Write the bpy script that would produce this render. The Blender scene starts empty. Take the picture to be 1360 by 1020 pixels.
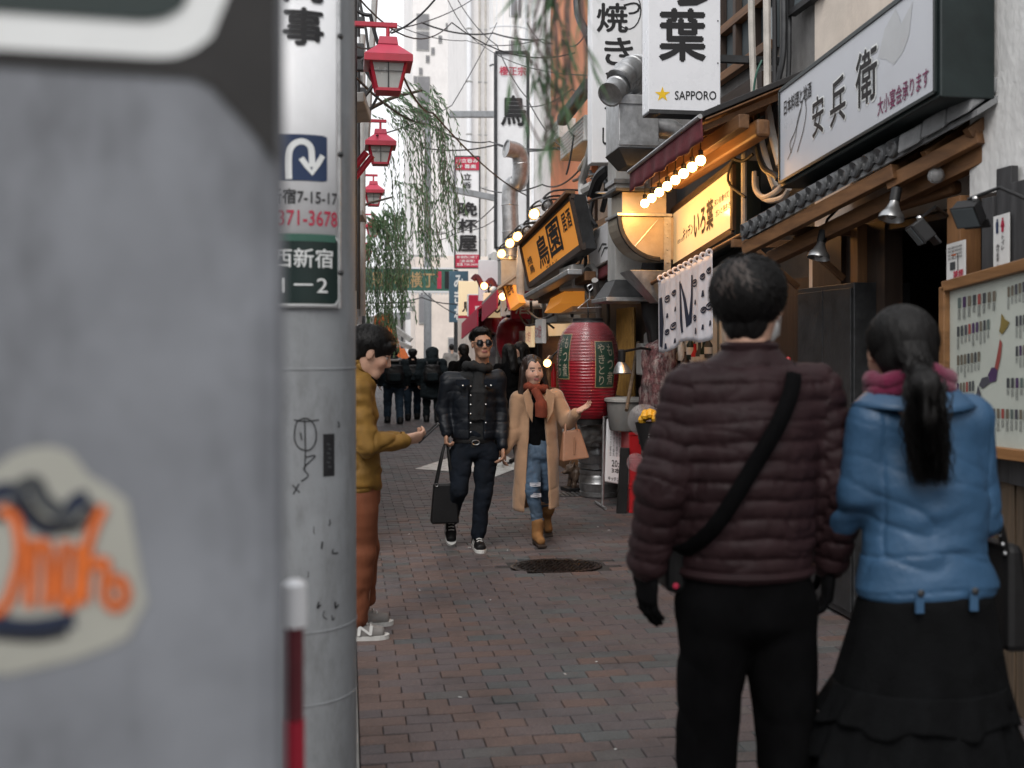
import bpy, bmesh, math, random
import numpy as np
from mathutils import Vector as V, Matrix, noise as mnoise
from math import sin, cos, pi, radians, sqrt, atan2
random.seed(7); np.random.seed(7)
SC = bpy.context.scene
COL = SC.collection
# ---------------------------------------------------------------- camera, sky, sun, exposure
F = 1400.0            # focal length in photo pixels (photo is 1360 wide)
HOR = 457.0           # row of the street's vanishing line
VPX = 462.0           # column of the street's vanishing point
CAMZ = 1.6
PSI = math.atan((680 - VPX) / F)
cam = bpy.data.cameras.new('camera'); cam_o = bpy.data.objects.new('camera', cam); COL.objects.link(cam_o)
cam.sensor_width = 36; cam.lens = 36 * F / 1360
cam.shift_y = -(510 - HOR) / 1360
cam.clip_start = 0.05; cam.clip_end = 3000
cam_o.location = (0, 0, CAMZ); cam_o.rotation_euler = (pi / 2, 0, -PSI)
cam.dof.use_dof = True; cam.dof.focus_distance = 8.2; cam.dof.aperture_fstop = 2.5; cam.dof.aperture_blades = 9
SC.camera = cam_o
W = bpy.data.worlds.new('World'); SC.world = W; W.use_nodes = True
_n = W.node_tree.nodes; _l = W.node_tree.links; _n.clear()
SUN_EL, SUN_ROT = radians(46), radians(208)
_sky = _n.new('ShaderNodeTexSky'); _sky.sky_type = 'NISHITA'; _sky.sun_disc = False
_sky.sun_elevation = SUN_EL; _sky.sun_rotation = SUN_ROT; _sky.dust_density = 4; _sky.air_density = 1.2; _sky.ozone_density = 1
_hs = _n.new('ShaderNodeHueSaturation'); _hs.inputs['Saturation'].default_value = 0.22
_mx = _n.new('ShaderNodeMix'); _mx.data_type = 'RGBA'; _mx.inputs[0].default_value = 0.62
_mx.inputs['B'].default_value = (10.5, 10.6, 10.9, 1)          # even cloud cover over the clear sky
_bg = _n.new('ShaderNodeBackground'); _bg.inputs[1].default_value = 0.15
_wo = _n.new('ShaderNodeOutputWorld')
_l.new(_sky.outputs[0], _hs.inputs['Color']); _l.new(_hs.outputs[0], _mx.inputs['A'])
_l.new(_mx.outputs['Result'], _bg.inputs[0]); _l.new(_bg.outputs[0], _wo.inputs[0])
sun = bpy.data.lights.new('sun', 'SUN'); sun_o = bpy.data.objects.new('sun', sun); COL.objects.link(sun_o)
sun.energy = 1.4; sun.angle = radians(25); sun.color = (1.0, 0.95, 0.9)
sun_o.rotation_euler = (pi / 2 - SUN_EL, 0, pi - SUN_ROT)
SC.view_settings.view_transform = 'Standard'; SC.view_settings.look = 'None'
SC.view_settings.exposure = -0.02; SC.view_settings.gamma = 1.0; SC.view_settings.use_curve_mapping = False
SC.cycles.use_denoising = True
SC.cycles.max_bounces = 6

# ---------------------------------------------------------------- where things stand
def ray(px, py):
    a = (px - 680) / F
    return V((a * cos(PSI) + sin(PSI), -a * sin(PSI) + cos(PSI), (HOR - py) / F))
CO = V((0, 0, CAMZ))
def PX(px, py, X): r = ray(px, py); return CO + r * (X / r.x)
def PY(px, py, Y): r = ray(px, py); return CO + r * (Y / r.y)
def PZ(px, py, Z=0.0): r = ray(px, py); return CO + r * ((Z - CAMZ) / r.z)
def PD(px, py, d): return CO + ray(px, py) * d

# ---------------------------------------------------------------- materials
MATS = {}
def _nt(name):
    m = bpy.data.materials.new(name); m.use_nodes = True; MATS[name] = m
    nt = m.node_tree; nt.nodes.clear()
    o = nt.nodes.new('ShaderNodeOutputMaterial'); b = nt.nodes.new('ShaderNodeBsdfPrincipled')
    nt.links.new(b.outputs[0], o.inputs[0]); return m, nt, b
def rgb(c): return (c[0], c[1], c[2], 1)
def mat(name, c, rough=0.6, metal=0.0, var=0.25, scale=6.0, bump=0.15, bscale=60.0, dirt=None, dirt_amt=0.35,
        stretch=(1, 1, 1), spec=0.5, attr=None, trans=0.0, emit=None, estr=0.0, sheen=0.0, coat=0.0, alpha=1.0, ior=1.45, world=False, dscale=None):
    """base colour with slow colour drift, optional dirt blotches, fine bump"""
    m, nt, b = _nt(name); N = nt.nodes; L = nt.links
    tc = N.new('ShaderNodeTexCoord'); mp = N.new('ShaderNodeMapping'); mp.inputs['Scale'].default_value = stretch
    src = N.new('ShaderNodeNewGeometry').outputs['Position'] if world else tc.outputs['Object']
    L.new(src, mp.inputs[0])
    n1 = N.new('ShaderNodeTexNoise'); n1.inputs['Scale'].default_value = scale; n1.inputs['Detail'].default_value = 6; n1.inputs['Roughness'].default_value = 0.65
    L.new(mp.outputs[0], n1.inputs['Vector'])
    r1 = N.new('ShaderNodeMapRange'); r1.inputs[1].default_value = 0.3; r1.inputs[2].default_value = 0.7
    r1.inputs[3].default_value = 1 - var; r1.inputs[4].default_value = 1 + var * 0.6
    L.new(n1.outputs[0], r1.inputs[0])
    mul = N.new('ShaderNodeVectorMath'); mul.operation = 'SCALE'
    if attr:
        at = N.new('ShaderNodeAttribute'); at.attribute_name = attr; L.new(at.outputs['Color'], mul.inputs[0])
    else:
        mul.inputs[0].default_value = c[:3]
    L.new(r1.outputs[0], mul.inputs['Scale'])
    out = mul.outputs[0]
    if dirt:
        n2 = N.new('ShaderNodeTexNoise'); n2.inputs['Scale'].default_value = dscale or scale * 0.6; n2.inputs['Detail'].default_value = 9; n2.inputs['Roughness'].default_value = 0.75
        mp2 = N.new('ShaderNodeMapping'); mp2.inputs['Scale'].default_value = (1, 1, 0.35); mp2.inputs['Location'].default_value = (3.1, 1.7, 5.3)
        L.new(src, mp2.inputs[0]); L.new(mp2.outputs[0], n2.inputs['Vector'])
        r2 = N.new('ShaderNodeMapRange'); r2.inputs[1].default_value = 0.48; r2.inputs[2].default_value = 0.72; r2.inputs[4].default_value = dirt_amt
        L.new(n2.outputs[0], r2.inputs[0])
        mx = N.new('ShaderNodeMix'); mx.data_type = 'RGBA'; mx.inputs['B'].default_value = rgb(dirt)
        L.new(r2.outputs[0], mx.inputs[0]); L.new(out, mx.inputs['A']); out = mx.outputs['Result']
    L.new(out, b.inputs['Base Color'])
    r3 = N.new('ShaderNodeMapRange'); r3.inputs[3].default_value = max(0.02, rough - 0.12); r3.inputs[4].default_value = min(1, rough + 0.12)
    L.new(n1.outputs[0], r3.inputs[0]); L.new(r3.outputs[0], b.inputs['Roughness'])
    b.inputs['Metallic'].default_value = metal
    b.inputs['Specular IOR Level'].default_value = spec
    b.inputs['IOR'].default_value = ior
    b.inputs['Transmission Weight'].default_value = trans
    b.inputs['Sheen Weight'].default_value = sheen
    b.inputs['Coat Weight'].default_value = coat
    b.inputs['Alpha'].default_value = alpha
    if emit is not None:
        b.inputs['Emission Color'].default_value = rgb(emit); b.inputs['Emission Strength'].default_value = estr
    if bump > 0:
        n3 = N.new('ShaderNodeTexNoise'); n3.inputs['Scale'].default_value = bscale; n3.inputs['Detail'].default_value = 5
        L.new(mp.outputs[0], n3.inputs['Vector'])
        bp = N.new('ShaderNodeBump'); bp.inputs['Strength'].default_value = bump; bp.inputs['Distance'].default_value = 0.01
        L.new(n3.outputs[0], bp.inputs['Height']); L.new(bp.outputs[0], b.inputs['Normal'])
    return m

def wood(name, c1, c2, axis='z', rough=0.6, scale=14.0):
    m, nt, b = _nt(name); N = nt.nodes; L = nt.links
    tc = N.new('ShaderNodeTexCoord'); mp = N.new('ShaderNodeMapping')
    s = {'x': (0.08, 1, 1), 'y': (1, 0.08, 1), 'z': (1, 1, 0.08)}[axis]; mp.inputs['Scale'].default_value = s
    oi = N.new('ShaderNodeObjectInfo'); ad = N.new('ShaderNodeVectorMath'); ad.operation = 'ADD'
    sc = N.new('ShaderNodeVectorMath'); sc.operation = 'SCALE'; sc.inputs[0].default_value = (7, 5, 3)
    L.new(oi.outputs['Random'], sc.inputs['Scale']); L.new(tc.outputs['Object'], ad.inputs[0]); L.new(sc.outputs[0], ad.inputs[1])
    L.new(ad.outputs[0], mp.inputs[0])
    n = N.new('ShaderNodeTexNoise'); n.inputs['Scale'].default_value = scale; n.inputs['Detail'].default_value = 8; n.inputs['Roughness'].default_value = 0.7
    n.inputs['Distortion'].default_value = 0.6
    L.new(mp.outputs[0], n.inputs['Vector'])
    cr = N.new('ShaderNodeValToRGB'); cr.color_ramp.elements[0].position = 0.3; cr.color_ramp.elements[0].color = rgb(c1)
    cr.color_ramp.elements[1].position = 0.7; cr.color_ramp.elements[1].color = rgb(c2)
    L.new(n.outputs[0], cr.inputs[0])
    mr = N.new('ShaderNodeMapRange'); mr.inputs[3].default_value = 0.75; mr.inputs[4].default_value = 1.25; L.new(oi.outputs['Random'], mr.inputs[0])
    mu = N.new('ShaderNodeVectorMath'); mu.operation = 'SCALE'; L.new(cr.outputs[0], mu.inputs[0]); L.new(mr.outputs[0], mu.inputs['Scale'])
    L.new(mu.outputs[0], b.inputs['Base Color'])
    b.inputs['Roughness'].default_value = rough
    bp = N.new('ShaderNodeBump'); bp.inputs['Strength'].default_value = 0.3; bp.inputs['Distance'].default_value = 0.01
    L.new(n.outputs[0], bp.inputs['Height']); L.new(bp.outputs[0], b.inputs['Normal'])
    return m
def leafmat(name, c):
    m = bpy.data.materials.new(name); m.use_nodes = True; MATS[name] = m; nt = m.node_tree; N = nt.nodes; L = nt.links; N.clear()
    o = N.new('ShaderNodeOutputMaterial'); mx = N.new('ShaderNodeMixShader'); mx.inputs[0].default_value = .5
    d = N.new('ShaderNodeBsdfPrincipled'); d.inputs['Roughness'].default_value = .5; tr = N.new('ShaderNodeBsdfTranslucent')
    tc = N.new('ShaderNodeTexCoord'); n = N.new('ShaderNodeTexNoise'); n.inputs['Scale'].default_value = 14; n.inputs['Detail'].default_value = 4; L.new(tc.outputs['Object'], n.inputs['Vector'])
    r = N.new('ShaderNodeMapRange'); r.inputs[1].default_value = .3; r.inputs[2].default_value = .7; r.inputs[3].default_value = .55; r.inputs[4].default_value = 1.4; L.new(n.outputs[0], r.inputs[0])
    v = N.new('ShaderNodeVectorMath'); v.operation = 'SCALE'; v.inputs[0].default_value = c; L.new(r.outputs[0], v.inputs['Scale'])
    L.new(v.outputs[0], d.inputs['Base Color']); L.new(v.outputs[0], tr.inputs[0]); L.new(d.outputs[0], mx.inputs[1]); L.new(tr.outputs[0], mx.inputs[2]); L.new(mx.outputs[0], o.inputs[0]); return m
def emis(name, c, s):
    m, nt, b = _nt(name); b.inputs['Base Color'].default_value = rgb(c); b.inputs['Emission Color'].default_value = rgb(c)
    b.inputs['Emission Strength'].default_value = s; return m

# ---------------------------------------------------------------- meshes
class MB:
    def __init__(s): s.v = []; s.f = []; s.c = None
    def add(s, vs, fs):
        o = len(s.v); s.v += [tuple(p) for p in vs]; s.f += [tuple(i + o for i in q) for q in fs]; return s
    def hexa(s, p):      # p: four bottom (ccw), four top
        return s.add(p, [(0, 3, 2, 1), (4, 5, 6, 7), (0, 1, 5, 4), (1, 2, 6, 5), (2, 3, 7, 6), (3, 0, 4, 7)])
    def box(s, c, d, R=None):
        x, y, z = d[0] / 2, d[1] / 2, d[2] / 2
        p = [V(q) for q in ((-x, -y, -z), (x, -y, -z), (x, y, -z), (-x, y, -z), (-x, -y, z), (x, -y, z), (x, y, z), (-x, y, z))]
        if R is not None: p = [R @ q for q in p]
        return s.hexa([q + V(c) for q in p])
    def bx(s, a, b):     # corner to corner
        return s.box([(a[i] + b[i]) / 2 for i in range(3)], [abs(b[i] - a[i]) for i in range(3)])
    def beam(s, a, b, w, h, up=(0, 0, 1)):
        a = V(a); b = V(b); d = (b - a).normalized(); u = V(up); sd = d.cross(u)
        if sd.length < 1e-4: sd = V((1, 0, 0))
        sd.normalize(); u = sd.cross(d)
        q = [a - sd * w / 2 - u * h / 2, a + sd * w / 2 - u * h / 2, b + sd * w / 2 - u * h / 2, b - sd * w / 2 - u * h / 2]
        return s.hexa(q + [p + u * h for p in q])
    def slab(s, bl, br, tr, tl, dv):     # quad front face given thickness along dv (away from the front)
        bl, br, tr, tl, dv = V(bl), V(br), V(tr), V(tl), V(dv)
        return s.add([bl, br, tr, tl, bl + dv, br + dv, tr + dv, tl + dv],
                     [(0, 1, 2, 3), (4, 7, 6, 5), (0, 4, 5, 1), (1, 5, 6, 2), (2, 6, 7, 3), (3, 7, 4, 0)])
    def tube(s, pts, r, n=8, cap=True):
        pts = [V(p) for p in pts]; m = len(pts)
        rs = [r] * m if not hasattr(r, '__len__') else r
        t0 = (pts[1] - pts[0]).normalized(); u = t0.orthogonal().normalized(); rings = []
        for i in range(m):
            t = (pts[min(i + 1, m - 1)] - pts[max(i - 1, 0)])
            if t.length < 1e-9: t = t0
            t = t.normalized(); u = (u - t * u.dot(t))
            if u.length < 1e-6: u = t.orthogonal()
            u.normalize(); w = t.cross(u)
            rings.append([pts[i] + (u * cos(2 * pi * k / n) + w * sin(2 * pi * k / n)) * rs[i] for k in range(n)])
        vs = [p for q in rings for p in q]
        fs = [(i * n + k, i * n + (k + 1) % n, (i + 1) * n + (k + 1) % n, (i + 1) * n + k) for i in range(m - 1) for k in range(n)]
        if cap: fs += [tuple(range(n - 1, -1, -1)), tuple((m - 1) * n + k for k in range(n))]
        return s.add(vs, fs)
    def lathe(s, prof, c=(0, 0, 0), n=24, axis=(0, 0, 1), sq=(1, 1)):    # prof: (r, h)
        ax = V(axis).normalized(); u = ax.orthogonal().normalized()
        if abs(ax.z) > 0.99: u = V((1, 0, 0))
        w = ax.cross(u); c = V(c); vs = []
        for r, h in prof:
            vs += [c + ax * h + (u * cos(2 * pi * k / n) * sq[0] + w * sin(2 * pi * k / n) * sq[1]) * r for k in range(n)]
        m = len(prof)
        fs = [(i * n + k, i * n + (k + 1) % n, (i + 1) * n + (k + 1) % n, (i + 1) * n + k) for i in range(m - 1) for k in range(n)]
        if prof[0][0] > 1e-5: fs.append(tuple(range(n - 1, -1, -1)))
        if prof[-1][0] > 1e-5: fs.append(tuple((m - 1) * n + k for k in range(n)))
        return s.add(vs, fs)
    def ball(s, c, r, n=12, sc=(1, 1, 1)):
        c = V(c); vs = []; m = n // 2 + 1
        for i in range(m):
            th = pi * i / (m - 1)
            for k in range(n):
                vs.append(c + V((sin(th) * cos(2 * pi * k / n) * sc[0], sin(th) * sin(2 * pi * k / n) * sc[1], cos(th) * sc[2])) * r)
        return s.add(vs, [(i * n + k, (i + 1) * n + k, (i + 1) * n + (k + 1) % n, i * n + (k + 1) % n) for i in range(m - 1) for k in range(n)])
    def prism(s, poly, dv):       # poly: 3-D planar loop
        poly = [V(p) for p in poly]; dv = V(dv); n = len(poly)
        return s.add(poly + [p + dv for p in poly], [tuple(range(n)), tuple(range(2 * n - 1, n - 1, -1))] +
                     [(i, i + n, (i + 1) % n + n, (i + 1) % n) for i in range(n)])
    def grid(s, fn, nu, nv):
        vs = [fn(i / nu, j / nv) for j in range(nv + 1) for i in range(nu + 1)]
        return s.add(vs, [(j * (nu + 1) + i, j * (nu + 1) + i + 1, (j + 1) * (nu + 1) + i + 1, (j + 1) * (nu + 1) + i) for j in range(nv) for i in range(nu)])
    def build(s, name, m, parent=None, smooth=False, bevel=0.0, origin=None, solid=0.0, colors=None, fix=True):
        me = bpy.data.meshes.new(name)
        off = V((0, 0, 0))
        if parent is not None: off = WORLD.get(parent.name, V((0, 0, 0)))
        elif origin is not None: off = V(origin)
        me.from_pydata([V(p) - off for p in s.v], [], s.f)
        if fix:
            bm = bmesh.new(); bm.from_mesh(me); bmesh.ops.remove_doubles(bm, verts=bm.verts, dist=1e-6) if not colors else None
            bmesh.ops.recalc_face_normals(bm, faces=bm.faces); bm.to_mesh(me); bm.free()
        if colors:
            at = me.color_attributes.new('Col', 'FLOAT_COLOR', 'POINT')
            at.data.foreach_set('color', np.array([list(c) + [1] for c in colors], dtype=np.float32).ravel())
        return link(me, name, m, parent, smooth, bevel, off, solid)
WORLD = {}
def link(me, name, m, parent=None, smooth=False, bevel=0.0, off=V((0, 0, 0)), solid=0.0):
    o = bpy.data.objects.new(name, me); COL.objects.link(o)
    if isinstance(m, (list, tuple)):
        for q in m: me.materials.append(MATS[q] if isinstance(q, str) else q)
    else: me.materials.append(MATS[m] if isinstance(m, str) else m)
    if smooth:
        me.polygons.foreach_set('use_smooth', [True] * len(me.polygons))
        if smooth != 'all':
            try: me.set_sharp_from_angle(angle=radians(40))
            except Exception: pass
    if solid:
        md = o.modifiers.new('solid', 'SOLIDIFY'); md.thickness = solid; md.offset = 0
    if bevel:
        md = o.modifiers.new('bevel', 'BEVEL'); md.width = bevel; md.segments = 2; md.limit_method = 'ANGLE'; md.angle_limit = radians(40)
        md.harden_normals = False
    if parent is not None: o.parent = parent
    else: o.location = off; WORLD[o.name] = V(off)
    if parent is not None: WORLD[o.name] = WORLD.get(parent.name, V((0, 0, 0)))
    return o
def thing(name, label, cat, loc=(0, 0, 0), group=None):
    o = bpy.data.objects.new(name, None); COL.objects.link(o); o.location = loc; WORLD[o.name] = V(loc)
    o.empty_display_size = 0.1
    return tag(o, label, cat, group)
def tag(o, label=None, cat=None, group=None, kind=None):
    if label: o['label'] = label
    if cat: o['category'] = cat
    if group: o['group'] = group
    if kind: o['kind'] = kind
    return o
def copy_tree(o, delta, label=None, parent=None):
    c = o.copy(); COL.objects.link(c); c.parent = parent
    if parent is None: c.location = o.location + V(delta); WORLD[c.name] = WORLD.get(o.name, V((0, 0, 0))) + V(delta)
    if label: c['label'] = label
    for ch in list(o.children): copy_tree(ch, delta, None, c)
    return c

# ---------------------------------------------------------------- lettering
_TXT = {}
def glyphs(s, bold=0.0, shear=0.0, vertical=False):
    key = (s, bold, shear, vertical)
    if key in _TXT: return _TXT[key]
    VV, FF = [], []; y = 0
    for line in (list(s) if vertical else [s]):
        c = bpy.data.curves.new('t', 'FONT'); c.body = line; c.offset = bold; c.shear = shear; c.resolution_u = 3
        o = bpy.data.objects.new('t', c); COL.objects.link(o)
        dg = bpy.context.evaluated_depsgraph_get(); me = bpy.data.meshes.new_from_object(o.evaluated_get(dg))
        n = len(VV); xs = [v.co.x for v in me.vertices] or [0]
        cx = (min(xs) + max(xs)) / 2 if vertical else 0
        VV += [(v.co.x - cx, v.co.y - y) for v in me.vertices]; FF += [tuple(i + n for i in p.vertices) for p in me.polygons]
        bpy.data.objects.remove(o); bpy.data.meshes.remove(me); bpy.data.curves.remove(c); y += 1.0
    x0 = min(p[0] for p in VV); x1 = max(p[0] for p in VV); y0 = min(p[1] for p in VV); y1 = max(p[1] for p in VV)
    VV = [((p[0] - x0) / (x1 - x0), (p[1] - y0) / (y1 - y0)) for p in VV]
    _TXT[key] = (VV, FF); return VV, FF
class Face:
    """a flat sign face: bl, br, tl corners; u,v in 0..1; out = lift direction"""
    def __init__(s, bl, br, tl, tr=None):
        s.bl, s.br, s.tl = V(bl), V(br), V(tl); s.tr = V(tr) if tr is not None else s.br + s.tl - s.bl
        s.n = (s.br - s.bl).cross(s.tl - s.bl).normalized()
    def at(s, u, v, lift=0.0):
        return s.bl * (1 - u) * (1 - v) + s.br * u * (1 - v) + s.tl * (1 - u) * v + s.tr * u * v + s.n * lift
def text(face, s, u0, v0, u1, v1, name, m, parent, bold=0.0, lift=0.003, shear=0.0, vertical=False, fn=None):
    VV, FF = glyphs(s, 0.0, shear, vertical)
    if fn:      # cut into narrow strips so that it can follow a curved surface
        bm = bmesh.new(); vv = [bm.verts.new((p[0], p[1], 0)) for p in VV]
        for q in FF:
            try: bm.faces.new([vv[i] for i in q])
            except ValueError: pass
        n = max(2, int((u1 - u0) / .008))
        for i in range(1, n): bmesh.ops.bisect_plane(bm, geom=bm.verts[:] + bm.edges[:] + bm.faces[:], plane_co=(i / n, 0, 0), plane_no=(1, 0, 0))
        bm.verts.index_update(); VV = [(v.co.x, v.co.y) for v in bm.verts]; FF = [tuple(v.index for v in q.verts) for q in bm.faces]; bm.free()
    b = MB(); nch = max(1, len(s)); kx = bold * .9 / (1 if vertical else nch); ky = bold * .9 / (nch if vertical else 1)
    offs = [(0, 0)] if bold < .004 else [(0, 0), (-kx, 0), (kx, 0), (0, ky), (0, -ky)]
    for i, (ox, oy) in enumerate(offs):
        b.add([(fn or face.at)(u0 + (u1 - u0) * (p[0] + ox), v0 + (v1 - v0) * (p[1] + oy), lift + i * .00025) for p in VV], FF)
    return b.build(name, m, parent, fix=False)
def uvpoly(face, pts, name, m, parent, lift=0.003):
    b = MB(); b.add([face.at(u, v, lift) for u, v in pts], [tuple(range(len(pts)))]); return b.build(name, m, parent, fix=False)
def uvstroke(face, pts, w, name, m, parent, lift=0.003, fn=None, mb=None):
    """brush stroke of width w (in face units scaled by x) through uv points; w may vary per point"""
    at = fn or face.at; ws = w if hasattr(w, '__len__') else [w] * len(pts); L, R = [], []
    sx = (at(.03, .5) - at(0, .5)).length / .03; sy = (at(.5, .53) - at(.5, .5)).length / .03
    for i, p in enumerate(pts):
        a = pts[max(i - 1, 0)]; c = pts[min(i + 1, len(pts) - 1)]
        dx, dy = (c[0] - a[0]) * sx, (c[1] - a[1]) * sy; l = sqrt(dx * dx + dy * dy) + 1e-9
        nx, ny = -dy / l * ws[i] / 2, dx / l * ws[i] / 2
        L.append(at(p[0] + nx / sx, p[1] + ny / sy, lift)); R.append(at(p[0] - nx / sx, p[1] - ny / sy, lift))
    b = mb or MB(); n = len(pts); b.add(L + R, [(i, n + i, n + i + 1, i + 1) for i in range(n - 1)])
    return b if mb else b.build(name, m, parent, fix=False)
def smooth_pts(pts, k=4):
    out = []; n = len(pts); P = [V((p[0], p[1], p[2] if len(p) > 2 else 0)) for p in pts]
    for i in range(n - 1):
        p0, p1, p2, p3 = P[max(i - 1, 0)], P[i], P[i + 1], P[min(i + 2, n - 1)]
        for j in range(k):
            t = j / k
            out.append(0.5 * ((2 * p1) + (p2 - p0) * t + (2 * p0 - 5 * p1 + 4 * p2 - p3) * t * t + (3 * p1 - p0 - 3 * p2 + p3) * t ** 3))
    out.append(P[-1]); return out

# ---------------------------------------------------------------- organic surfaces from distance fields
def _bone(a, b, prof=None, r=None, wd=None, side=(1, 0, 0)):
    """capsule from a to b. r=(ra,rb) round, or prof=[(t,halfwidth,halfdepth)...] with `side` the width axis"""
    a = np.array(a, dtype=np.float32); b = np.array(b, dtype=np.float32); ab = b - a; L2 = float(ab @ ab) + 1e-9; L = L2 ** 0.5
    if prof is None:
        ra, rb = r
        def f(P):
            q = P - a; t = np.clip((q @ ab) / L2, 0, 1)
            return np.sqrt(((q - t[:, None] * ab) ** 2).sum(1)) - (ra + (rb - ra) * t)
        return f
    ts = [p[0] for p in prof]; ws = [p[1] for p in prof]; ds = [p[2] for p in prof]
    w = ab / L; u = np.array(side, dtype=np.float32); u = u - (u @ w) * w; u /= np.linalg.norm(u); v = np.cross(w, u)
    def f(P):
        q = P - a; tt = (q @ ab) / L2; t = np.clip(tt, 0, 1)
        Wd = np.interp(t, ts, ws).astype(np.float32); Dd = np.interp(t, ts, ds).astype(np.float32)
        du = (q @ u) / Wd; dv = (q @ v) / Dd; m = np.minimum(Wd, Dd); dw = (tt - t) * L / (m * 0.6)
        return (np.sqrt(du * du + dv * dv + dw * dw) - 1) * m
    return f
def _ell(c, r, R=None):
    c = np.array(c, dtype=np.float32); r = np.array(r, dtype=np.float32); m = float(r.min())
    Rm = None if R is None else np.array(R, dtype=np.float32)
    def f(P):
        q = P - c
        if Rm is not None: q = q @ Rm
        q = q / r; k = np.sqrt((q * q).sum(1)); k2 = np.sqrt(((q / r) ** 2).sum(1)) + 1e-9
        return k * (k - 1) / k2
    return f
def smin(a, b, k):
    h = np.clip(0.5 + 0.5 * (b - a) / k, 0, 1); return b * (1 - h) + a * h - k * h * (1 - h)
def field(prims, k):
    def f(P):
        d = None
        for p in prims:
            if isinstance(p, tuple):
                op, q, kk = p; e = q(P)
                d = smin(d, e, kk) if op == '+' else (-smin(-d, e, kk) if op == '-' else np.maximum(d, e))
            else:
                e = p(P); d = e if d is None else smin(d, e, k)
        return d
    return f
def nets(f, lo, hi, res):
    lo = np.array(lo, dtype=np.float32); hi = np.array(hi, dtype=np.float32); n = np.ceil((hi - lo) / res).astype(int) + 1
    ax = [lo[i] + res * np.arange(n[i], dtype=np.float32) for i in range(3)]
    G = np.stack(np.meshgrid(*ax, indexing='ij'), -1).reshape(-1, 3)
    d = np.concatenate([f(G[i:i + 200000]) for i in range(0, len(G), 200000)]).reshape(n)
    s = d < 0
    sl = lambda A, o: A[o[0]:n[0] - 1 + o[0], o[1]:n[1] - 1 + o[1], o[2]:n[2] - 1 + o[2]]
    cor = [(i, j, k) for i in (0, 1) for j in (0, 1) for k in (0, 1)]
    cnt = sum(sl(s, c).astype(np.int8) for c in cor); mask = (cnt > 0) & (cnt < 8)
    idx = -np.ones(mask.shape, dtype=np.int64); I = np.argwhere(mask); idx[mask] = np.arange(len(I))
    acc = np.zeros((len(I), 3), dtype=np.float32); num = np.zeros(len(I), dtype=np.float32)
    for c in cor:
        for a in range(3):
            if c[a] == 0:
                e = list(c); e[a] = 1
                d0 = d[I[:, 0] + c[0], I[:, 1] + c[1], I[:, 2] + c[2]]; d1 = d[I[:, 0] + e[0], I[:, 1] + e[1], I[:, 2] + e[2]]
                x = (d0 < 0) != (d1 < 0); t = np.where(x, d0 / np.where(x, d0 - d1, 1), 0)
                p = np.tile(np.array(c, dtype=np.float32), (len(I), 1)); p[:, a] = t
                acc += p * x[:, None]; num += x
    vs = lo + (I + acc / num[:, None]) * res
    fs = []
    for a in range(3):
        b, c = (a + 1) % 3, (a + 2) % 3
        s0 = [slice(None)] * 3; s1 = [slice(None)] * 3; s0[a] = slice(0, -1); s1[a] = slice(1, None)
        E = np.argwhere(s[tuple(s0)] != s[tuple(s1)])
        ok = (E[:, b] > 0) & (E[:, c] > 0) & (E[:, b] < n[b] - 1) & (E[:, c] < n[c] - 1); E = E[ok]
        inside = s[E[:, 0], E[:, 1], E[:, 2]]
        def g(ob, oc):
            q = E.copy(); q[:, b] += ob; q[:, c] += oc; return idx[q[:, 0], q[:, 1], q[:, 2]]
        Q = np.stack([g(-1, -1), g(0, -1), g(0, 0), g(-1, 0)], 1)
        Q[~inside] = Q[~inside][:, ::-1]; fs.append(Q)
    return vs, np.concatenate(fs)
def vnoise(P, seed=0):
    P = np.asarray(P, dtype=np.float64) + seed * 17.31; i = np.floor(P).astype(np.int64); f = P - i; f = f * f * (3 - 2 * f)
    def h(a, b, c):
        n = (a * 73856093) ^ (b * 19349663) ^ (c * 83492791); n = (n ^ (n >> 13)) * 1274126177; return ((n ^ (n >> 16)) & 65535) / 32767.5 - 1
    r = 0
    for a in (0, 1):
        for b in (0, 1):
            for c in (0, 1):
                w = (f[:, 0] if a else 1 - f[:, 0]) * (f[:, 1] if b else 1 - f[:, 1]) * (f[:, 2] if c else 1 - f[:, 2])
                r = r + w * h(i[:, 0] + a, i[:, 1] + b, i[:, 2] + c)
    return r
def organic(chunks, name, m, parent, disp=None, color=None):
    """chunks: (prims, lo, hi, res, k) -> one mesh"""
    VS, FS, off = [], [], 0
    for prims, lo, hi, res, k in chunks:
        v, f = nets(field(prims, k), lo, hi, res); VS.append(v); FS.append(f + off); off += len(v)
    v = np.concatenate(VS); f = np.concatenate(FS)
    me = bpy.data.meshes.new(name)
    me.vertices.add(len(v)); me.vertices.foreach_set('co', v.astype(np.float32).ravel())
    me.loops.add(len(f) * 4); me.loops.foreach_set('vertex_index', f.astype(np.int32).ravel())
    me.polygons.add(len(f)); me.polygons.foreach_set('loop_start', np.arange(0, len(f) * 4, 4, dtype=np.int32))
    me.update(calc_edges=True); me.validate()
    if disp is not None:
        nr = np.empty(len(me.vertices) * 3, dtype=np.float32); me.vertices.foreach_get('normal', nr); nr = nr.reshape(-1, 3)
        v = v + nr * disp(v)[:, None]; me.vertices.foreach_set('co', v.astype(np.float32).ravel()); me.update()
    if color is not None:
        c = np.ones((len(v), 4), dtype=np.float32); c[:, :3] = color(v)
        at = me.color_attributes.new('Col', 'FLOAT_COLOR', 'POINT'); at.data.foreach_set('color', c.ravel())
    o = link(me, name, m, parent, 'all'); return o
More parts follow.
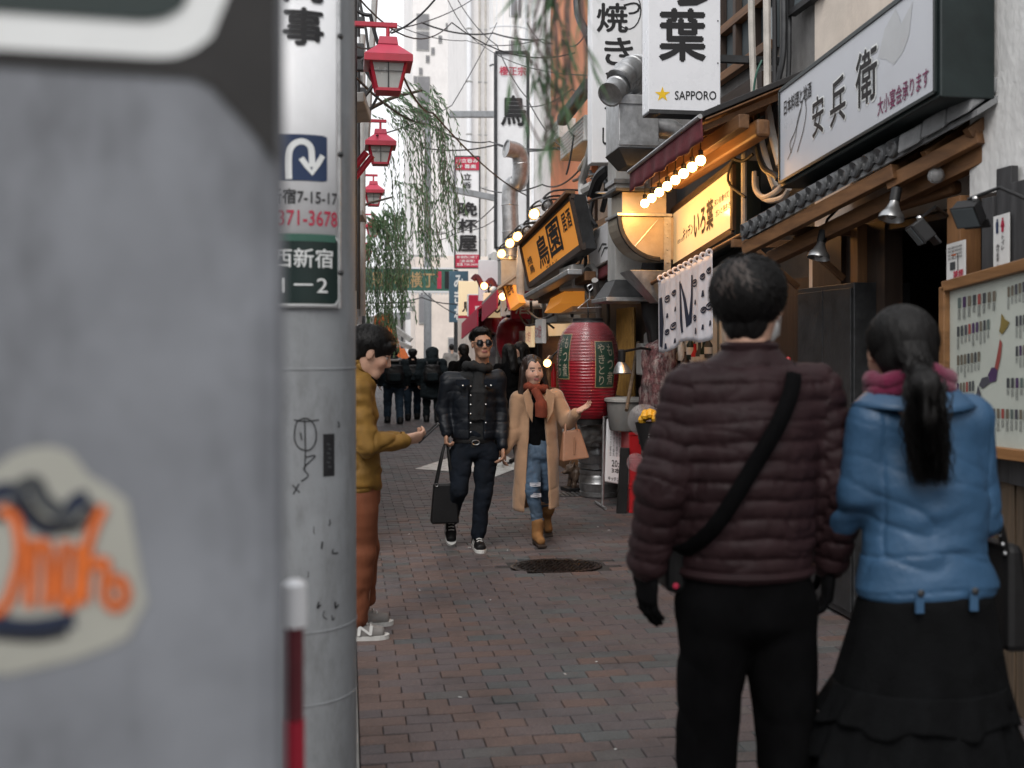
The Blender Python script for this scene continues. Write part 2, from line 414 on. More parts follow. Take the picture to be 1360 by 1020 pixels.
# ================================================================ materials of the place
mat('brick', (.2, .13, .13), .56, var=.6, scale=110, bump=.55, bscale=260, attr='Col', dirt=(.028, .027, .027), dirt_amt=.7, world=True, dscale=1.7)
mat('mortar', (.045, .043, .042), .95, var=.4, scale=30, bump=.5, bscale=150)
mat('asphalt', (.07, .07, .072), .85, var=.3, scale=8, bump=.4, bscale=200)
mat('concrete', (.30, .30, .29), .85, var=.3, scale=5, bump=.3, bscale=90, dirt=(.08, .08, .075))
mat('road_paint', (.62, .62, .60), .7, var=.3, scale=12, dirt=(.16, .155, .15), dirt_amt=.9)
mat('iron', (.07, .06, .055), .28, .9, var=.5, scale=20, bump=.5, bscale=70)
mat('pole_grey', (.27, .285, .30), .55, var=.14, scale=5, bump=.08, bscale=30, dirt=(.12, .12, .12), dirt_amt=.7, dscale=7, spec=.35)
mat('pole_near', (.205, .217, .240), .6, var=.2, scale=9, bump=.05, bscale=30, dirt=(.055, .058, .062), dirt_amt=.85, dscale=6, spec=.3)
mat('sleeve_dark', (.028, .027, .027), .6, var=.3, scale=9, bump=.05, spec=.3)
mat('sign_white', (.76, .77, .79), .4, var=.07, scale=3, bump=.02, dirt=(.4, .4, .39), dirt_amt=.25)
mat('sign_green', (.006, .020, .018), .4, var=.2, scale=4, bump=.02)
mat('ink', (.012, .012, .014), .6, var=.2, bump=0)
mat('ink_soft', (.05, .055, .06), .6, var=.2, bump=0)
mat('ink_blue', (.012, .03, .085), .45, var=.15, bump=0)
mat('ink_red', (.45, .02, .06), .5, var=.15, bump=0)
mat('ink_white', (.72, .74, .74), .5, var=.08, bump=0)
mat('ink_orange', (.75, .17, .03), .5, var=.3, scale=30, bump=0)
mat('sticker_paper', (.36, .36, .32), .5, var=.1, bump=0)
mat('sticker_shadow', (.30, .05, .02), .5, var=.3, bump=0)
mat('ink_gold', (.42, .28, .14), .5, var=.2, bump=0)
mat('ink_cream', (.34, .31, .24), .6, var=.2, bump=0)
mat('ink_purple', (.17, .018, .08), .5, var=.15, bump=0)
mat('ink_navy', (.012, .02, .045), .8, var=.3, bump=0)
mat('ink_green', (.04, .12, .09), .5, var=.15, bump=0)
mat('ink_yellow', (.78, .50, .02), .5, var=.1, bump=0)
mat('red_metal', (.42, .016, .04), .4, var=.18, scale=8, bump=.05, dirt=(.2, .03, .04), dirt_amt=.3, coat=.2)
mat('pink_metal', (.46, .04, .08), .45, var=.18, scale=8, bump=.05)
mat('lamp_glass', (.55, .56, .54), .25, var=.12, scale=9, bump=.05, trans=.25)
mat('steel', (.45, .46, .47), .32, .9, var=.25, scale=9, bump=.1, bscale=18, dirt=(.2, .18, .15), dirt_amt=.3)
mat('galvanised', (.50, .51, .52), .42, .85, var=.3, scale=14, bump=.12, bscale=12, dirt=(.18, .16, .14), dirt_amt=.4)
mat('dark_steel', (.06, .062, .065), .5, .6, var=.35, scale=9, bump=.12, dirt=(.03, .027, .025))
mat('grey_box', (.40, .40, .39), .6, var=.2, scale=5, bump=.1, dirt=(.13, .12, .11), dirt_amt=.5)
mat('white_box', (.62, .62, .60), .55, var=.15, scale=5, bump=.08, dirt=(.22, .20, .18), dirt_amt=.5)
mat('black', (.012, .012, .013), .5, var=.4, bump=.1)
mat('rubber', (.02, .02, .022), .6, var=.3, bump=.1)
mat('cable_white', (.50, .47, .43), .5, var=.25, scale=6, bump=.15, dirt=(.15, .13, .11), dirt_amt=.5)
mat('stucco', (.70, .70, .69), .85, var=.22, scale=3, bump=.7, bscale=26, dirt=(.42, .42, .42), dirt_amt=.4, stretch=(1, 1, .6))
mat('plaster', (.62, .55, .48), .85, var=.15, scale=3, bump=.15, bscale=50, dirt=(.28, .23, .19), dirt_amt=.4)
mat('grey_wall', (.22, .215, .21), .8, var=.25, scale=4, bump=.25, bscale=40, dirt=(.08, .075, .07), dirt_amt=.5)
mat('orange_wall', (.62, .25, .13), .75, var=.16, scale=2.5, bump=.12, bscale=30, dirt=(.35, .14, .09), dirt_amt=.5, stretch=(1, 1, .3))
mat('pale_wall', (.84, .82, .81), .8, var=.08, scale=1.5, bump=.1, dirt=(.5, .48, .47), dirt_amt=.3)
mat('cream_wall', (.78, .69, .62), .8, var=.1, scale=2, bump=.1, dirt=(.45, .38, .33), dirt_amt=.35)
mat('window_glass', (.10, .12, .13), .08, var=.2, scale=1.5, bump=.02, spec=.8)
mat('glass_far', (.22, .22, .23), .25, var=.15, scale=1.5, bump=.02)
mat('roof_tile', (.055, .058, .062), .38, var=.4, scale=20, bump=.2, bscale=40, dirt=(.15, .15, .14), dirt_amt=.4, spec=.6)
mat('tile_flat', (.20, .205, .21), .55, var=.35, scale=8, bump=.2, bscale=40, dirt=(.06, .06, .06), dirt_amt=.5)
wood('wood_warm', (.075, .032, .012), (.22, .105, .04), 'y')
wood('wood_warm_z', (.11, .05, .02), (.27, .13, .05), 'z')
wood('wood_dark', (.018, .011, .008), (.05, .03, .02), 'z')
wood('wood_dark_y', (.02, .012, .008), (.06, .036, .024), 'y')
wood('wood_black', (.014, .014, .015), (.055, .055, .058), 'z')
wood('wood_old', (.05, .035, .022), (.20, .14, .09), 'z')
wood('wood_frame', (.15, .07, .025), (.28, .14, .055), 'y', rough=.45)
mat('awning_red', (.13, .022, .03), .75, var=.35, scale=9, bump=.25, bscale=40, dirt=(.05, .02, .02), dirt_amt=.5)
mat('awning_black', (.02, .02, .022), .6, var=.4, scale=9, bump=.2)
mat('cloth_white', (.62, .62, .67), .85, var=.08, scale=6, bump=.2, bscale=300, dirt=(.45, .45, .5), dirt_amt=.3)
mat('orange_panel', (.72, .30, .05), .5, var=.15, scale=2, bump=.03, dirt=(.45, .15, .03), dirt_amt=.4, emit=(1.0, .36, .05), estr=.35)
mat('lit_cream', (.80, .70, .50), .14, var=.06, scale=2, bump=.02, emit=(1.0, .68, .36), estr=.36)
mat('lit_white', (.66, .67, .70), .28, var=.05, scale=2, bump=.015, dirt=(.5, .5, .5), dirt_amt=.3, emit=(.9, .93, 1.0), estr=.10)
mat('sign_grey', (.50, .52, .56), .3, var=.05, scale=2, bump=.015, dirt=(.42, .43, .46), dirt_amt=.3)
mat('sign_box_dark', (.012, .02, .02), .35, var=.3, bump=.05, spec=.5)
emis('bulb', (1.0, .55, .18), 26)
emis('bulb_dim', (1.0, .52, .16), 9)
mat('bulb_glass', (.7, .7, .7), .1, var=.1, bump=0, trans=.7)
mat('hood_metal', (.42, .37, .30), .45, .35, var=.2, scale=7, bump=.12, bscale=20, dirt=(.35, .28, .18), dirt_amt=.5)
mat('paper', (.64, .64, .63), .8, var=.06, scale=5, bump=.05)
mat('board_paper', (.47, .50, .45), .45, var=.10, scale=3, bump=.05, spec=.5, coat=.3)
mat('keg', (.42, .43, .44), .35, .85, var=.3, scale=9, bump=.1, dirt=(.1, .09, .08), dirt_amt=.5)
mat('plastic_red', (.50, .02, .025), .35, var=.15, bump=.05)
mat('plastic_grey', (.22, .22, .215), .5, var=.15, bump=.05)
mat('clear', (.8, .82, .85), .12, var=.05, bump=.02, trans=.8, alpha=.3)
mat('lantern_red', (.30, .010, .022), .38, var=.3, scale=10, bump=.15, bscale=50, coat=.5, dirt=(.12, .01, .015), dirt_amt=.4)
mat('lantern_green', (.02, .06, .04), .5, var=.3, scale=10, bump=.1)
mat('lantern_pink', (.50, .14, .15), .5, var=.25, scale=12, bump=.1)
mat('bamboo', (.36, .20, .05), .6, var=.5, scale=60, bump=.5, bscale=90, stretch=(1, 1, .2))
mat('bronze', (.10, .065, .045), .5, .2, var=.5, scale=20, bump=.5, bscale=60)
mat('food_yellow', (.80, .42, .03), .5, var=.3, scale=40, bump=.5, bscale=60)
leafmat('leaf', (.11, .22, .11))
leafmat('leaf_pale', (.20, .33, .18))
mat('twig', (.20, .15, .14), .8, var=.3, bump=.1)
mat('bark', (.08, .06, .045), .9, var=.4, scale=14, bump=.8, bscale=30, stretch=(1, 1, .3))
mat('tarp', (.34, .34, .33), .5, var=.3, scale=6, bump=.3)

# ================================================================ ground
XL, XR = 0.045, 3.02
g = MB(); g.add([(-60, -20, -.035), (60, -20, -.035), (60, 400, -.035), (-60, 400, -.035)], [(0, 1, 2, 3)])
tag(g.build('ground', 'asphalt', fix=False), kind='structure')
pv = MB(); pv.add([(XL, .6, -.012), (XR, .6, -.012), (XR, 60, -.012), (XL, 60, -.012)], [(0, 1, 2, 3)])
pave = tag(pv.build('pavement', 'mortar', fix=False), kind='structure')
kb = MB(); kb.bx((XL - .075, .4, -.034), (XL - .002, 60, .012)); tag(kb.build('kerb', 'concrete', bevel=.006), kind='structure')
ls = MB(); ls.bx((-3, .4, -.034), (XL - .078, 60, -.002)); tag(ls.build('left_walkway', 'concrete'), kind='structure')
BC = [(.128, .102, .101), (.123, .101, .103), (.118, .099, .103), (.120, .106, .104), (.103, .114, .117), (.095, .104, .108), (.112, .109, .109), (.145, .100, .088), (.113, .101, .106)]
def brick_verts(x0, x1, y0, y1, zt, tx, ty):
    i = .0028; r = []
    for (x, y) in ((x0, y0), (x1, y0), (x1, y1), (x0, y1)): r.append((x, y, -.02))
    for (x, y) in ((x0, y0), (x1, y0), (x1, y1), (x0, y1)): r.append((x, y, zt - .004))
    for (x, y, a, b) in ((x0 + i, y0 + i, -1, -1), (x1 - i, y0 + i, 1, -1), (x1 - i, y1 - i, 1, 1), (x0 + i, y1 - i, -1, 1)): r.append((x, y, zt + a * tx + b * ty))
    return r
BF = [(0, 1, 5, 4), (1, 2, 6, 5), (2, 3, 7, 6), (3, 0, 4, 7), (4, 5, 9, 8), (5, 6, 10, 9), (6, 7, 11, 10), (7, 4, 8, 11), (8, 9, 10, 11)]
rng = random.Random(3)
BW, BH, GP = .2, .1, .0035
MANC = PZ(739, 751); MANR = (.335, .24)
shared = []
for c in BC:
    me = bpy.data.meshes.new('brick'); me.from_pydata(brick_verts(-BW / 2 + GP / 2, BW / 2 - GP / 2, -BH / 2 + GP / 2, BH / 2 - GP / 2, 0, 0, 0), [], BF)
    at = me.color_attributes.new('Col', 'FLOAT_COLOR', 'POINT'); at.data.foreach_set('color', np.array([[c[0], c[1], c[2], 1]] * 12, dtype=np.float32).ravel())
    me.materials.append(MATS['brick']); shared.append(me)
stuff = MB(); scol = []; nb = 0; row = 0; y = .65
while y < 46:
    x = XL - (BW / 2 if row % 2 else 0)
    while x < XR:
        x0, x1 = max(x, XL), min(x + BW, XR); x += BW
        if x1 - x0 < .03: continue
        cx, cy = (x0 + x1) / 2, y + BH / 2
        ex, ey = (cx - MANC.x) / (MANR[0] + .07), (cy - MANC.y) / (MANR[1] + .03)
        if ex * ex + ey * ey < 1: continue
        c = rng.choices(range(9), [5, 5, 4, 3, 3, 1.6, 2, 2, 4])[0]
        if x0 < .55 and y < 9 and rng.random() < .45: c = 7
        if y > 13: c = rng.choices(range(9), [5, 5, 4, 3, 2, 1.5, 4, 1, 4])[0]
        pxx = 680 + F * ((cx * cos(PSI) - cy * sin(PSI)) / (cx * sin(PSI) + cy * cos(PSI))); pyy = HOR + F * CAMZ / (cx * sin(PSI) + cy * cos(PSI))
        full = x1 - x0 > BW - .001
        zt = rng.gauss(0, .0012)
        if nb < 298 and full and pyy < 1032 and 472 < pxx < 905 and y < 8:
            o = bpy.data.objects.new('brick', shared[c]); COL.objects.link(o); o.parent = pave
            o.location = (cx, cy, zt); o.rotation_euler = (rng.gauss(0, .008), rng.gauss(0, .006), rng.gauss(0, .006)); nb += 1
        else:
            stuff.add(brick_verts(x0 + GP / 2, x1 - GP / 2, y + GP / 2, y + BH - GP / 2, zt, rng.gauss(0, .0006), rng.gauss(0, .0006)), BF)
            k = rng.uniform(.78, 1.18); scol += [tuple(q * k for q in BC[c])] * 12
    y += BH; row += 1
tag(stuff.build('paving_bricks', 'brick', pave, colors=scol, fix=False), kind='stuff')
# small litter specks on the bricks
for i in range(15):
    p = PZ(rng.uniform(480, 880), rng.uniform(650, 1010)); a = rng.uniform(0, pi)
    b = MB(); R = Matrix.Rotation(a, 3, 'Z'); b.box((p.x, p.y, .006), (rng.uniform(.006, .028), rng.uniform(.004, .009), .003), R)
    o = b.build('litter', 'paper', origin=(p.x, p.y, 0)); tag(o, 'tiny white scrap of paper lying on the bricks', 'litter', 'scraps of litter on the paving')
# manhole cover
t = thing('manhole_cover', 'dark iron manhole cover set in the brick paving', 'manhole cover', (MANC.x, MANC.y, 0))
b = MB(); b.lathe([(1, -.01), (1, .001), (.93, .002), (.92, -.006)], (MANC.x, MANC.y, 0), 48, sq=MANR); b.build('frame', 'iron', t, True)
b = MB(); b.lathe([(.915, -.011), (.915, .000), (.0, .001)], (MANC.x, MANC.y, 0), 48, sq=MANR); b.build('lid', 'iron', t)
b = MB()
for i in range(-8, 9):
    for j in range(-6, 7):
        x, y2 = i * .036 + (j % 2) * .018, j * .034
        if (x / MANR[0]) ** 2 + (y2 / MANR[1]) ** 2 < .7: b.box((MANC.x + x, MANC.y + y2, .003), (.022, .014, .006), Matrix.Rotation((.7 if (i + j) % 2 else -.7), 3, 'Z'))
b.build('raised_pattern', 'iron', t)
# painted arrow
pts = [PZ(551, 622.5, .006), PZ(612, 603, .006), PZ(662, 600, .006), PZ(697, 618, .006), PZ(647, 637, .006), PZ(655, 625, .006), PZ(610, 627, .006)]
b = MB(); b.add(pts, [tuple(range(7))]); tag(b.build('road_marking', 'road_paint', fix=False), 'white arrowhead painted on the paving behind the couple', 'road marking')
# drain grate near the lantern
p = PZ(757, 657); t = thing('drain_grate', 'small steel drain grate in the paving beside the bronze statue', 'drain grate', (p.x, p.y, 0))
b = MB(); b.box((p.x, p.y, .001), (.5, .3, .008)); b.build('frame', 'dark_steel', t)
for i in range(9):
    b = MB(); b.box((p.x - .2 + i * .05, p.y, .008), (.02, .26, .008)); b.build('bar', 'steel', t)

# ================================================================ rest of the street behind the camera: unseen, placed and sized for the light
o = MB().bx((-9, -16, -.03), (-2.2, 3.0, 3.4)).build('unseen_neighbour', 'grey_wall', None, origin=(-3, -6, 0)); tag(o, 'unseen grey building left of the near pole, placed to shape the light', 'building')
o = MB().bx((4.4, -16, -.03), (9, 1.19, 3.4)).build('unseen_neighbour', 'plaster', None, origin=(4, -6, 0)); tag(o, 'unseen plain building right of the camera, set back and low for the light', 'building')
# ================================================================ left: poles
def pole_fn(cx, cy, r0, r1, a0):
    """wrap: u in metres along the circumference to the right of angle a0, v height"""
    def fn(u, v, lift=0.0):
        r = r0 + (r1 - r0) * v / 6.0 + lift; a = a0 + u / r0
        return V((cx + r * cos(a), cy + r * sin(a), v))
    return fn
def rounded(u0, v0, u1, v1, r, n=5):
    out = []
    for (cx, cy, a) in ((u1 - r, v0 + r, -pi / 2), (u1 - r, v1 - r, 0), (u0 + r, v1 - r, pi / 2), (u0 + r, v0 + r, pi)):
        out += [(cx + r * cos(a + pi / 2 * i / n), cy + r * sin(a + pi / 2 * i / n)) for i in range(n + 1)]
    return out
def wrap_poly(fn, poly, lift, name, m, parent, cell=.012, thick=0):
    """flat shape wrapped on the pole: clip into vertical strips"""
    us = [p[0] for p in poly]; u0, u1 = min(us), max(us); n = max(2, int((u1 - u0) / cell)); b = MB()
    def span(u):
        vs = []
        for i in range(len(poly)):
            a, c = poly[i], poly[(i + 1) % len(poly)]
            if (a[0] - u) * (c[0] - u) <= 0 and abs(a[0] - c[0]) > 1e-9: vs.append(a[1] + (c[1] - a[1]) * (u - a[0]) / (c[0] - a[0]))
        return (min(vs), max(vs)) if vs else None
    sp = [(u0 + (u1 - u0) * (i + (1e-4 if i == 0 else -1e-4 if i == n else 0)) / n) for i in range(n + 1)]
    S = [(u, span(u)) for u in sp]; S = [q for q in S if q[1]]
    for (ua, a), (ub, c) in zip(S, S[1:]):
        b.add([fn(ua, a[0], lift), fn(ub, c[0], lift), fn(ub, c[1], lift), fn(ua, a[1], lift)], [(0, 1, 2, 3)])
    return b.build(name, m, parent, True, fix=False)

# --- the nearer square pillar that fills the left of the picture
ND = .80                                        # distance of its front face
_r = ray(345, HOR); ey = V((_r.x, _r.y, 0)).normalized(); ex = V((ey.y, -ey.x, 0))
NE = PD(379, HOR, ND); NE = V((NE.x, NE.y, 0))     # right front edge
t = thing('utility_post', 'broad pale grey square post close to the lens with an orange lettered sticker', 'post', NE - ex * .25)
b = MB(); b.hexa([NE - ex * .5 + V((0, 0, -.03)), NE + V((0, 0, -.03)), NE + ey * .4 + V((0, 0, -.03)), NE - ex * .5 + ey * .4 + V((0, 0, -.03)), NE - ex * .5 + V((0, 0, 6)), NE + V((0, 0, 6)), NE + ey * .4 + V((0, 0, 6)), NE - ex * .5 + ey * .4 + V((0, 0, 6))])
b.build('shaft', 'pole_near', t, bevel=.02)
def fnN(u, v, lift=0.0): p = NE + ex * u - ey * lift; return V((p.x, p.y, v))
def hitN(px, py): r = ray(px, py); k = (NE.x * ey.x + NE.y * ey.y) / (r.x * ey.x + r.y * ey.y); p = CO + r * k; return ((p - NE).xy.dot(ex.xy), p.z)
uL = hitN(-60, 400)[0]
def hN(px, py): return hitN(px, py)
u1, v1 = hN(303, 84); u2 = hN(268, 40)[0]
wrap_poly(fnN, rounded(u1 - .30, v1, u1, v1 + .46, .05), .003, 'plate_border', 'ink_white', t)
wrap_poly(fnN, rounded(u1 - .284, v1 + .026, u1 - .020, v1 + .44, .04), .0045, 'plate', 'sign_green', t)
ub, vb = hN(250, 112)
wrap_poly(fnN, [(-.47, vb + .008), (-.06, vb + .004), (-.03, hN(0, 150)[1]), (-.006, hN(0, 205)[1]), (-.006, vb + .5), (-.47, vb + .5)], .0015, 'dark_sleeve', 'sleeve_dark', t)
# die-cut sticker
spix = [(-30, 640), (20, 600), (70, 592), (95, 600), (120, 632), (160, 655), (185, 690), (190, 740), (195, 800), (180, 840), (120, 868), (60, 884), (-30, 880)]
sp_ = [hN(*q) for q in spix]
wrap_poly(fnN, [(q.x, q.y) for q in smooth_pts([(a, c, 0) for a, c in sp_] + [(sp_[0][0], sp_[0][1], 0)], 3)[:-1]], .0012, 'sticker', 'sticker_paper', t)
def strokeN(pix, w, name, m, lift):
    q = [hN(*p) for p in pix]; uvstroke(None, [(p.x, p.y) for p in smooth_pts([(a, c, 0) for a, c in q], 4)], w, name, m, t, lift, fn=fnN)
strokeN([(-20, 668), (15, 650), (45, 690), (75, 700), (100, 668), (118, 660)], .012, 'sticker_hill', 'ink_navy', .002)
strokeN([(20, 655), (45, 640), (60, 665), (95, 690)], .012, 'sticker_hill', 'ink_soft', .0022)
strokeN([(-10, 825), (40, 832), (100, 822)], .012, 'sticker_base', 'ink_navy', .002)
strokeN([(-10, 690), (30, 670), (60, 695), (100, 700), (128, 668)], .007, 'sticker_hill', 'ink', .0023); strokeN([(-10, 842), (50, 846), (90, 838)], .006, 'sticker_base', 'ink', .0023)
for pix in ([(0, 675), (22, 690), (28, 740), (10, 800), (-12, 815)], [(45, 715), (42, 770), (40, 805)], [(42, 730), (62, 722), (66, 770), (64, 805)],
            [(88, 718), (82, 780), (92, 805), (104, 780), (106, 722)], [(138, 672), (118, 720), (112, 800)], [(114, 755), (140, 745), (140, 790), (155, 806), (168, 790), (160, 768), (150, 775)]):
    strokeN(pix, .0085, 'sticker_lettering', 'sticker_shadow', .0026); strokeN(pix, .0055, 'sticker_lettering', 'ink_orange', .0032)

# --- red marker post beside it
pm = PD(391, 900, 1.45); t = thing('marker_post', 'slim red marker post with a white cap beside the grey pole', 'post', (pm.x, pm.y, 0))
zc = PD(391, 770, 1.45).z; z1 = PD(391, 832, 1.45).z; z2 = PD(391, 955, 1.45).z
b = MB(); b.lathe([(.014, -.03), (.014, z2)], (pm.x, pm.y, 0), 16); b.build('lower_tube', 'red_metal', t, True)
b = MB(); b.lathe([(.0125, z2 + .001), (.0125, z1)], (pm.x, pm.y, 0), 16); b.build('upper_tube', 'awning_red', t, True)
b = MB(); b.lathe([(.017, z1 + .001), (.0175, z1 + .02), (.016, zc - .006), (.008, zc)], (pm.x, pm.y, 0), 16); b.build('cap', 'sign_white', t, True)

# --- second pole with the wrapped signs
PR = .19; PRT = .17
pe = PD(474, 1000, 3.55); ang = atan2(pe.y, pe.x); dist = V((pe.x, pe.y)).length + .02; ca = ang + math.asin(PR / dist)
PC = V((cos(ca) * dist, sin(ca) * dist, 0))
t = thing('utility_pole', 'grey utility pole wrapped with a white advertising sign and green address plate', 'utility pole', PC)
b = MB(); b.lathe([(PR, -.03), (PR, .3), (PRT, 7)], PC, 64); b.build('shaft', 'pole_grey', t, True)
to_cam = atan2(-PC.y, -PC.x)
def poleR(z): return PR + (PRT - PR) * max(0, z - .3) / 6.7
def fnP(u, v, lift=0.0):
    r = poleR(v) + lift; a = to_cam + u / PR; return V((PC.x + r * cos(a), PC.y + r * sin(a), v))
def hP(px, py):
    r = ray(px, py); o = V((0, 0)) - PC.xy; dx = r.xy; R_ = poleR(CAMZ + r.z * 3.4) + .012
    A = dx.dot(dx); B = 2 * o.dot(dx); C = o.dot(o) - R_ * R_; D = max(B * B - 4 * A * C, 0); k = (-B - sqrt(D)) / (2 * A)
    p = CO + r * k; return ((atan2(p.y - PC.y, p.x - PC.x) - to_cam) * PR, p.z)
uR = hP(449, 300)[0]; vbot = hP(430, 409)[1]; vtop = hP(430, -70)[1]
# curved white panel with returned edge
b = MB(); b.grid(lambda u, v: fnP(uR - .46 + .46 * u, vbot + (vtop - vbot) * v, .010), 40, 1)
panel = b.build('sign_panel', 'sign_white', t, 'all', solid=.004)
b = MB()
b.tube([fnP(uR + .006, vbot, .010), fnP(uR + .006, vtop, .010)], .007, 8); b.build('edge_strip', 'galvanised', t, True)
def boxP(px0, py0, px1, py1):
    a = hP(px0, py0); c = hP(px1, py1); return a[0], min(a[1], c[1]), c[0], max(a[1], c[1])
def textP(s, px0, py0, px1, py1, m, bold=.02, name='lettering'):
    u0, v0, u1, v1 = boxP(px0, py0, px1, py1); text(None, s, u0, v0, u1, v1, name, m, t, bold, .0145, fn=fnP)
textP('事', 378, 10, 429, 62, 'ink', .03)
textP('商', 375, -52, 431, 5, 'ink', .03)
u0, v0, u1, v1 = boxP(379, 178, 434, 242); wrap_poly(fnP, rounded(u0 - .035, v0, u1, v1, .004), .0142, 'arrow_field', 'ink_blue', t)
ar = [hP(*q) for q in ((384, 238), (384, 205), (390, 192), (402, 188), (412, 195), (414, 210), (414, 222))]
uvstroke(None, [(p.x, p.y) for p in smooth_pts([(a, c, 0) for a, c in ar], 5)], .019, 'arrow', 'ink_white', t, .0155, fn=fnP)
uvstroke(None, [hP(400, 210), hP(407, 220), hP(414, 230), hP(421, 219), hP(428, 207)], .017, 'arrow', 'ink_white', t, .0162, fn=fnP)
textP('西新宿7-15-17', 345, 252, 447, 274, 'ink', .02)
textP('03-3371-3678', 338, 281, 447, 302, 'ink_red', .02)
u0, v0, u1, v1 = boxP(376, 312, 448, 404); u0 -= .16
wrap_poly(fnP, rounded(u0 - .008, v0 - .006, u1 + .006, v1 + .004, .02), .0135, 'plate_border', 'ink_white', t)
gp = wrap_poly(fnP, rounded(u0, v0, u1, v1, .016), .0150, 'address_plate', 'sign_green', t)
text(None, '西新宿', hP(372, 352)[0] - .02, hP(430, 356)[1], hP(441, 356)[0], hP(430, 331)[1], 'lettering', 'ink_white', t, .012, .0165, fn=fnP)
text(None, '1－2', hP(376, 392)[0], hP(430, 389)[1], hP(434, 389)[0], hP(430, 370)[1], 'lettering', 'ink_white', t, .012, .0165, fn=fnP)
a = boxP(380, 320, 445, 312); wrap_poly(fnP, [(a[0] - .1, a[1]), (a[2], a[1]), (a[2], a[3] - .002), (a[0] - .1, a[3] - .002)], .0160, 'plate_strip', 'ink_green', t)
# sticker, scribble and steel bands
u0, v0, u1, v1 = boxP(431, 577, 447, 632); wrap_poly(fnP, [(u0, v0), (u1, v0), (u1, v1), (u0, v1)], .0012, 'sticker', 'ink', t, .006)
for i in range(6):
    a = hP(436 + (i % 2) * 2, 590 + i * 6); uvstroke(None, [(a[0], a[1]), (a[0] + .012, a[1] - .003)], .006, 'sticker_lettering', 'ink_soft', t, .002, fn=fnP)
def scrib(pix, w=.004):
    q = [hP(*p) for p in pix]; uvstroke(None, [(p.x, p.y) for p in smooth_pts([(a, c, 0) for a, c in q], 5)], w, 'graffiti', 'ink', t, .0015, fn=fnP)
scrib([(391, 572), (395, 560), (408, 556), (419, 566), (421, 585), (412, 598), (398, 596), (391, 585), (391, 572)])
scrib([(390, 558), (405, 560), (425, 558)]); scrib([(405, 558), (406, 600), (405, 625)]); scrib([(406, 608), (420, 606), (404, 622), (410, 632), (400, 640)])
scrib([(399, 575), (401, 585)]); scrib([(388, 645), (398, 655)]); scrib([(397, 643), (389, 657)])
for q in ((418, 700), (430, 720), (445, 730), (425, 800), (433, 812), (443, 818), (448, 800), (410, 760), (440, 690), (452, 560)):
    j_ = rng.uniform; scrib([(q[0], q[1]), (q[0] + j_(-3, 3), q[1] + j_(4, 9)), (q[0] + j_(-2, 8), q[1] + j_(2, 12))], j_(.002, .006))
for py in (490, 838, 934):
    v = hP(440, py)[1]; b = MB(); b.lathe([(poleR(v) + .0012, v - .004), (poleR(v) + .0025, v), (poleR(v) + .0012, v + .004)], PC, 64); b.build('steel_band', 'pole_grey', t, True)
for py in (48, 205, 362):
    v = hP(449, py)[1]; b = MB(); b.ball(fnP(uR + .008, v, .014), .011, 8); b.build('bolt', 'dark_steel', t, True)
# ================================================================ right side: the restaurant in front
def quadX(px0, t0, b0, px1, t1, b1, X0, X1=None):
    """facade panel: far edge at column px0 (rows t0..b0), near edge at px1; returns bl, br, tr, tl seen from the street"""
    X1 = X0 if X1 is None else X1
    return PX(px0, b0, X0), PX(px1, b1, X1), PX(px1, t1, X1), PX(px0, t0, X0)
def lerp(a, b, t): return V(a) * (1 - t) + V(b) * t
RA = thing('restaurant', 'restaurant with grey stucco upper wall, tiled eave and dark wooden entrance', 'building', (3, 4.5, 0))
b = MB(); b.bx((2.86, 1.2, 2.28), (8, 4.52, 7.5)); b.build('stucco_wall', 'stucco', RA)
b = MB(); b.bx((3.06, 4.523, 2.3), (8, 6.6, 7.5)); b.build('plaster_wall', 'plaster', RA)
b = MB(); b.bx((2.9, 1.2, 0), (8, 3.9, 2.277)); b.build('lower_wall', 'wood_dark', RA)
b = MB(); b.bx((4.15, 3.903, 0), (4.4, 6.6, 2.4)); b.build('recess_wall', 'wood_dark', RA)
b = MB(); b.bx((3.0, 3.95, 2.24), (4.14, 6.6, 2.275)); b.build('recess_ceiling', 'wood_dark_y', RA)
for i in range(12):    # boards of the dark back wall
    y0 = 4.72 + i * .155
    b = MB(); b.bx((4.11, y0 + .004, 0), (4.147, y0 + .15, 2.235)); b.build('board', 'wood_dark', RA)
b = MB(); b.bx((3.02, 6.15, 0), (3.3, 6.6, 2.3)); b.build('side_wall', 'plaster', RA)
b = MB(); b.bx((2.99, 5.55, 0), (3.1, 6.147, 2.3)); b.build('side_partition', 'wood_dark', RA)
# posts
for (px, X, w) in ((1134, 2.93, .09), (1266, 2.84, .11)):
    p = PX(px, 400, X); b = MB(); b.bx((X, p.y - w / 2, 0), (X + w, p.y + w / 2, 2.3)); b.build('post', 'wood_warm_z', RA, bevel=.004)
p = PX(1112, 400, 2.96); b = MB(); b.bx((2.96, p.y - .05, 1.95), (3.05, p.y + .35, 2.3)); b.build('wall_board', 'wood_dark', RA)
# upper window edge above the sign
a, c = PX(1052, 22, 3.03), PX(1092, -10, 3.03)
b = MB(); b.bx((3.0, c.y, a.z), (3.055, a.y, a.z + .04)); b.bx((3.0, c.y, a.z + .8), (3.055, a.y, a.z + .84)); b.bx((3.0, a.y - .04, a.z + .04), (3.055, a.y, a.z + .8)); b.bx((3.0, c.y, a.z + .04), (3.055, c.y + .04, a.z + .8))
w_ = b.build('window', 'black', RA); b = MB(); b.bx((3.03, c.y + .04, a.z + .04), (3.045, a.y - .04, a.z + .8)); b.build('pane', 'window_glass', w_)
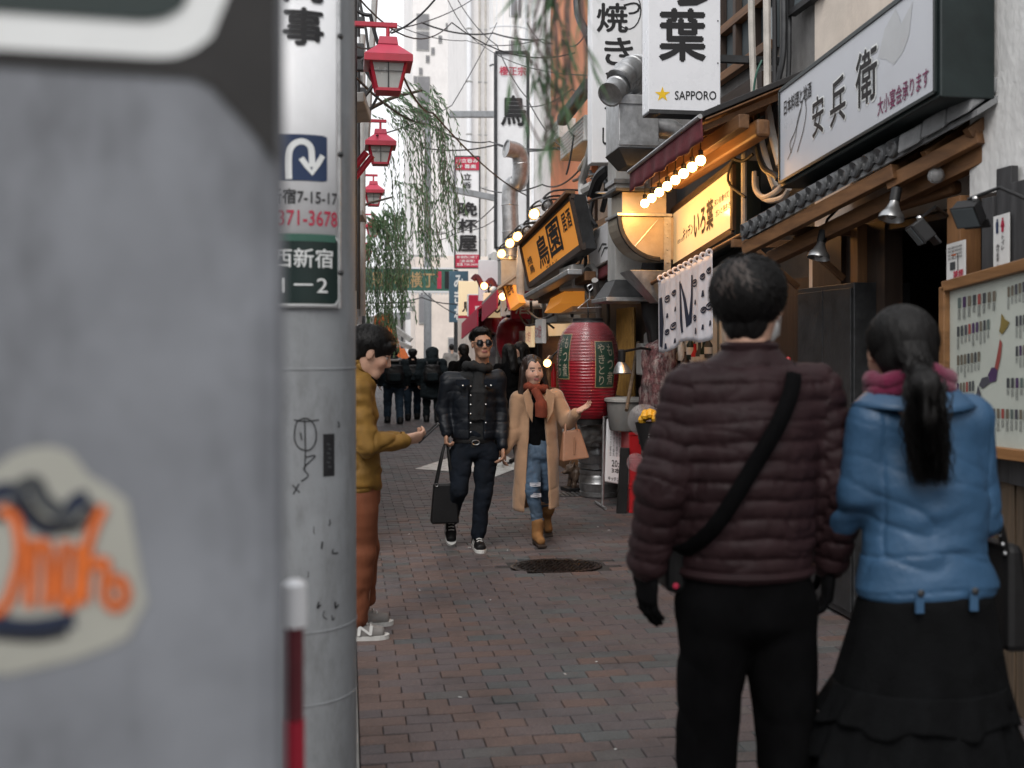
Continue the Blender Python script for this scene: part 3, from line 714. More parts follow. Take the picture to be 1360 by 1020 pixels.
# ---- tiled eave
A, B = PX(985, 312, 2.36), PX(1298, 141, 2.76)
AW, BW_ = A + V((.68, 0, .36)), B + V((.28, 0, .17))
n1 = 15
roof = MB().add([A + V((0, 0, -.012)), B + V((0, 0, -.012)), BW_, AW, A + V((0, 0, -.04)), B + V((0, 0, -.04)), BW_ + V((0, 0, -.04)), AW + V((0, 0, -.04))],
                [(0, 1, 2, 3), (4, 7, 6, 5), (0, 4, 5, 1), (1, 5, 6, 2), (2, 6, 7, 3), (3, 7, 4, 0)]).build('eave_roof', 'tile_flat', RA)
for i in range(n1):
    t_ = (i + .5) / n1 * .74
    e = lerp(A, B, t_); wl = lerp(AW, BW_, t_); r = .042
    b = MB(); b.tube([e + V((-.015, 0, .012)), lerp(e, wl, .5) + V((0, 0, .012)), wl + V((0, 0, .012))], [r, r * .95, r * .9], 12); b.build('roof_tile', 'roof_tile', RA, True)
    b = MB(); b.lathe([(0, 0), (.016, .001), (.018, .006), (.036, .007), (.045, .0), (.046, -.012)], e + V((-.016, 0, .012)), 16, axis=(-1, 0, .0)); b.build('tile_end', 'roof_tile', RA, True)
    e2 = lerp(A, B, t_ + .5 / n1 * .74); w2 = lerp(AW, BW_, t_ + .5 / n1 * .74)
    b = MB(); d = (B - A).normalized()
    b.grid(lambda u, v: lerp(e2, w2, v) + d * (.035 * (u - .5) * 2) + V((-.012 * (1 - v), 0, .010 - .016 * sin(pi * u))), 6, 3); b.build('pan_tile', 'tile_flat', RA, True, solid=.006)
for i in range(3):     # flat ridge tiles near the wall
    t0, t1 = .745 + i * .085, .745 + (i + 1) * .085 - .004
    p0, p1 = lerp(A, B, t0), lerp(A, B, t1); w0, w1 = lerp(AW, BW_, t0), lerp(AW, BW_, t1)
    b = MB(); up = V((0, 0, .012 + .008 * i)); b.hexa([p0 + up + V((-.03, 0, -.05)), p1 + up + V((-.03, 0, -.05)), w1 + up, w0 + up, p0 + up + V((-.02, 0, .04)), p1 + up + V((-.02, 0, .04)), w1 + up + V((0, 0, .05)), w0 + up + V((0, 0, .05))])
    b.build('ridge_tile', 'tile_flat', RA, bevel=.01)
b = MB(); b.beam(A + V((.03, .02, -.085)), lerp(A, B, .70) + V((.03, 0, -.085)), .05, .075); b.build('fascia_beam', 'wood_warm', RA, bevel=.004)
b = MB(); b.beam(lerp(A, B, .66) + V((.05, 0, -.12)), B + V((.08, .10, -.11)), .05, .07); b.build('fascia_beam', 'wood_warm', RA, bevel=.004)
b = MB(); b.beam(A + V((.20, .02, -.14)), lerp(A, B, .98) + V((.16, 0, -.16)), .07, .08); b.build('purlin', 'wood_warm', RA, bevel=.004)
for i in range(7):
    t_ = .06 + i * .145; e = lerp(A, B, t_) + V((.06, 0, -.07)); w0 = lerp(AW, BW_, t_) + V((0, 0, -.085))
    b = MB(); b.beam(e, w0, .045, .05); b.build('rafter', 'wood_warm', RA, bevel=.003)
q = PX(1215, 262, 2.85); b = MB(); b.beam(q + V((0, .3, -.02)), q + V((.08, -.25, .02)), .07, .07); b.build('log_beam', 'wood_warm', RA, bevel=.02)
for px, py in ((1120, 330), (1060, 345)):
    q = PX(px, py, 2.9); b = MB(); b.beam(q + V((-.45, 0, .10)), q + V((.1, 0, .10)), .05, .05); b.beam(q + V((-.3, 0, .07)), q + V((.0, 0, -.18)), .035, .035); b.build('bracket', 'wood_warm', RA, bevel=.003)
# charred fence planks and brown planks, right edge
px = 1303; i = 0
while px < 1420:
    w = 16 + (i % 3) * 5; top = [262, 222, 240, 215, 232, 224][i % 6]
    p0, p1 = PX(px, 400, 2.80), PX(px + w, 400, 2.80); zt = PX(px + w / 2, top, 2.80).z
    b = MB(); b.bx((2.80 + (i % 2) * .012, p1.y + .003, 1.0), (2.835 + (i % 2) * .012, p0.y - .003, zt)); b.build('plank', 'wood_black', RA, bevel=.003); px += w; i += 1
px = 1270; i = 0
while px < 1430:
    w = 11 + (i * 7 % 5) * 2; p0, p1 = PX(px, 600, 2.835), PX(px + w, 600, 2.835)
    b = MB(); b.bx((2.842 + (i % 2) * .008, p1.y + .002, 0), (2.862 + (i % 2) * .008, p0.y - .002, 1.2)); b.build('plank', 'wood_old', RA, bevel=.002); px += w; i += 1
# ---- the big lightbox sign
fb = quadX(1037, 122, 243, 1244, -36, 122, 2.58)
SG = thing('shop_sign', 'long grey lightbox sign in a black case above the tiled eave', 'sign', fb[0])
b = MB(); o = V((.002, 0, 0))
fw = (fb[1] - fb[0]).normalized(); up = (fb[3] - fb[0]).normalized()
c4 = [fb[0] - fw * .015 - up * .03, fb[1] + fw * .03 - up * .03, fb[2] + fw * .03 + up * .03, fb[3] - fw * .015 + up * .03]
b.slab(c4[0] + o, c4[1] + o, c4[2] + o, c4[3] + o, (.26, 0, 0)); b.build('case', 'sign_box_dark', SG, bevel=.006)
b = MB(); b.slab(*[p + V((-.006, 0, 0)) for p in fb], (.007, 0, 0)); b.build('face_panel', 'sign_grey', SG)
b = MB()
for p, q2 in ((fb[0], fb[1]), (fb[1], fb[2]), (fb[2], fb[3]), (fb[3], fb[0])): b.beam(p + V((-.008, 0, 0)), q2 + V((-.008, 0, 0)), .012, .016)
b.build('trim', 'sign_box_dark', SG)
fc = Face(fb[0] + V((-.006, 0, 0)), fb[1] + V((-.006, 0, 0)), fb[3] + V((-.006, 0, 0)), fb[2] + V((-.006, 0, 0)))
fc.n = V((-1, 0, 0))
for s, u0, v0, u1, v1 in (('安', .265, .25, .355, .66), ('兵', .395, .24, .505, .70), ('衛', .565, .26, .70, .78)):
    text(fc, s, u0, v0, u1, v1, 'lettering', 'ink_white', SG, .045, .002); text(fc, s, u0 + .004, v0 + .008, u1 - .004, v1 - .008, 'lettering', 'ink', SG, .018, .004)
text(fc, '日本料理と地酒', .04, .70, .26, .86, 'lettering', 'ink', SG, .01)
text(fc, '大小宴会承ります', .70, .08, .97, .25, 'lettering', 'ink_purple', SG, .012)
crane = [(.10, .25), (.09, .36), (.13, .45), (.17, .6), (.20, .75), (.22, .6), (.20, .42), (.17, .3), (.15, .22)]
uvstroke(fc, [(p.x, p.y) for p in smooth_pts(crane, 4)], .008, 'bird_outline', 'ink_soft', SG)
uvstroke(fc, [(p.x, p.y) for p in smooth_pts([(.07, .2), (.11, .3), (.14, .42), (.15, .55), (.18, .66)], 4)], .006, 'bird_outline', 'ink_soft', SG)
mat('sign_motif', (.44, .455, .47), .35, var=.08, bump=0)
for pl in ([(.70, .62), (.74, .84), (.80, .95), (.83, .78), (.89, .9), (.87, .62), (.84, .52), (.79, .46), (.75, .55)],):
    uvpoly(fc, pl, 'faded_motif', 'sign_motif', SG, .0015)
for i in range(3):
    p = lerp(fb[0], fb[1], .1 + i * .4); b = MB(); b.beam(p + V((.25, 0, .1)), p + V((.5, 0, .1)), .04, .04); b.build('mount', 'dark_steel', SG)
# ---- steel cabinet
cq = quadX(1057, 389, 640, 1131, 369, 760, 2.84)
CB = thing('steel_cabinet', 'dark grey two-door steel cabinet beside the restaurant entrance', 'cabinet', (2.9, cq[0].y, 0))
y0, y1, zt = cq[1].y, cq[0].y, (cq[2].z + cq[3].z) / 2
b = MB(); b.bx((2.855, y0, .02), (3.2, y1, zt)); b.build('body', 'dark_steel', CB, bevel=.005)
ym = (y0 + y1) / 2
for a, c in ((y0 + .02, ym - .004), (ym + .004, y1 - .02)):
    b = MB(); b.bx((2.843, a, .06), (2.854, c, zt - .03)); d_o = b.build('door', 'dark_steel', CB, bevel=.003)
b = MB(); b.bx((2.822, ym - .05, 1.255), (2.842, ym + .05, 1.285)); b.build('handle', 'steel', CB, bevel=.004)
# ---- notice board with a map
nb_ = quadX(1261, 381, 592, 1420, 338, 612, 2.76)
NB = thing('notice_board', 'wood framed notice board with a map of islands and many small labels', 'notice board', nb_[0])
b = MB(); b.slab(*nb_, (.05, 0, 0)); b.build('backing', 'wood_dark', NB)
b = MB(); dv = V((-.012, 0, 0)); b.slab(*[p + dv for p in nb_], (.011, 0, 0)); b.build('sheet', 'board_paper', NB)
for i in range(4):
    b = MB(); b.beam(nb_[i] + V((-.02, 0, 0)), nb_[(i + 1) % 4] + V((-.02, 0, 0)), .045, .05 if i % 2 == 0 else .045); b.build('frame_rail', 'wood_frame', NB, bevel=.005)
fn_ = Face(nb_[0] + dv, nb_[1] + dv, nb_[3] + dv, nb_[2] + dv); fn_.n = V((-1, 0, 0))
def bpx(px, py):   # pixel on the board -> uv
    p = PX(px, py, 2.748); u = (nb_[0].y - p.y) / (nb_[0].y - nb_[1].y); z0 = nb_[0].z + (nb_[1].z - nb_[0].z) * u; z1_ = nb_[3].z + (nb_[2].z - nb_[3].z) * u
    return (u, (p.z - z0) / (z1_ - z0))
mat('map_a', (.20, .15, .04), .6, bump=0); mat('map_b', (.28, .06, .05), .6, bump=0); mat('map_c', (.06, .03, .09), .6, bump=0); mat('map_d', (.06, .06, .075), .6, bump=0)
for pl, m_ in (([(1331, 416), (1336, 424), (1342, 428), (1338, 436), (1332, 444), (1328, 440), (1330, 430)], 'map_a'), ([(1329, 450), (1332, 456), (1330, 475), (1326, 492), (1322, 488), (1326, 468)], 'map_b'),
               ([(1326, 492), (1324, 506), (1316, 508), (1313, 498), (1318, 488), (1322, 488)], 'map_c'), ([(1313, 500), (1316, 508), (1306, 516), (1301, 512), (1305, 502)], 'map_d'), ([(1300, 512), (1304, 524), (1301, 535), (1297, 526)], 'map_d')):
    uvpoly(fn_, [bpx(*q) for q in pl], 'map_patch', m_, NB, .004)
rg = random.Random(5)
mat('map_e', (.14, .12, .09), .6, bump=0); mat('map_f', (.10, .13, .12), .6, bump=0); tc_ = ['map_c', 'map_d', 'ink_soft', 'map_e', 'map_f', 'map_e', 'ink_soft', 'map_b']
def strip(px, py, n, dx, sl):
    for i in range(n):
        x = px + i * dx; y = py + i * sl
        b = MB(); u, v = bpx(x, y); u2, v2 = bpx(x + dx * .62, y + 13); b.add([fn_.at(u, v2, .004), fn_.at(u2, v2, .004), fn_.at(u2, v, .004), fn_.at(u, v, .004)], [(0, 1, 2, 3)])
        b.build('label_photo', rg.choice(tc_), NB, fix=False)
        b = MB(); h = rg.uniform(7, 16)
        for k in range(2):
            u, v = bpx(x + dx * (.05 + k * .32), y + 15); u2, v2 = bpx(x + dx * (.16 + k * .32), y + 15 + h); b.add([fn_.at(u, v2, .004), fn_.at(u2, v2, .004), fn_.at(u2, v, .004), fn_.at(u, v, .004)], [(0, 1, 2, 3)])
        b.build('label_lettering', 'ink_soft', NB, fix=False)
for a in ((1273, 396, 8, 6.6, -1.3), (1272, 434, 9, 5, -1.2), (1272, 472, 7, 4.6, -.8), (1272, 509, 6, 4, -.6), (1276, 546, 5, 4, -.5), (1313, 542, 10, 6, 0.3), (1339, 381, 6, 5, -1.6), (1350, 420, 5, 5, -1), (1350, 460, 5, 5, -.8), (1338, 502, 7, 6, 0), ): strip(*a)
# posters
pq = quadX(1265, 325, 376, 1290, 318, 370, 2.80)
PO = thing('poster', 'white printed poster with a red stamp on the wooden post', 'poster', pq[0]); b = MB(); b.slab(*[p + V((-.03, 0, 0)) for p in pq], (.004, 0, 0)); b.build('sheet', 'paper', PO)
pf = Face(pq[0] + V((-.03, 0, 0)), pq[1] + V((-.03, 0, 0)), pq[3] + V((-.03, 0, 0)), pq[2] + V((-.03, 0, 0))); pf.n = V((-1, 0, 0))
for i in range(4): text(pf, '営業時間', .1, .84 - i * .09, .85, .9 - i * .09, 'lettering', 'ink_soft', PO)
text(pf, '禁煙', .4, .08, .92, .26, 'lettering', 'ink_red', PO, .03)
b = MB(); 
uvpoly(pf, [(.22, .3), (.5, .3), (.5, .5), (.22, .5)], 'printed_block', 'ink_soft', PO); uvpoly(pf, [(.3, .66), (.55, .66), (.55, .7), (.3, .7)], 'printed_block', 'ink_orange', PO); uvpoly(pf, [(.62, .25), (.66, .25), (.66, .7), (.62, .7)], 'printed_block', 'ink', PO)
pq = quadX(1321, 288, 364, 1342, 282, 359, 2.79)
PO = thing('toilet_sign', 'narrow white toilet sign with two figures on charred planks', 'sign', pq[0]); b = MB(); b.slab(*[p + V((-.006, 0, 0)) for p in pq], (.004, 0, 0)); b.build('sheet', 'paper', PO)
pf = Face(pq[0] + V((-.006, 0, 0)), pq[1] + V((-.006, 0, 0)), pq[3] + V((-.006, 0, 0)), pq[2] + V((-.006, 0, 0))); pf.n = V((-1, 0, 0))
for uc, m_ in ((.28, 'ink_blue'), (.62, 'ink_red')):
    b = MB(); cc = pf.at(uc, .92, .003); 
    uvpoly(pf, [(uc + .06 * cos(k * pi / 4), .92 + .02 * sin(k * pi / 4)) for k in range(8)], 'figure', m_, PO)
    uvpoly(pf, [(uc - .09, .80), (uc + .09, .80), (uc + .07, .895), (uc - .07, .895)] if m_ == 'ink_blue' else [(uc - .13, .78), (uc + .13, .78), (uc + .06, .895), (uc - .06, .895)], 'figure', m_, PO)
    uvpoly(pf, [(uc - .07, .69), (uc + .07, .69), (uc + .07, .80), (uc - .07, .80)], 'figure', m_, PO)
text(pf, 'トイレ', .55, .38, .75, .64, 'lettering', 'ink', PO, .01, vertical=True); text(pf, 'あります。', .22, .12, .42, .5, 'lettering', 'ink', PO, .01, vertical=True)
# spotlights
def spot(px, py, X, s, lab, yaw, armto):
    p = PX(px, py, X); t = thing('floodlight', lab, 'floodlight', p, 'black floodlights under the eave')
    R = Matrix.Rotation(yaw, 3, 'Z') @ Matrix.Rotation(radians(-38), 3, 'Y')
    b = MB(); b.box(p, (.10 * s, .17 * s, .16 * s), R); b.box(p + R @ V((-.055 * s, 0, 0)), (.015 * s, .185 * s, .175 * s), R); b.build('housing', 'black', t, bevel=.008)
    b = MB(); b.box(p + R @ V((-.0635 * s, 0, 0)), (.004, .16 * s, .15 * s), R); b.build('lens', 'window_glass', t)
    b = MB(); b.box(p + R @ V((.02, 0, -.115 * s)), (.02 * s, .19 * s, .07 * s), R); b.build('barn_door', 'black', t, bevel=.003)
    q = V(armto); b = MB(); b.tube([p + R @ V((.03, 0, .08 * s)), lerp(p, q, .5) + V((0, 0, .08)), q], .014 * s, 8); b.build('arm', 'black', t, True)
    b = MB(); b.ball(p + R @ V((.02, -.06 * s, .09 * s)), .022 * s, 8); b.build('knuckle', 'steel', t, True)
q = PX(1287, 283, 2.55); spot(1287, 283, 2.5, .58, 'black floodlight on an arm beside the charred planks', .5, PX(1372, 268, 2.6))
spot(1224, 307, 2.62, .62, 'black floodlight hanging at the dark doorway', -.3, PX(1260, 288, 2.85))
def cone_lamp(px, py, X, lab):
    p = PX(px, py, X); t = thing('pendant_lamp', lab, 'lamp', p, 'silver lamps under the eave')
    ax = V((-.25, -.1, -1)).normalized()
    b = MB(); b.lathe([(.022, -.02), (.026, .0), (.040, .03), (.058, .05), (.064, .075), (.062, .075), (.054, .05), (.02, .02)], p, 20, axis=ax); b.build('shade', 'steel', t, True)
    b = MB(); b.lathe([(.018, -.09), (.026, -.085), (.026, -.02), (.02, -.015)], p, 14, axis=ax); b.build('socket', 'black', t, True)
    b = MB(); b.ball(p + ax * .045, .03, 10); b.build('bulb', 'bulb_glass', t, True)
    b = MB(); b.tube([p - ax * .085, p + V((.05, .02, .15)), p + V((.12, .02, .22))], .008, 6); b.build('arm', 'black', t, True)
cone_lamp(1187, 272, 2.66, 'silver cone lamp hanging in the middle of the eave')
cone_lamp(1090, 326, 2.62, 'silver cone lamp hanging at the far end of the eave')
p = PX(1243, 233, 2.78); t = thing('bare_bulb', 'unlit bare bulb on the wooden beam near the wall', 'bulb', p)
b = MB(); b.ball(p, .04, 12); b.build('glass', 'bulb_glass', t, True); b = MB(); b.lathe([(.02, 0), (.022, .05)], p + V((0, 0, .03)), 12); b.build('socket', 'black', t, True)

# ================================================================ pipes and cables between the two buildings
def bundle(name, lab, cat, lines, m):
    t = None
    for i, (pts, r, mm) in enumerate(lines):
        P = [PX(x, y, X) for x, y, X in pts]; P = smooth_pts(P, 5)
        if t is None: t = thing(name, lab, cat, P[-1])
        b = MB(); b.tube(P, r, 8); b.build('pipe', mm, t, True)
    return t
bundle('pipe_bundle', 'bundle of grey and white pipes and cables running down the wall', 'pipes', [
    ([(997, -60, 2.9), (999, 60, 2.9), (1004, 150, 2.88), (1018, 215, 2.86), (1030, 250, 2.85)], .026, 'cable_white'),
    ([(1018, -60, 2.92), (1019, 60, 2.92), (1021, 150, 2.9), (1036, 220, 2.88)], .028, 'cable_white'),
    ([(1028, -60, 2.95), (1029, 80, 2.95), (1027, 150, 2.93), (1014, 200, 2.9)], .018, 'rubber'),
    ([(1040, -60, 2.97), (1041, 60, 2.97), (1034, 105, 2.95), (1026, 150, 2.94)], .022, 'dark_steel'),
    ([(1048, -60, 3.02), (1048, 70, 3.02), (1046, 115, 3.02)], .018, 'dark_steel'),
    ([(1006, 140, 2.86), (1006, 190, 2.84), (1014, 222, 2.82), (1030, 233, 2.8), (1034, 238, 2.8)], .022, 'dark_steel'),
    ([(1004, 235, 2.85), (1006, 255, 2.84), (1020, 266, 2.8), (1040, 262, 2.76), (1048, 250, 2.75)], .019, 'cable_white'),
    ([(1002, 228, 2.83), (1003, 250, 2.82), (1014, 262, 2.8), (1034, 252, 2.77), (1040, 238, 2.76)], .019, 'cable_white'),
    ([(1000, 205, 2.85), (985, 214, 2.8), (966, 205, 2.72), (955, 190, 2.7)], .013, 'rubber'),
    ([(1000, 160, 2.86), (978, 200, 2.78), (967, 240, 2.74), (990, 262, 2.75)], .010, 'rubber'),
    ([(1012, 80, 2.9), (1004, 100, 2.86), (1001, 130, 2.85), (1008, 160, 2.85)], .008, 'ink_green')], 'cable_white')
for (px, py) in ((1012, 146), (1019, 70), (1026, 215)):
    pass
bundle('drain_pipe', 'thin grey drain pipe standing beside the tiled eave', 'pipe', [([(988, 185, 2.82), (988, 300, 2.82)], .022, 'grey_box')], 'grey_box')

# ================================================================ the shop with the row of bulbs
RB = thing('bulb_lit_shop', 'narrow dark wooden shop with a bulb lit awning and white door curtain', 'building', (3, 8, 0))
b = MB(); b.bx((3.05, 6.605, 0), (8, 9.7, 2.05)); b.build('lower_wall', 'wood_dark', RB)
b = MB(); b.bx((3.1, 6.605, 2.053), (8, 9.7, 3.35)); b.build('middle_wall', 'dark_steel', RB)
b = MB(); b.bx((3.12, 6.605, 3.353), (8, 9.7, 8)); b.build('upper_wall', 'grey_wall', RB)
a, c = PX(958, 105, 3.05), PX(1003, 105, 3.05)
win = MB(); win.bx((3.09, c.y - .3, a.z - .02), (3.118, a.y + .2, a.z + 1.6)); wn = win.build('window', 'window_glass', RB)
for zz in (a.z, PX(960, 42, 3.05).z, a.z + 1.3):
    b = MB(); b.bx((3.02, c.y - .3, zz - .035), (3.088, a.y + .2, zz + .035)); b.build('window_rail', 'wood_warm', wn, bevel=.004)
for px in (958, 978, 1003):
    q = PX(px, 60, 3.05); b = MB(); b.bx((3.03, q.y - .03, a.z + .037), (3.087, q.y + .03, a.z + 1.6)); b.build('window_stile', 'wood_dark', wn, bevel=.004)
b = MB(); b.bx((2.98, c.y - .3, a.z - .35), (3.09, a.y + .2, a.z - .2)); b.build('sill_board', 'wood_dark_y', RB)
# lower front: sliding window with pale frames, and a pale panel above
fr = quadX(886, 440, 560, 960, 425, 640, 2.98)
for i in range(6):
    p = lerp(fr[0], fr[1], i / 5); b = MB(); b.bx((2.96, p.y - .025, .4), (3.04, p.y + .025, 1.95)); b.build('window_stile', 'white_box', RB, bevel=.003)
b = MB(); b.bx((3.03, fr[1].y, .6), (3.045, fr[0].y, 1.9)); b.build('window_glass', 'window_glass', RB)
pp = quadX(906, 380, 420, 985, 335, 385, 2.93)
b = MB(); b.slab(*pp, (.1, 0, 0)); b.build('pale_panel', 'white_box', RB)
# small goods on the window ledge
rg = random.Random(11)
for i in range(9):
    p = PX(893 + i * 6, rg.uniform(474, 500), 2.92); t = thing('bottle', 'small bottle in the shop window below the curtain, %s from the far end' % ['first', 'second', 'third', 'fourth', 'fifth', 'sixth', 'seventh', 'eighth', 'ninth'][i], 'bottle', p, 'bottles in the shop window')
    h = rg.uniform(.16, .26); b = MB(); b.lathe([(.032, 0), (.034, .01), (.034, h * .6), (.014, h * .78), (.013, h), (.015, h + .012)], p, 12); b.build('glass', rg.choice(['sign_green', 'ink_soft', 'wood_dark', 'plastic_red', 'white_box']), t, True)
    b = MB(); b.lathe([(.0352, h * .2), (.0352, h * .5)], p, 12); b.build('label', 'paper', t, True)
# ---- lit sign
sq = quadX(894, 284, 352, 972, 224, 303, 2.78)
t = thing('shop_sign', 'warm backlit sign with black lettering under the row of bulbs', 'sign', sq[0])
fw = (sq[1] - sq[0]).normalized(); up = V((0, 0, 1))
c4 = [sq[0] - fw * .05 - up * .05, sq[1] + fw * .05 - up * .05, sq[2] + fw * .05 + up * .05, sq[3] - fw * .05 + up * .05]
b = MB(); b.slab(*[p + V((.004, 0, 0)) for p in c4], (.2, 0, 0)); b.build('case', 'sign_box_dark', t, bevel=.005)
b = MB(); b.slab(*sq, (.003, 0, 0)); b.build('face_panel', 'lit_cream', t)
for i in range(4):
    b = MB(); b.beam(lerp(sq[i], c4[i], .5), lerp(sq[(i + 1) % 4], c4[(i + 1) % 4], .5), .03, .05); b.build('frame_rail', 'wood_dark_y', t, bevel=.003)
fc = Face(sq[0], sq[1], sq[3], sq[2]); fc.n = V((-1, 0, 0))
text(fc, '新宿思い出横丁', .09, .34, .22, .42, 'lettering', 'ink_soft', t)
text(fc, 'キッチン', .20, .34, .38, .56, 'lettering', 'ink', t, .02)
text(fc, 'いろ葉', .40, .22, .72, .74, 'lettering', 'ink', t, .035)
text(fc, 'タンを食べて', .74, .56, .96, .68, 'lettering', 'ink', t, .01); text(fc, 'ガンと長生き', .76, .36, .98, .48, 'lettering', 'ink', t, .01)
# ---- awning with bulbs
ea, eb = PX(838, 246, 2.28), PX(934, 176, 2.28); top = .25
AWN = thing('awning', 'dark awning with a maroon valance over the row of bulbs', 'awning', ea)
b = MB(); b.hexa([ea + V((0, 0, .10)), eb + V((0, 0, .10)), eb + V((.75, 0, .42)), ea + V((.75, 0, .42)), ea + V((0, 0, .14)), eb + V((0, 0, .14)), eb + V((.75, 0, .46)), ea + V((.75, 0, .46))]); b.build('roof_sheet', 'awning_black', AWN, bevel=.004)
b = MB(); b.grid(lambda u, v: lerp(ea, eb, u) + V((-.01 + .012 * sin(u * 40) * (1 - v), 0, -.06 + .16 * v + .008 * sin(u * 21) * (1 - v))), 40, 4); b.build('valance', 'awning_red', AWN, True, solid=.004)
b = MB(); b.tube([ea + V((-.02, 0, .105)), eb + V((-.02, 0, .105))], .016, 8); b.build('front_rail', 'galvanised', AWN, True)
b = MB(); b.hexa([ea + V((.02, 0, .085)), eb + V((.02, 0, .085)), eb + V((.74, 0, .395)), ea + V((.74, 0, .395)), ea + V((.02, 0, .095)), eb + V((.02, 0, .095)), eb + V((.74, 0, .405)), ea + V((.74, 0, .405))]); b.build('soffit', 'wood_warm', AWN)
for i in range(6):
    e = lerp(ea, eb, .04 + i * .18); b = MB(); b.beam(e + V((.03, 0, .05)), e + V((.74, 0, .36)), .04, .04); b.build('rafter', 'wood_warm', AWN)
b = MB(); b.beam(ea + V((.22, .1, .05)), eb + V((.22, -.15, .05)), .07, .09); b.build('beam', 'wood_warm', AWN, bevel=.005)
b = MB(); b.beam(ea + V((.42, .1, .05)), eb + V((.42, .02, .05)), .10, .12); b.build('beam', 'wood_warm', AWN, bevel=.02)
BULBX = 2.42
for i in range(8):
    px = 856.5 + (930.5 - 856.5) * (i / 7) ** 1.08; py = 270 + (213 - 270) * (px - 856.5) / 74
    p = PX(px, py, BULBX)
    t = thing('light_bulb', 'lit clear bulb, %s' % ['farthest of the row under the awning', 'second from the far end of the awning row', 'third from the far end of the awning row', 'fourth from the far end of the awning row', 'fifth from the far end of the awning row', 'third from the near end of the awning row', 'second from the near end of the awning row', 'nearest of the row under the awning'][i], 'light bulb', p, 'bulbs under the awning')
    b = MB(); b.ball(p, .036, 14); b.build('glass', 'bulb', t, True)
    b = MB(); b.lathe([(.016, .024), (.018, .03), (.018, .07), (.010, .075)], p, 10); b.build('socket', 'black', t, True)
    b = MB(); b.tube([p + V((0, 0, .07)), p + V((0, 0, .16))], .004, 5); b.build('wire', 'black', t)
    b = MB()
    for k in range(6):
        a_ = k * pi / 3; b.tube([p + V((.018 * cos(a_), .018 * sin(a_), .03)), p + V((.046 * cos(a_), .046 * sin(a_), 0)), p + V((.02 * cos(a_), .02 * sin(a_), -.046))], .0012, 4)
    b.build('wire_cage', 'black', t)
    lt = bpy.data.lights.new('bulb_light', 'POINT'); lt.energy = 3.2; lt.color = (1, .45, .10); lt.shadow_soft_size = .03
    lo = bpy.data.objects.new('bulb_light', lt); COL.objects.link(lo); lo.location = (0, 0, -.055); lo.parent = t
# ---- curved hood and duct below
hp = PY(868, 292, 8.85); R_ = .36
t = thing('duct_hood', 'curved sheet metal duct hood lit yellow by the bulbs', 'duct', hp)
poly = [(.08, 0), (-.36, 0)] + [(-.36 + R_ * (1 - cos(a_)), -R_ * sin(a_)) for a_ in [radians(q) for q in range(8, 91, 9)]] + [(.12, -R_)] + [(.12, 0)]
b = MB(); b.prism([hp + V((x, -.2, z)) for x, z in poly], (0, .4, 0)); b.build('curved_body', 'hood_metal', t, bevel=.004)
b = MB(); b.tube([hp + V((x, -.205, z)) for x, z in poly[1:-2]], .022, 6); b.build('edge_rim', 'dark_steel', t, True)
b = MB(); b.tube([hp + V((-.02, -.204, -.02)), hp + V((-.24, -.204, -.27))], .005, 5); b.build('seam', 'galvanised', t)
b = MB(); b.bx(hp + V((-.38, -.22, .004)), hp + V((.10, .22, .03))); b.build('flange', 'galvanised', t, bevel=.003)
b = MB(); b.bx(hp + V((-.33, -.18, .032)), hp + V((.06, .18, .21))); b.build('upper_box', 'hood_metal', t, bevel=.004)
b = MB(); b.bx(hp + V((-.40, -.23, .213)), hp + V((.10, .23, .24))); b.build('flange', 'dark_steel', t, bevel=.003)
b = MB(); b.hexa([hp + V(q) for q in ((.0, -.12, -.72), (.12, -.12, -.72), (.12, .12, -.72), (.0, .12, -.72), (-.26, -.18, -.45), (.12, -.18, -.45), (.12, .18, -.45), (-.26, .18, -.45))]); b.build('lower_funnel', 'galvanised', t, bevel=.004)
for i in range(6):
    b = MB(); b.ball(hp + V((.06, -.215, -.06 - i * .11)), .008, 6); b.build('rivet', 'steel', t, True)
b = MB(); b.bx(hp + V((.03, -.212, -.72)), hp + V((.09, -.2, .0))); b.build('strap', 'galvanised', t)
# ---- big white box sign with the yellow star
SY = 7.25
q = [PY(861, 148, SY), PY(957, 148, SY), PY(957, -75, SY), PY(861, -75, SY)]
t = thing('shop_sign', 'tall white box sign with a yellow star and one large black character', 'sign', q[0])
b = MB(); b.slab(*q, (0, .16, 0)); b.build('case', 'lit_white', t, bevel=.006)
fc = Face(q[0], q[1], q[3]); fc.n = V((0, -1, 0))
H_ = (q[3] - q[0]).length; Wd = (q[1] - q[0]).length
vv = lambda py: (148 - py) / 223.0
uu = lambda px: (px - 861) / 96.0
text(fc, '葉', uu(876), vv(80), uu(936), vv(12), 'lettering', 'ink', t, .03)
text(fc, 'ろ', uu(884), vv(6), uu(944), vv(-52), 'lettering', 'ink', t, .03)
st = []
for k in range(10):
    r = 10.5 if k % 2 == 0 else 4.1; a_ = pi / 2 + k * pi / 5; st.append((uu(879.5 + r * cos(a_)), vv(125.5 - r * sin(a_))))
uvpoly(fc, st, 'star', 'ink_yellow', t)
text(fc, 'SAPPORO', uu(896), vv(132.5), uu(951), vv(121), 'lettering', 'ink', t, .02)
b = MB(); b.bx(q[0] + V((.005, -.004, -.012)), q[1] + V((-.005, .16, -.001))); b.build('bottom_rail', 'dark_steel', t)
for py in (28, 84, 140):
    p = PY(955, py, SY); b = MB(); b.ball(p + V((-.01, -.004, 0)), .006, 6); b.build('rivet', 'dark_steel', t)
for z_ in (.4, 1.0):
    b = MB(); b.beam(q[1] + V((.0, .08, z_)), q[1] + V((.55, .08, z_)), .05, .05); b.build('bracket', 'dark_steel', t)
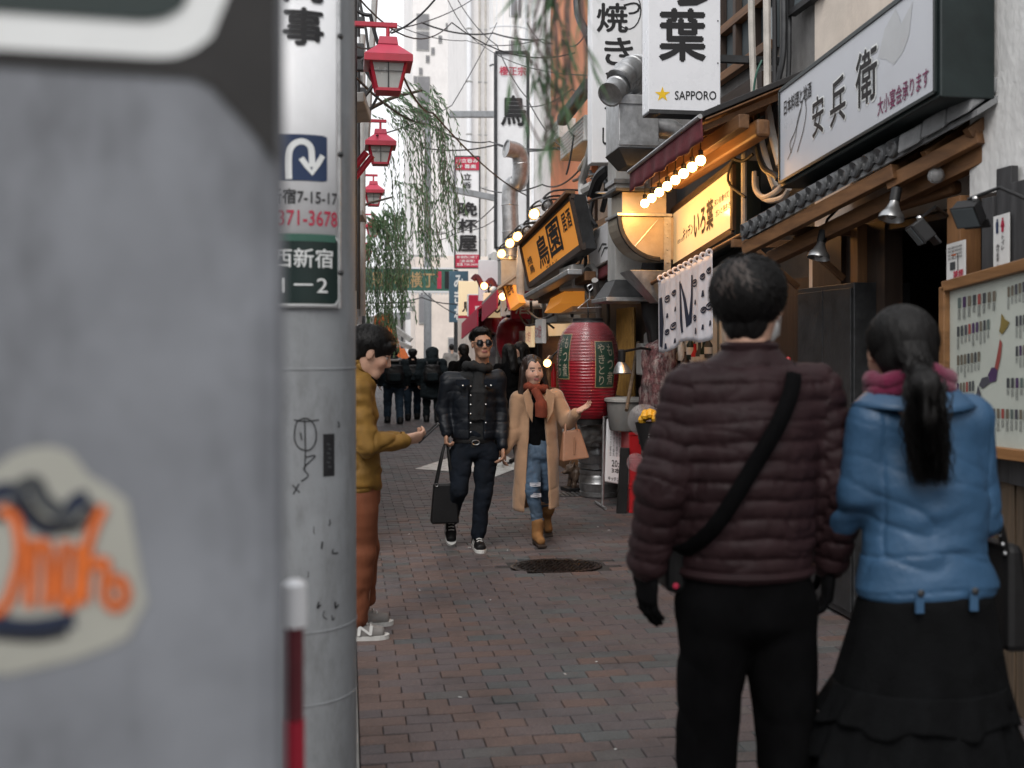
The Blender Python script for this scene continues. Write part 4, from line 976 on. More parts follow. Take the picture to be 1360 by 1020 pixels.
# ---- door curtain on a rod
na, nb2 = PX(874, 371, 2.56), PX(946, 333, 2.56)
t = thing('door_curtain', 'white half-length door curtain with navy prints hanging from a rod', 'curtain', na)
ra, rb = PX(866, 376, 2.56), PX(985, 312, 2.62)
b = MB(); b.tube([ra, rb], .016, 10); b.build('rod', 'wood_warm', t, True)
hgt = .60
def cur(u, v):
    p = lerp(na, nb2, u); z = hgt * (.98 + .04 * sin(u * 9)); return p + V((.012 * sin(u * 21 + .5) * (1 - v * .6) + .003 * sin(u * 61), 0, -.02 - z * (1 - v)))
b = MB(); b.grid(cur, 60, 16); cl = b.build('cloth', 'cloth_white', t, True, solid=.003)
for i in range(10):
    p = lerp(na, nb2, (i + .5) / 10); b = MB(); b.tube([p + V((.02 * cos(a_), 0, .02 * sin(a_) - .0)) for a_ in [k * pi / 5 for k in range(11)]], .010, 5, False); b.build('loop', 'cloth_white', t, True)
class Cl:
    def at(s, u, v, l=0): return cur(u, v) + V((-.006 - l * .5, 0, 0))
fcl = Cl()
def patch(fn, name, m):     # print following the cloth
    b = MB(); b.grid(fn, 10, 10); return b.build(name, m, t, fix=False)
patch(lambda a_, c: fcl.at(.02 + .10 * a_ * (1 - abs(c - .5) * .6), .08 + .68 * c), 'navy_print', 'ink_navy')
for k, (u_, v_) in enumerate(((.22, .70), (.22, .48), (.22, .26), (.20, .08), (.33, .74), (.34, .52), (.32, .30), (.33, .10), (.86, .78), (.86, .58), (.87, .38), (.86, .18), (.72, .74), (.73, .50), (.72, .30), (.74, .14), (.95, .82), (.95, .6), (.95, .4), (.95, .2))):
    r = .035 if k % 3 else .045
    if k % 2: patch(lambda a_, c: fcl.at(u_ + r * (a_ - .5) * (1 - .5 * c), v_ + r * 1.7 * (c - .5)), 'small_print', 'ink_navy')
    else:
        uvstroke(None, [(u_ + r * cos(j * pi / 5), v_ + r * .9 * sin(j * pi / 5)) for j in range(11)], .012, 'small_print', 'ink_navy', t, 0.0, fn=fcl.at)
        uvstroke(None, [(u_ - r * .6, v_), (u_ + r * .6, v_ + .01)], .014, 'small_print', 'ink_navy', t, 0.0, fn=fcl.at)
uvstroke(None, [(.46, .84), (.48, .6), (.50, .30), (.52, .12)], [.05, .06, .05, .03], 'brush_print', 'ink_navy', t, 0, fn=fcl.at)
uvstroke(None, [(.49, .80), (.55, .55), (.60, .20)], [.02, .05, .07], 'brush_print', 'ink_navy', t, 0, fn=fcl.at)
uvstroke(None, [(.66, .86), (.65, .6), (.62, .24)], [.05, .045, .05], 'brush_print', 'ink_navy', t, 0, fn=fcl.at)
# small flower by the door
p = PX(1043, 480, 2.6); t = thing('rose', 'single red artificial rose beside the puffer jacket shoulder', 'flower', p)
b = MB(); b.ball(p, .028, 10, (1, 1, .8)); b.ball(p + V((.012, -.012, .012)), .018, 8); b.build('bloom', 'plastic_red', t, True)
b = MB(); b.tube([p + V((0, 0, -.02)), p + V((.01, 0, -.25)), p + V((.02, .01, -.6))], .004, 5); b.build('stem', 'leaf', t)
# ================================================================ right side, farther along
RC = thing('yakitori_shop', 'grey cluttered shop front behind the big red lantern', 'building', (3, 11, 0))
b = MB(); b.bx((3.0, 9.75, 0), (8, 12.7, 3.1)); b.build('lower_wall', 'wood_dark', RC)
b = MB(); b.bx((3.05, 9.75, 3.103), (8, 12.7, 7.5)); b.build('upper_wall', 'grey_wall', RC)
RD = thing('orange_building', 'building with an orange rendered upper wall', 'building', (3, 14, 0))
b = MB(); b.bx((3.02, 12.75, 0), (8, 16.6, 3.4)); b.build('lower_wall', 'wood_dark', RD)
b = MB(); b.bx((2.98, 12.75, 3.403), (8, 15.4, 9)); b.build('upper_wall', 'orange_wall', RD)
b = MB(); b.bx((3.02, 15.403, 3.403), (8, 16.6, 9)); b.build('side_wall', 'pale_wall', RD)
RE = thing('pale_building', 'pale building with dark windows above the far bar fronts', 'building', (3, 19, 0))
b = MB(); b.bx((3.0, 16.7, 0), (8, 24, 3)); b.build('lower_wall', 'dark_steel', RE)
b = MB(); b.bx((4.25, 16.7, 3.003), (8, 24, 10)); b.build('upper_wall', 'pale_wall', RE)
for i in range(3):
    for j in range(2):
        y0 = 17.4 + i * 2.2; z0 = 4.2 + j * 2.6
        b = MB(); b.bx((4.2, y0, z0), (4.248, y0 + 1.2, z0 + 1.3)); w_ = b.build('window', 'white_box', RE)
        b = MB(); b.bx((4.19, y0 + .06, z0 + .06), (4.198, y0 + 1.14, z0 + 1.24)); b.build('pane', 'glass_far', w_)
RF = thing('far_shop_row', 'dim bar front with a red awning at the far end of the alley', 'building', (3, 30, 0))
b = MB(); b.bx((3.0, 24.1, 0), (8, 29, 2.7)); b.build('lower_wall', 'cream_wall', RF)
b = MB(); b.bx((5.2, 24.1, 2.703), (8, 29, 6)); b.build('upper_wall', 'cream_wall', RF)
# ---- tall white banner sign
SY = 9.6
q = [PY(786, 216, SY), PY(853, 216, SY), PY(853, -60, SY), PY(786, -60, SY)]
t = thing('shop_sign', 'tall white banner sign with brush lettering behind the round ducts', 'sign', q[0])
b = MB(); b.slab(*q, (0, .18, 0)); b.build('case', 'sign_white', t, bevel=.006)
fc = Face(q[0], q[1], q[3]); fc.n = V((0, -1, 0))
uu = lambda px: (px - 786) / 67.0
vv = lambda py: (216 - py) / 276.0
for s, x0, y0, x1, y1 in (('焼', 793, 4, 833, 42), ('き', 803, 50, 840, 86), ('と', 803, 96, 838, 124), ('く', 803, 136, 824, 152), ('し', 800, 170, 812, 192), ('串', 806, -46, 846, -2)):
    text(fc, s, uu(x0), vv(y1), uu(x1), vv(y0), 'lettering', 'ink', t, .025)
uvstroke(fc, [(uu(834 + 17 * cos(k * pi / 9)), vv(12 - 26 * sin(k * pi / 9))) for k in range(-8, 6)], .012, 'brush_ring', 'ink', t)
text(fc, 'つ', uu(828), vv(18), uu(850), vv(2), 'lettering', 'ink', t, .02)
b = MB(); b.beam(q[1] + V((0, .09, .6)), q[1] + V((.5, .09, .6)), .05, .05); b.build('bracket', 'dark_steel', t)
# ---- round ducts and their box
def duct(name, lab, pts, r, D, mouth=None, m='galvanised', rib=.10, cat='duct'):
    P = [PD(x, y, d) for x, y, d in pts]; P = [P[0]] + smooth_pts(P, 6)[1:]
    t = thing(name, lab, cat, P[-1]); b = MB(); b.tube(P, r, 20, False); b.build('pipe', m, t, True)
    L = 0
    for i in range(1, len(P)):
        L += (P[i] - P[i - 1]).length
        if L > rib:
            L = 0; d = (P[i] - P[i - 1]).normalized(); b = MB(); b.lathe([(r, -.01), (r + .008, 0), (r, .01)], P[i], 20, axis=d); b.build('seam_ring', m, t, True)
    d = (P[0] - P[1]).normalized(); b = MB(); b.lathe([(r + .01, -.02), (r + .012, 0), (r - .004, 0), (r - .006, -.05)], P[0], 20, axis=d); b.build('mouth_rim', m, t, True)
    b = MB(); b.lathe([(r - .008, -.06), (0, -.061)], P[0], 20, axis=d); b.build('dark_inside', 'black', t)
    return t
duct('round_duct', 'upper silver duct elbow in front of the banner sign', [(822, 108, 8.7), (836, 93, 8.8), (852, 92, 9.1), (860, 118, 9.3)], .105, 9)
duct('round_duct', 'lower silver duct elbow beside the duct box', [(810, 126, 8.6), (824, 112, 8.75), (838, 108, 9.0), (848, 135, 9.2)], .095, 9)
bq = PD(847, 166, 8.85); t = thing('duct_box', 'boxy galvanised duct housing under the white box sign', 'duct', bq)
b = MB(); b.bx(bq + V((-.20, -.15, -.22)), bq + V((.14, .3, .22))); b.build('housing', 'galvanised', t, bevel=.006)
b = MB(); b.hexa([bq + V(p) for p in ((-.12, -.1, -.36), (.1, -.1, -.36), (.1, .2, -.36), (-.12, .2, -.36), (-.21, -.16, -.225), (.15, -.16, -.225), (.15, .3, -.225), (-.21, .3, -.225))]); b.build('taper', 'dark_steel', t, bevel=.004)
b = MB(); b.bx(bq + V((-.21, -.165, .14)), bq + V((.15, -.152, .17))); b.bx(bq + V((-.21, -.165, -.20)), bq + V((.15, -.152, -.17))); b.build('flange', 'galvanised', t)
b = MB(); b.tube([bq + V((.14, .05, 0)), bq + V((.3, .05, -.02)), bq + V((.42, .05, -.1))], .09, 16); b.build('side_pipe', 'galvanised', t, True)
pq_ = PD(836, 290, 9.6); t = thing('duct_riser', 'square grey duct riser behind the yellow lit hood', 'duct', (pq_.x, pq_.y, 2))
zt = PD(836, 200, 9.6).z; zb = PD(836, 372, 9.6).z
b = MB(); b.bx((pq_.x - .13, pq_.y, zb), (pq_.x + .15, pq_.y + .3, zt)); b.build('shaft', 'grey_box', t, bevel=.006)
b = MB(); b.hexa([V((pq_.x + a, pq_.y + c, z)) for a, c, z in ((-.24, -.15, zb - .16), (.26, -.15, zb - .16), (.26, .4, zb - .16), (-.24, .4, zb - .16), (-.14, -.02, zb - .002), (.16, -.02, zb - .002), (.16, .32, zb - .002), (-.14, .32, zb - .002))]); b.build('hood', 'dark_steel', t, bevel=.005)
b = MB(); b.bx((pq_.x - .26, pq_.y - .17, zb - .20), (pq_.x + .28, pq_.y + .42, zb - .162)); b.build('hood_rim', 'galvanised', t, bevel=.005)
b = MB(); b.bx((pq_.x - .15, pq_.y - .02, zt - .3), (pq_.x + .17, pq_.y + .32, zt - .26)); b.build('flange', 'galvanised', t)
# ---- small white box sign over a red awning
wq = [PX(783, 360, 2.55), PX(818, 340, 2.55), PX(818, 286, 2.55), PX(780, 312, 2.55)]
t = thing('box_sign', 'small grimy white box sign over a folded red awning', 'sign', wq[0]); b = MB(); b.slab(*wq, (.35, 0, 0)); b.build('case', 'white_box', t, bevel=.006)
b = MB(); b.slab(*[p + V((-.003, 0, 0)) for p in (lerp(wq[0], wq[2], .06), wq[1], lerp(wq[2], wq[0], .04), wq[3])], (.002, 0, 0)); b.build('face_panel', 'sign_white', t)
fc = Face(wq[0] + V((-.004, 0, 0)), wq[1] + V((-.004, 0, 0)), wq[3] + V((-.004, 0, 0)), wq[2] + V((-.004, 0, 0))); fc.n = V((-1, 0, 0))
uvstroke(fc, [(.4, .35), (.55, .5), (.7, .42)], .02, 'brush_mark', 'ink_soft', t); uvstroke(fc, [(.5, .2), (.62, .36), (.8, .3)], .02, 'brush_mark', 'ink_soft', t)
b = MB(); b.slab(wq[0] + V((.0, 0, -.14)), wq[1] + V((.0, 0, -.14)), wq[1] + V((.02, 0, -.01)), wq[0] + V((.02, 0, -.01)), (.3, 0, 0)); b.build('folded_awning', 'awning_red', t, bevel=.02)
# ---- the orange lit sign
oq = [PX(704, 382, 2.35), PX(776, 330, 2.35), PX(759, 252, 2.22), PX(692, 326, 2.23)]
oq[2] = oq[1] + oq[3] - oq[0]
OS = thing('shop_sign', 'large leaning orange sign with black lettering lit by clamp lamps and an added glow', 'sign', oq[0])
b = MB(); b.slab(*oq, (.14, .03, 0)); b.build('case', 'dark_steel', OS, bevel=.005)
fo = Face(oq[0], oq[1], oq[3], oq[2]); fo.n = -abs(1) * ((oq[1] - oq[0]).cross(oq[3] - oq[0])).normalized()
if fo.n.dot(CO - oq[0]) < 0: fo.n = -fo.n
b = MB(); b.slab(*[fo.at(u, v, .008) for u, v in ((.02, .09), (.98, .09), (.98, .97), (.02, .97))], -fo.n * .006); b.build('face_panel', 'orange_panel', OS)  # panel colour also glows by itself, on top of the clamp lamp light
for (a_, c) in (((0, .045), (1, .045)), ((0, .985), (1, .985)), ((.01, .02), (.01, .98)), ((.99, .02), (.99, .98))):
    b = MB(); b.beam(fo.at(*a_), fo.at(*c), .04, .07); b.build('frame_rail', 'wood_dark_y', OS)
for s, u0, v0, u1, v1 in (('鳥', .30, .20, .50, .82), ('園', .53, .24, .74, .88), ('焼', .08, .44, .18, .62), ('鳥', .09, .24, .19, .42), ('居酒', .79, .5, .93, .84), ('ヤキトリ', .40, .10, .60, .17)):
    text(fo, s, u0, v0, u1, v1, 'lettering', 'ink', OS, .03, .012)
b = MB(); b.beam(fo.at(.0, 1.02, .02), fo.at(1, 1.04, .02), .10, .03); b.build('top_board', 'wood_warm', OS)
# clamp lamps on black arms in front of it
for i, (px, py, d, lit, lab) in enumerate(((708, 283, 12.5, 1, 'lit clamp lamp shining on the orange sign, highest of the row'), (698, 305, 13.2, 0, 'unlit silver clamp lamp below the highest lit one'),
                                   (686, 313, 14.0, 1, 'lit clamp lamp at the left edge of the orange sign'), (676, 322, 14.6, 1, 'brightest clamp lamp above the silver duct'), (665, 336, 15.5, 1, 'lowest lit clamp lamp at the far end of the row'), (725, 271, 12.0, 0, 'unlit clamp lamp at the top edge of the orange sign'))):
    p = PD(px, py, d); t = thing('clamp_lamp', lab, 'lamp', p, 'clamp lamps over the orange sign')
    ax = V((.35, -.75, -.5)).normalized()
    b = MB(); b.lathe([(.025, -.10), (.03, -.04), (.075, .02), (.078, .03), (.07, .02), (.02, -.02)], p, 16, axis=ax); b.build('shade', 'dark_steel' if lit else 'steel', t, True)
    b = MB(); b.ball(p + ax * .02, .062 if lit else .05, 12); b.build('bulb', 'bulb_dim' if lit else 'bulb_glass', t, True)
    w = p + V((.7, .1, .12)); b = MB(); b.tube(smooth_pts([p - ax * .1, p + V((.1, .05, .16)), p + V((.45, .05, .17)), w], 4), .012, 6); b.tube(smooth_pts([p - ax * .1, p + V((.1, .05, .10)), p + V((.45, .05, .11)), w], 4), .012, 6); b.build('arm', 'black', t, True)
    if lit:
        lt = bpy.data.lights.new('lamp_light', 'POINT'); lt.energy = 6; lt.color = (1, .5, .15); lt.shadow_soft_size = .06
        lo = bpy.data.objects.new('lamp_light', lt); COL.objects.link(lo); lo.location = ax * .12; lo.parent = t
# lattice bracket and beer awning below the orange sign
a, c = PD(716, 302, 12.6), PD(782, 302, 11.5); t = thing('lattice_arm', 'black lattice arm crossing in front of the orange sign', 'bracket', a)
b = MB(); b.tube([a, c], .012, 5); b.tube([a + V((0, 0, -.05)), c + V((0, 0, -.05))], .012, 5)
for i in range(13): b.tube([lerp(a, c, i / 13) + V((0, 0, -.05 * (i % 2))), lerp(a, c, (i + 1) / 13) + V((0, 0, -.05 * ((i + 1) % 2)))], .008, 4)
b.build('lattice', 'black', t)
a, c = PX(704, 394, 2.3), PX(764, 361, 2.3); t = thing('awning', 'closed metal awning roll below the orange sign', 'awning', a)
b = MB(); b.beam(a, c, .16, .06); b.build('cover', 'galvanised', t, bevel=.01); b = MB(); b.beam(a + V((.16, 0, -.04)), c + V((.16, 0, -.04)), .12, .10); b.build('roll', 'wood_warm', t, bevel=.01)
p = PX(752, 372, 2.42); t = thing('air_conditioner', 'grey air conditioner box under the orange sign', 'air conditioner', p)
b = MB(); b.bx(p + V((-.05, -.55, -.12)), p + V((.35, .15, .14))); b.build('case', 'white_box', t, bevel=.012)
for i in range(5):
    b = MB(); b.bx(p + V((-.056, -.5, -.09 + i * .045)), p + V((-.051, .1, -.07 + i * .045))); b.build('grille_slat', 'grey_box', t)
p = PX(782, 372, 2.5); t = thing('exhaust_fan', 'round grey exhaust fan housing above the red lantern', 'fan', p)
b = MB(); b.lathe([(.16, 0), (.17, .02), (.17, .16), (.10, .24)], p, 20, axis=(1, .2, .1)); b.build('housing', 'grey_box', t, True); b = MB(); b.lathe([(.14, -.004), (.0, -.006)], p, 20, axis=(1, .2, .1)); b.build('blades', 'dark_steel', t)
p = PX(742, 392, 2.45); t = thing('price_lamp', 'warm lit folded shade under the air conditioner', 'lamp', p)
b = MB(); b.hexa([p + V(q) for q in ((-.1, -.5, -.12), (.2, -.5, -.12), (.2, .4, -.20), (-.1, .4, -.20), (-.02, -.5, .05), (.2, -.5, .05), (.2, .4, -.02), (-.02, .4, -.02))]); b.build('shade', 'orange_panel', t, bevel=.01)
# ---- tall silver duct at the orange sign's left edge
zt = None
t = duct('round_duct', 'tall silver duct standing left of the orange sign', [(672, 197, 15.6), (690, 205, 15.7), (690, 240, 15.8), (678, 250, 15.9), (678, 300, 15.9), (678, 345, 15.9)], .125, 15, rib=.35)
p = PD(678, 363, 15.9); t = thing('duct_box', 'pale square duct base under the tall silver duct', 'duct', p); b = MB(); b.bx(p + V((-.16, -.1, -.18)), p + V((.16, .25, .2))); b.build('housing', 'grey_box', t, bevel=.008)
b = MB(); b.bx(p + V((-.17, -.11, .202)), p + V((.17, .26, .22))); b.build('flange', 'galvanised', t)
p = PD(688, 380, 15.4); t = thing('drain_pipe', 'beige drain pipe with an elbow below the orange sign', 'pipe', p)
b = MB(); b.tube(smooth_pts([PD(693, 320, 15.2), PD(691, 370, 15.2), PD(694, 400, 15.2), PD(706, 405, 15.0), PD(722, 404, 14.6)], 5), .06, 12); b.build('pipe', 'cable_white', t, True)
# ---- maroon sign
mq = [PX(676, 412, 2.3), PX(690, 402, 2.35), PX(683, 372, 2.5), PX(666, 378, 2.45)]
mq[2] = mq[1] + mq[3] - mq[0]
t = thing('shop_sign', 'small red and orange hanging sign beyond the silver duct', 'sign', mq[0]); b = MB(); b.slab(*mq, (.1, .05, 0)); b.build('case', 'orange_panel', t, bevel=.004)
fm = Face(mq[0], mq[1], mq[3], mq[2]); fm.n = fm.n if fm.n.dot(CO - mq[0]) > 0 else -fm.n
uvpoly(fm, [(0, 0), (.16, 0), (.16, 1), (0, 1)], 'red_edge', 'ink_red', t, .004); text(fm, '酒場', .3, .4, .9, .9, 'lettering', 'awning_red', t, .02, .005)
# ---- big paper lantern
LD = 10.4
lc = PD(781, 492, LD); s = F / LD
LN = thing('paper_lantern', 'huge red paper lantern with green lettered panels hanging at the shop front', 'lantern', (lc.x, lc.y, lc.z - .48))
prof = [(.40, -.475), (.52, -.47), (.66, -.42), (.80, -.33), (.92, -.2), (.985, -.08), (1.0, .04), (.985, .16), (.92, .27), (.80, .37), (.66, .43), (.52, .465), (.46, .475)]
LR = .305
b = MB(); pr = []
import bisect
zs = np.linspace(-.47, .47, 95); rr = np.interp(zs, [p[1] for p in prof], [p[0] for p in prof])
for i, z in enumerate(zs): pr.append((LR * float(rr[i]) + (.005 if i % 3 == 1 else 0), float(z)))
b.lathe(pr, lc, 48); b.build('paper_body', 'lantern_red', LN, True)
b = MB(); b.lathe([(.14, .468), (.15, .475), (.15, .51), (.13, .515)], lc, 32); b.build('top_ring', 'black', LN, True)
b = MB(); b.lathe([(.10, -.53), (.15, -.525), (.15, -.47), (.12, -.465)], lc, 32); b.build('bottom_ring', 'black', LN, True)
def lant(a0, z0, lift=0.0):
    r = LR * float(np.interp(z0, [p[1] for p in prof], [p[0] for p in prof])) + .008 + lift; return V((lc.x + r * cos(a0), lc.y + r * sin(a0), lc.z + z0))
tca = atan2(-lc.y, -lc.x)
for (a0, a1, z0, z1, sh) in ((tca - 1.22, tca - .62, -.08, .36, 0), (tca + .22, tca + .95, -.16, .29, 0)):
    b = MB(); b.grid(lambda u, v: lant(a0 + (a1 - a0) * u, z0 + (z1 - z0) * v), 12, 14); b.build('panel_border', 'ink_gold', LN, True)
    b = MB(); da = (a1 - a0) * .035; dz = .008; b.grid(lambda u, v: lant(a0 + da + (a1 - a0 - 2 * da) * u, z0 + dz + (z1 - z0 - 2 * dz) * v, .002), 12, 14); b.build('green_panel', 'lantern_green', LN, True)
    fnl = lambda u, v, l=0: lant(a0 + (a1 - a0) * u, z0 + (z1 - z0) * v, l)
    for col, s_ in ((.55, 'もつ煮'), (.12, 'やきとり')):
        VV, FF = glyphs(s_, .01, 0, True); b = MB(); b.add([fnl(col + .33 * p[0], .06 + .88 * p[1], .0045) for p in VV], FF); b.build('lettering', 'ink_cream', LN, fix=False)
b = MB(); fnr = lambda u, v, l=0: lant(tca - .5 + .55 * u, -.38 + .75 * v, l)
b.tube(smooth_pts([lc + V((0, 0, .52)), lc + V((0, 0, .62)), lc + V((.0, .1, .75))], 3), .008, 6); b.build('hanging_wire', 'black', LN)
# clear cover sheet top
b = MB(); b.lathe([(LR * 1.03, .10), (LR * .96, .28), (LR * .84, .375), (LR * .56, .47), (.17, .487)], lc, 40); b.build('clear_cover', 'clear', LN, True)
# wire coat hanger hanging above
p = PD(783, 408, 10.2); t = thing('coat_hanger', 'wire coat hanger hooked above the red lantern', 'coat hanger', p)
b = MB(); b.tube(smooth_pts([p + V((.0, 0, .16)), p + V((.03, 0, .19)), p + V((.02, 0, .22)), p + V((-.02, 0, .2)), p + V((0, 0, .14)), p + V((0, 0, .08))], 4), .006, 5); b.tube([p + V((0, 0, .08)), p + V((-.12, 0, -.01)), p + V((.12, 0, .0)), p + V((0, 0, .08))], .006, 5); b.build('wire', 'steel', t)
# kegs below
for i, (px, py0, py1, lab) in enumerate(((793, 592, 616, 'upper steel beer keg under the red lantern'), (795, 616, 642, 'lower steel beer keg under the red lantern'))):
    p = PD(px, 641, 11.1); zb = PD(px, py1, 11.1).z; h = (py1 - py0) / F * 11.1
    zb = .004 if i == 1 else .30; h = .29
    t = thing('beer_keg', lab, 'keg', (p.x, p.y, zb), 'steel kegs under the lantern')
    b = MB(); b.lathe([(.19, 0), (.2, .01), (.2, .05), (.19, .055), (.205, .09), (.205, .13), (.215, .145), (.205, .16), (.205, .2), (.19, .235), (.2, .24), (.2, .28), (.19, .287), (.18, .24), (0, .235)], (p.x, p.y, zb), 28); b.build('shell', 'keg', t, True)
    b = MB(); b.lathe([(.04, .235), (.04, .27), (0, .271)], (p.x, p.y, zb), 12); b.build('valve', 'dark_steel', t, True)
p = PD(780, 575, 10.7); t = thing('plastic_bundle', 'crumpled clear plastic bundle on top of the kegs', 'bundle', (p.x, p.y, .60))
bn = organic([([_ell((0, 0, .12), (.24, .2, .13)), _ell((.1, -.05, .2), (.12, .12, .1)), _ell((-.12, .02, .17), (.12, .12, .11))], (-.3, -.28, -.02), (.3, .28, .34), .018, .04)], 'sheet', 'tarp', t, disp=lambda P: .03 * vnoise(P * 16) + .02 * vnoise(P * 34, 3)); 
# bronze animal statue
p = PZ(772, 651); t = thing('animal_statue', 'weathered bronze animal figure on a dark base near the kegs', 'statue', (p.x, p.y, 0)); t.rotation_euler = (0, 0, .2); WORLD[t.name] = V((0, 0, 0))
b = MB(); b.box((0, 0, .02), (.40, .24, .04)); b.build('plinth', 'black', t, bevel=.006)
organic([([_bone((.1, 0, .13), (-.06, 0, .19), r=(.11, .085)), _ell((-.13, 0, .24), (.06, .055, .055)), _bone((-.15, 0, .225), (-.205, 0, .205), r=(.032, .022)), _bone((-.12, .04, .27), (-.10, .055, .32), r=(.02, .008)), _bone((-.12, -.04, .27), (-.10, -.055, .32), r=(.02, .008)),
           _bone((-.09, .06, .15), (-.12, .065, .05), r=(.035, .025)), _bone((-.09, -.06, .15), (-.12, -.065, .05), r=(.035, .025)), _bone((.12, .07, .10), (.06, .09, .05), r=(.05, .03)), _bone((.12, -.07, .10), (.06, -.09, .05), r=(.05, .03)), _bone((.19, 0, .10), (.22, .06, .22), r=(.03, .012)), _bone((.02, 0, .25), (.05, 0, .30), r=(.03, .02))],
          (-.26, -.18, .03), (.3, .18, .38), .012, .02)], 'figure', 'bronze', t, disp=lambda P: .006 * vnoise(P * 40))
# menu stand sign
a0 = PZ(806, 672); a1 = PZ(826, 660)
mqy = 10.0; ms = [PY(803, 640, mqy), PY(832, 645, mqy + .0), PY(832, 556, mqy), PY(806, 556, mqy)]
t = thing('menu_stand', 'white framed standing menu board leaning beside the red crates', 'sign', (ms[0].x, ms[0].y, 0))
b = MB(); b.slab(*ms, (0, .03, 0)); b.build('panel', 'sign_white', t, bevel=.02)
b = MB(); fl = V((ms[0].x - .03, ms[0].y, 0)); b.tube([V((ms[0].x - .02, mqy, .02)), V((ms[3].x - .03, mqy, ms[3].z + .02)), V((ms[2].x + .03, mqy, ms[3].z + .02)), V((ms[1].x + .02, mqy, .02))], .014, 8); b.tube([V((ms[0].x - .02, mqy - .12, .02)), V((ms[0].x - .02, mqy + .3, .02))], .014, 8); b.tube([V((ms[1].x + .02, mqy - .12, .02)), V((ms[1].x + .02, mqy + .3, .02))], .014, 8); b.tube([V((ms[0].x - .02, mqy + .02, .3)), V((ms[1].x + .02, mqy + .02, .3))], .01, 6); b.build('tube_frame', 'galvanised', t, True)
fc = Face(*[ms[i] for i in (0, 1, 3)], tr=ms[2]); fc.n = V((0, -1, 0))
for i in range(5): text(fc, 'やきとり盛合', .18 + i * .15, .42, .27 + i * .15, .9 - (i % 2) * .12, 'lettering', 'ink_soft', t, .0, vertical=True)
text(fc, '20:00', .3, .26, .92, .36, 'lettering', 'ink', t, .02); text(fc, '3本 2', .3, .16, .92, .24, 'lettering', 'ink', t, .02); text(fc, 'キッチンいろ', .15, .04, .92, .10, 'lettering', 'ink', t, .02)
p = PY(817, 546, mqy - .05); 
t = thing('red_lamp', 'small red box lamp clipped on top of the menu stand', 'lamp', p); b = MB(); b.box(p, (.12, .07, .06)); b.build('case', 'plastic_red', t, bevel=.012); b = MB(); b.lathe([(.025, 0), (.028, .02), (.0, .022)], p + V((.03, -.03, 0)), 14, axis=(0, -1, 0)); b.build('lens', 'ink_white', t, True); b = MB(); b.lathe([(.02, 0), (.02, .03), (.012, .04)], p + V((-.03, 0, .03)), 10); b.build('switch', 'plastic_red', t, True)
# red crates
for i in range(3):
    p = PZ(851, 681); zb = .002 + i * .255; t = thing('drinks_crate', ['lowest red crate in the stack by the menu stand', 'middle red crate in the stack by the menu stand', 'top red crate in the stack, under the grey tub'][i], 'crate', (p.x, p.y, zb), 'red crates by the menu stand')
    x0, x1, y0, y1 = p.x - .11, p.x + .2, p.y, p.y + .36
    b = MB(); w = .012
    b.bx((x0, y0, zb), (x1, y0 + w, zb + .25)); b.bx((x0, y1 - w, zb), (x1, y1, zb + .25)); b.bx((x0, y0 + w + .001, zb), (x0 + w, y1 - w - .001, zb + .25)); b.bx((x1 - w, y0 + w + .001, zb), (x1, y1 - w - .001, zb + .25)); b.bx((x0 + w + .001, y0 + w + .001, zb), (x1 - w - .001, y1 - w - .001, zb + .012)); b.build('shell', 'plastic_red', t, bevel=.004)
    for za, zc in ((.225, .25), (0, .02)):
        b = MB(); b.bx((x0 - .008, y0 - .008, zb + za), (x1 + .008, y0 - .001, zb + zc)); b.build('rib', 'plastic_red', t, bevel=.002)
    b = MB(); b.bx((x0 + .09, y0 - .004, zb + .14), (x1 - .09, y0 - .001, zb + .19)); b.build('hand_slot', 'black', t)
p = PZ(842, 681); p = V((p.x - .03, p.y + .16, .77)); t = thing('plastic_tub', 'grey plastic tub with a lid on top of the red crates', 'tub', p)
b = MB(); b.lathe([(.155, 0), (.165, .01), (.195, .28), (.19, .28)], p, 28); b.build('body', 'plastic_grey', t, True); b = MB(); b.lathe([(.215, .281), (.215, .305), (.19, .315), (0, .325)], p, 28); b.build('lid', 'tarp', t, True)
# blackboard leaning at the crates
p = PZ(826, 681); t = thing('blackboard', 'narrow black board leaning against the red crates', 'board', (p.x, p.y, 0)); b = MB(); b.hexa([p + V(q) for q in ((-.06, -.05, 0), (.03, -.06, 0), (.03, -.02, 0), (-.06, -.01, 0), (-.02, -.05, .62), (.06, -.06, .62), (.06, -.02, .62), (-.02, -.01, .62))]); b.build('panel', 'black', t, bevel=.004)
# bowl of yellow models in front, with clear lids
p = PD(862, 566, 8.6); t = thing('display_cup', 'black paper cup full of yellow fried snacks beside the tub', 'food display', p)
b = MB(); b.lathe([(.06, -.20), (.115, .03), (.11, .03), (.055, -.19)], p, 24); b.build('cup', 'black', t, True)
b = MB(); rg = random.Random(4)
for i in range(16):
    a = rg.uniform(0, 2 * pi); r = rg.uniform(0, .09); b.ball(p + V((r * cos(a), r * sin(a), .03 + .07 * (1 - r / .09) + rg.uniform(-.01, .03))), rg.uniform(.03, .042), 8)
b.build('snacks', 'food_yellow', t, True)
fcp = Face(p + V((-.06, -.09, -.17)), p + V((.06, -.09, -.17)), p + V((-.06, -.115, -.02))); text(fcp, '名物', .1, .1, .6, .9, 'lettering', 'ink_white', t, .02, .02, vertical=True)
b = MB(); b.lathe([(.02, p.z - .18), (.02, .03), (.14, .02), (.14, 0)], (p.x, p.y, 0), 20); b.build('stand', 'dark_steel', t, True)
for i, (px, py, r) in enumerate(((856, 558, .13), (845, 614, .07))):
    p2 = PD(px, py, 8.75); b = MB(); b.lathe([(0, .02), (r * .6, .015), (r, -.02), (r + .008, -.022)], p2, 28, axis=(-.15, -1, .15)); b.build('clear_lid', 'clear', t, True)
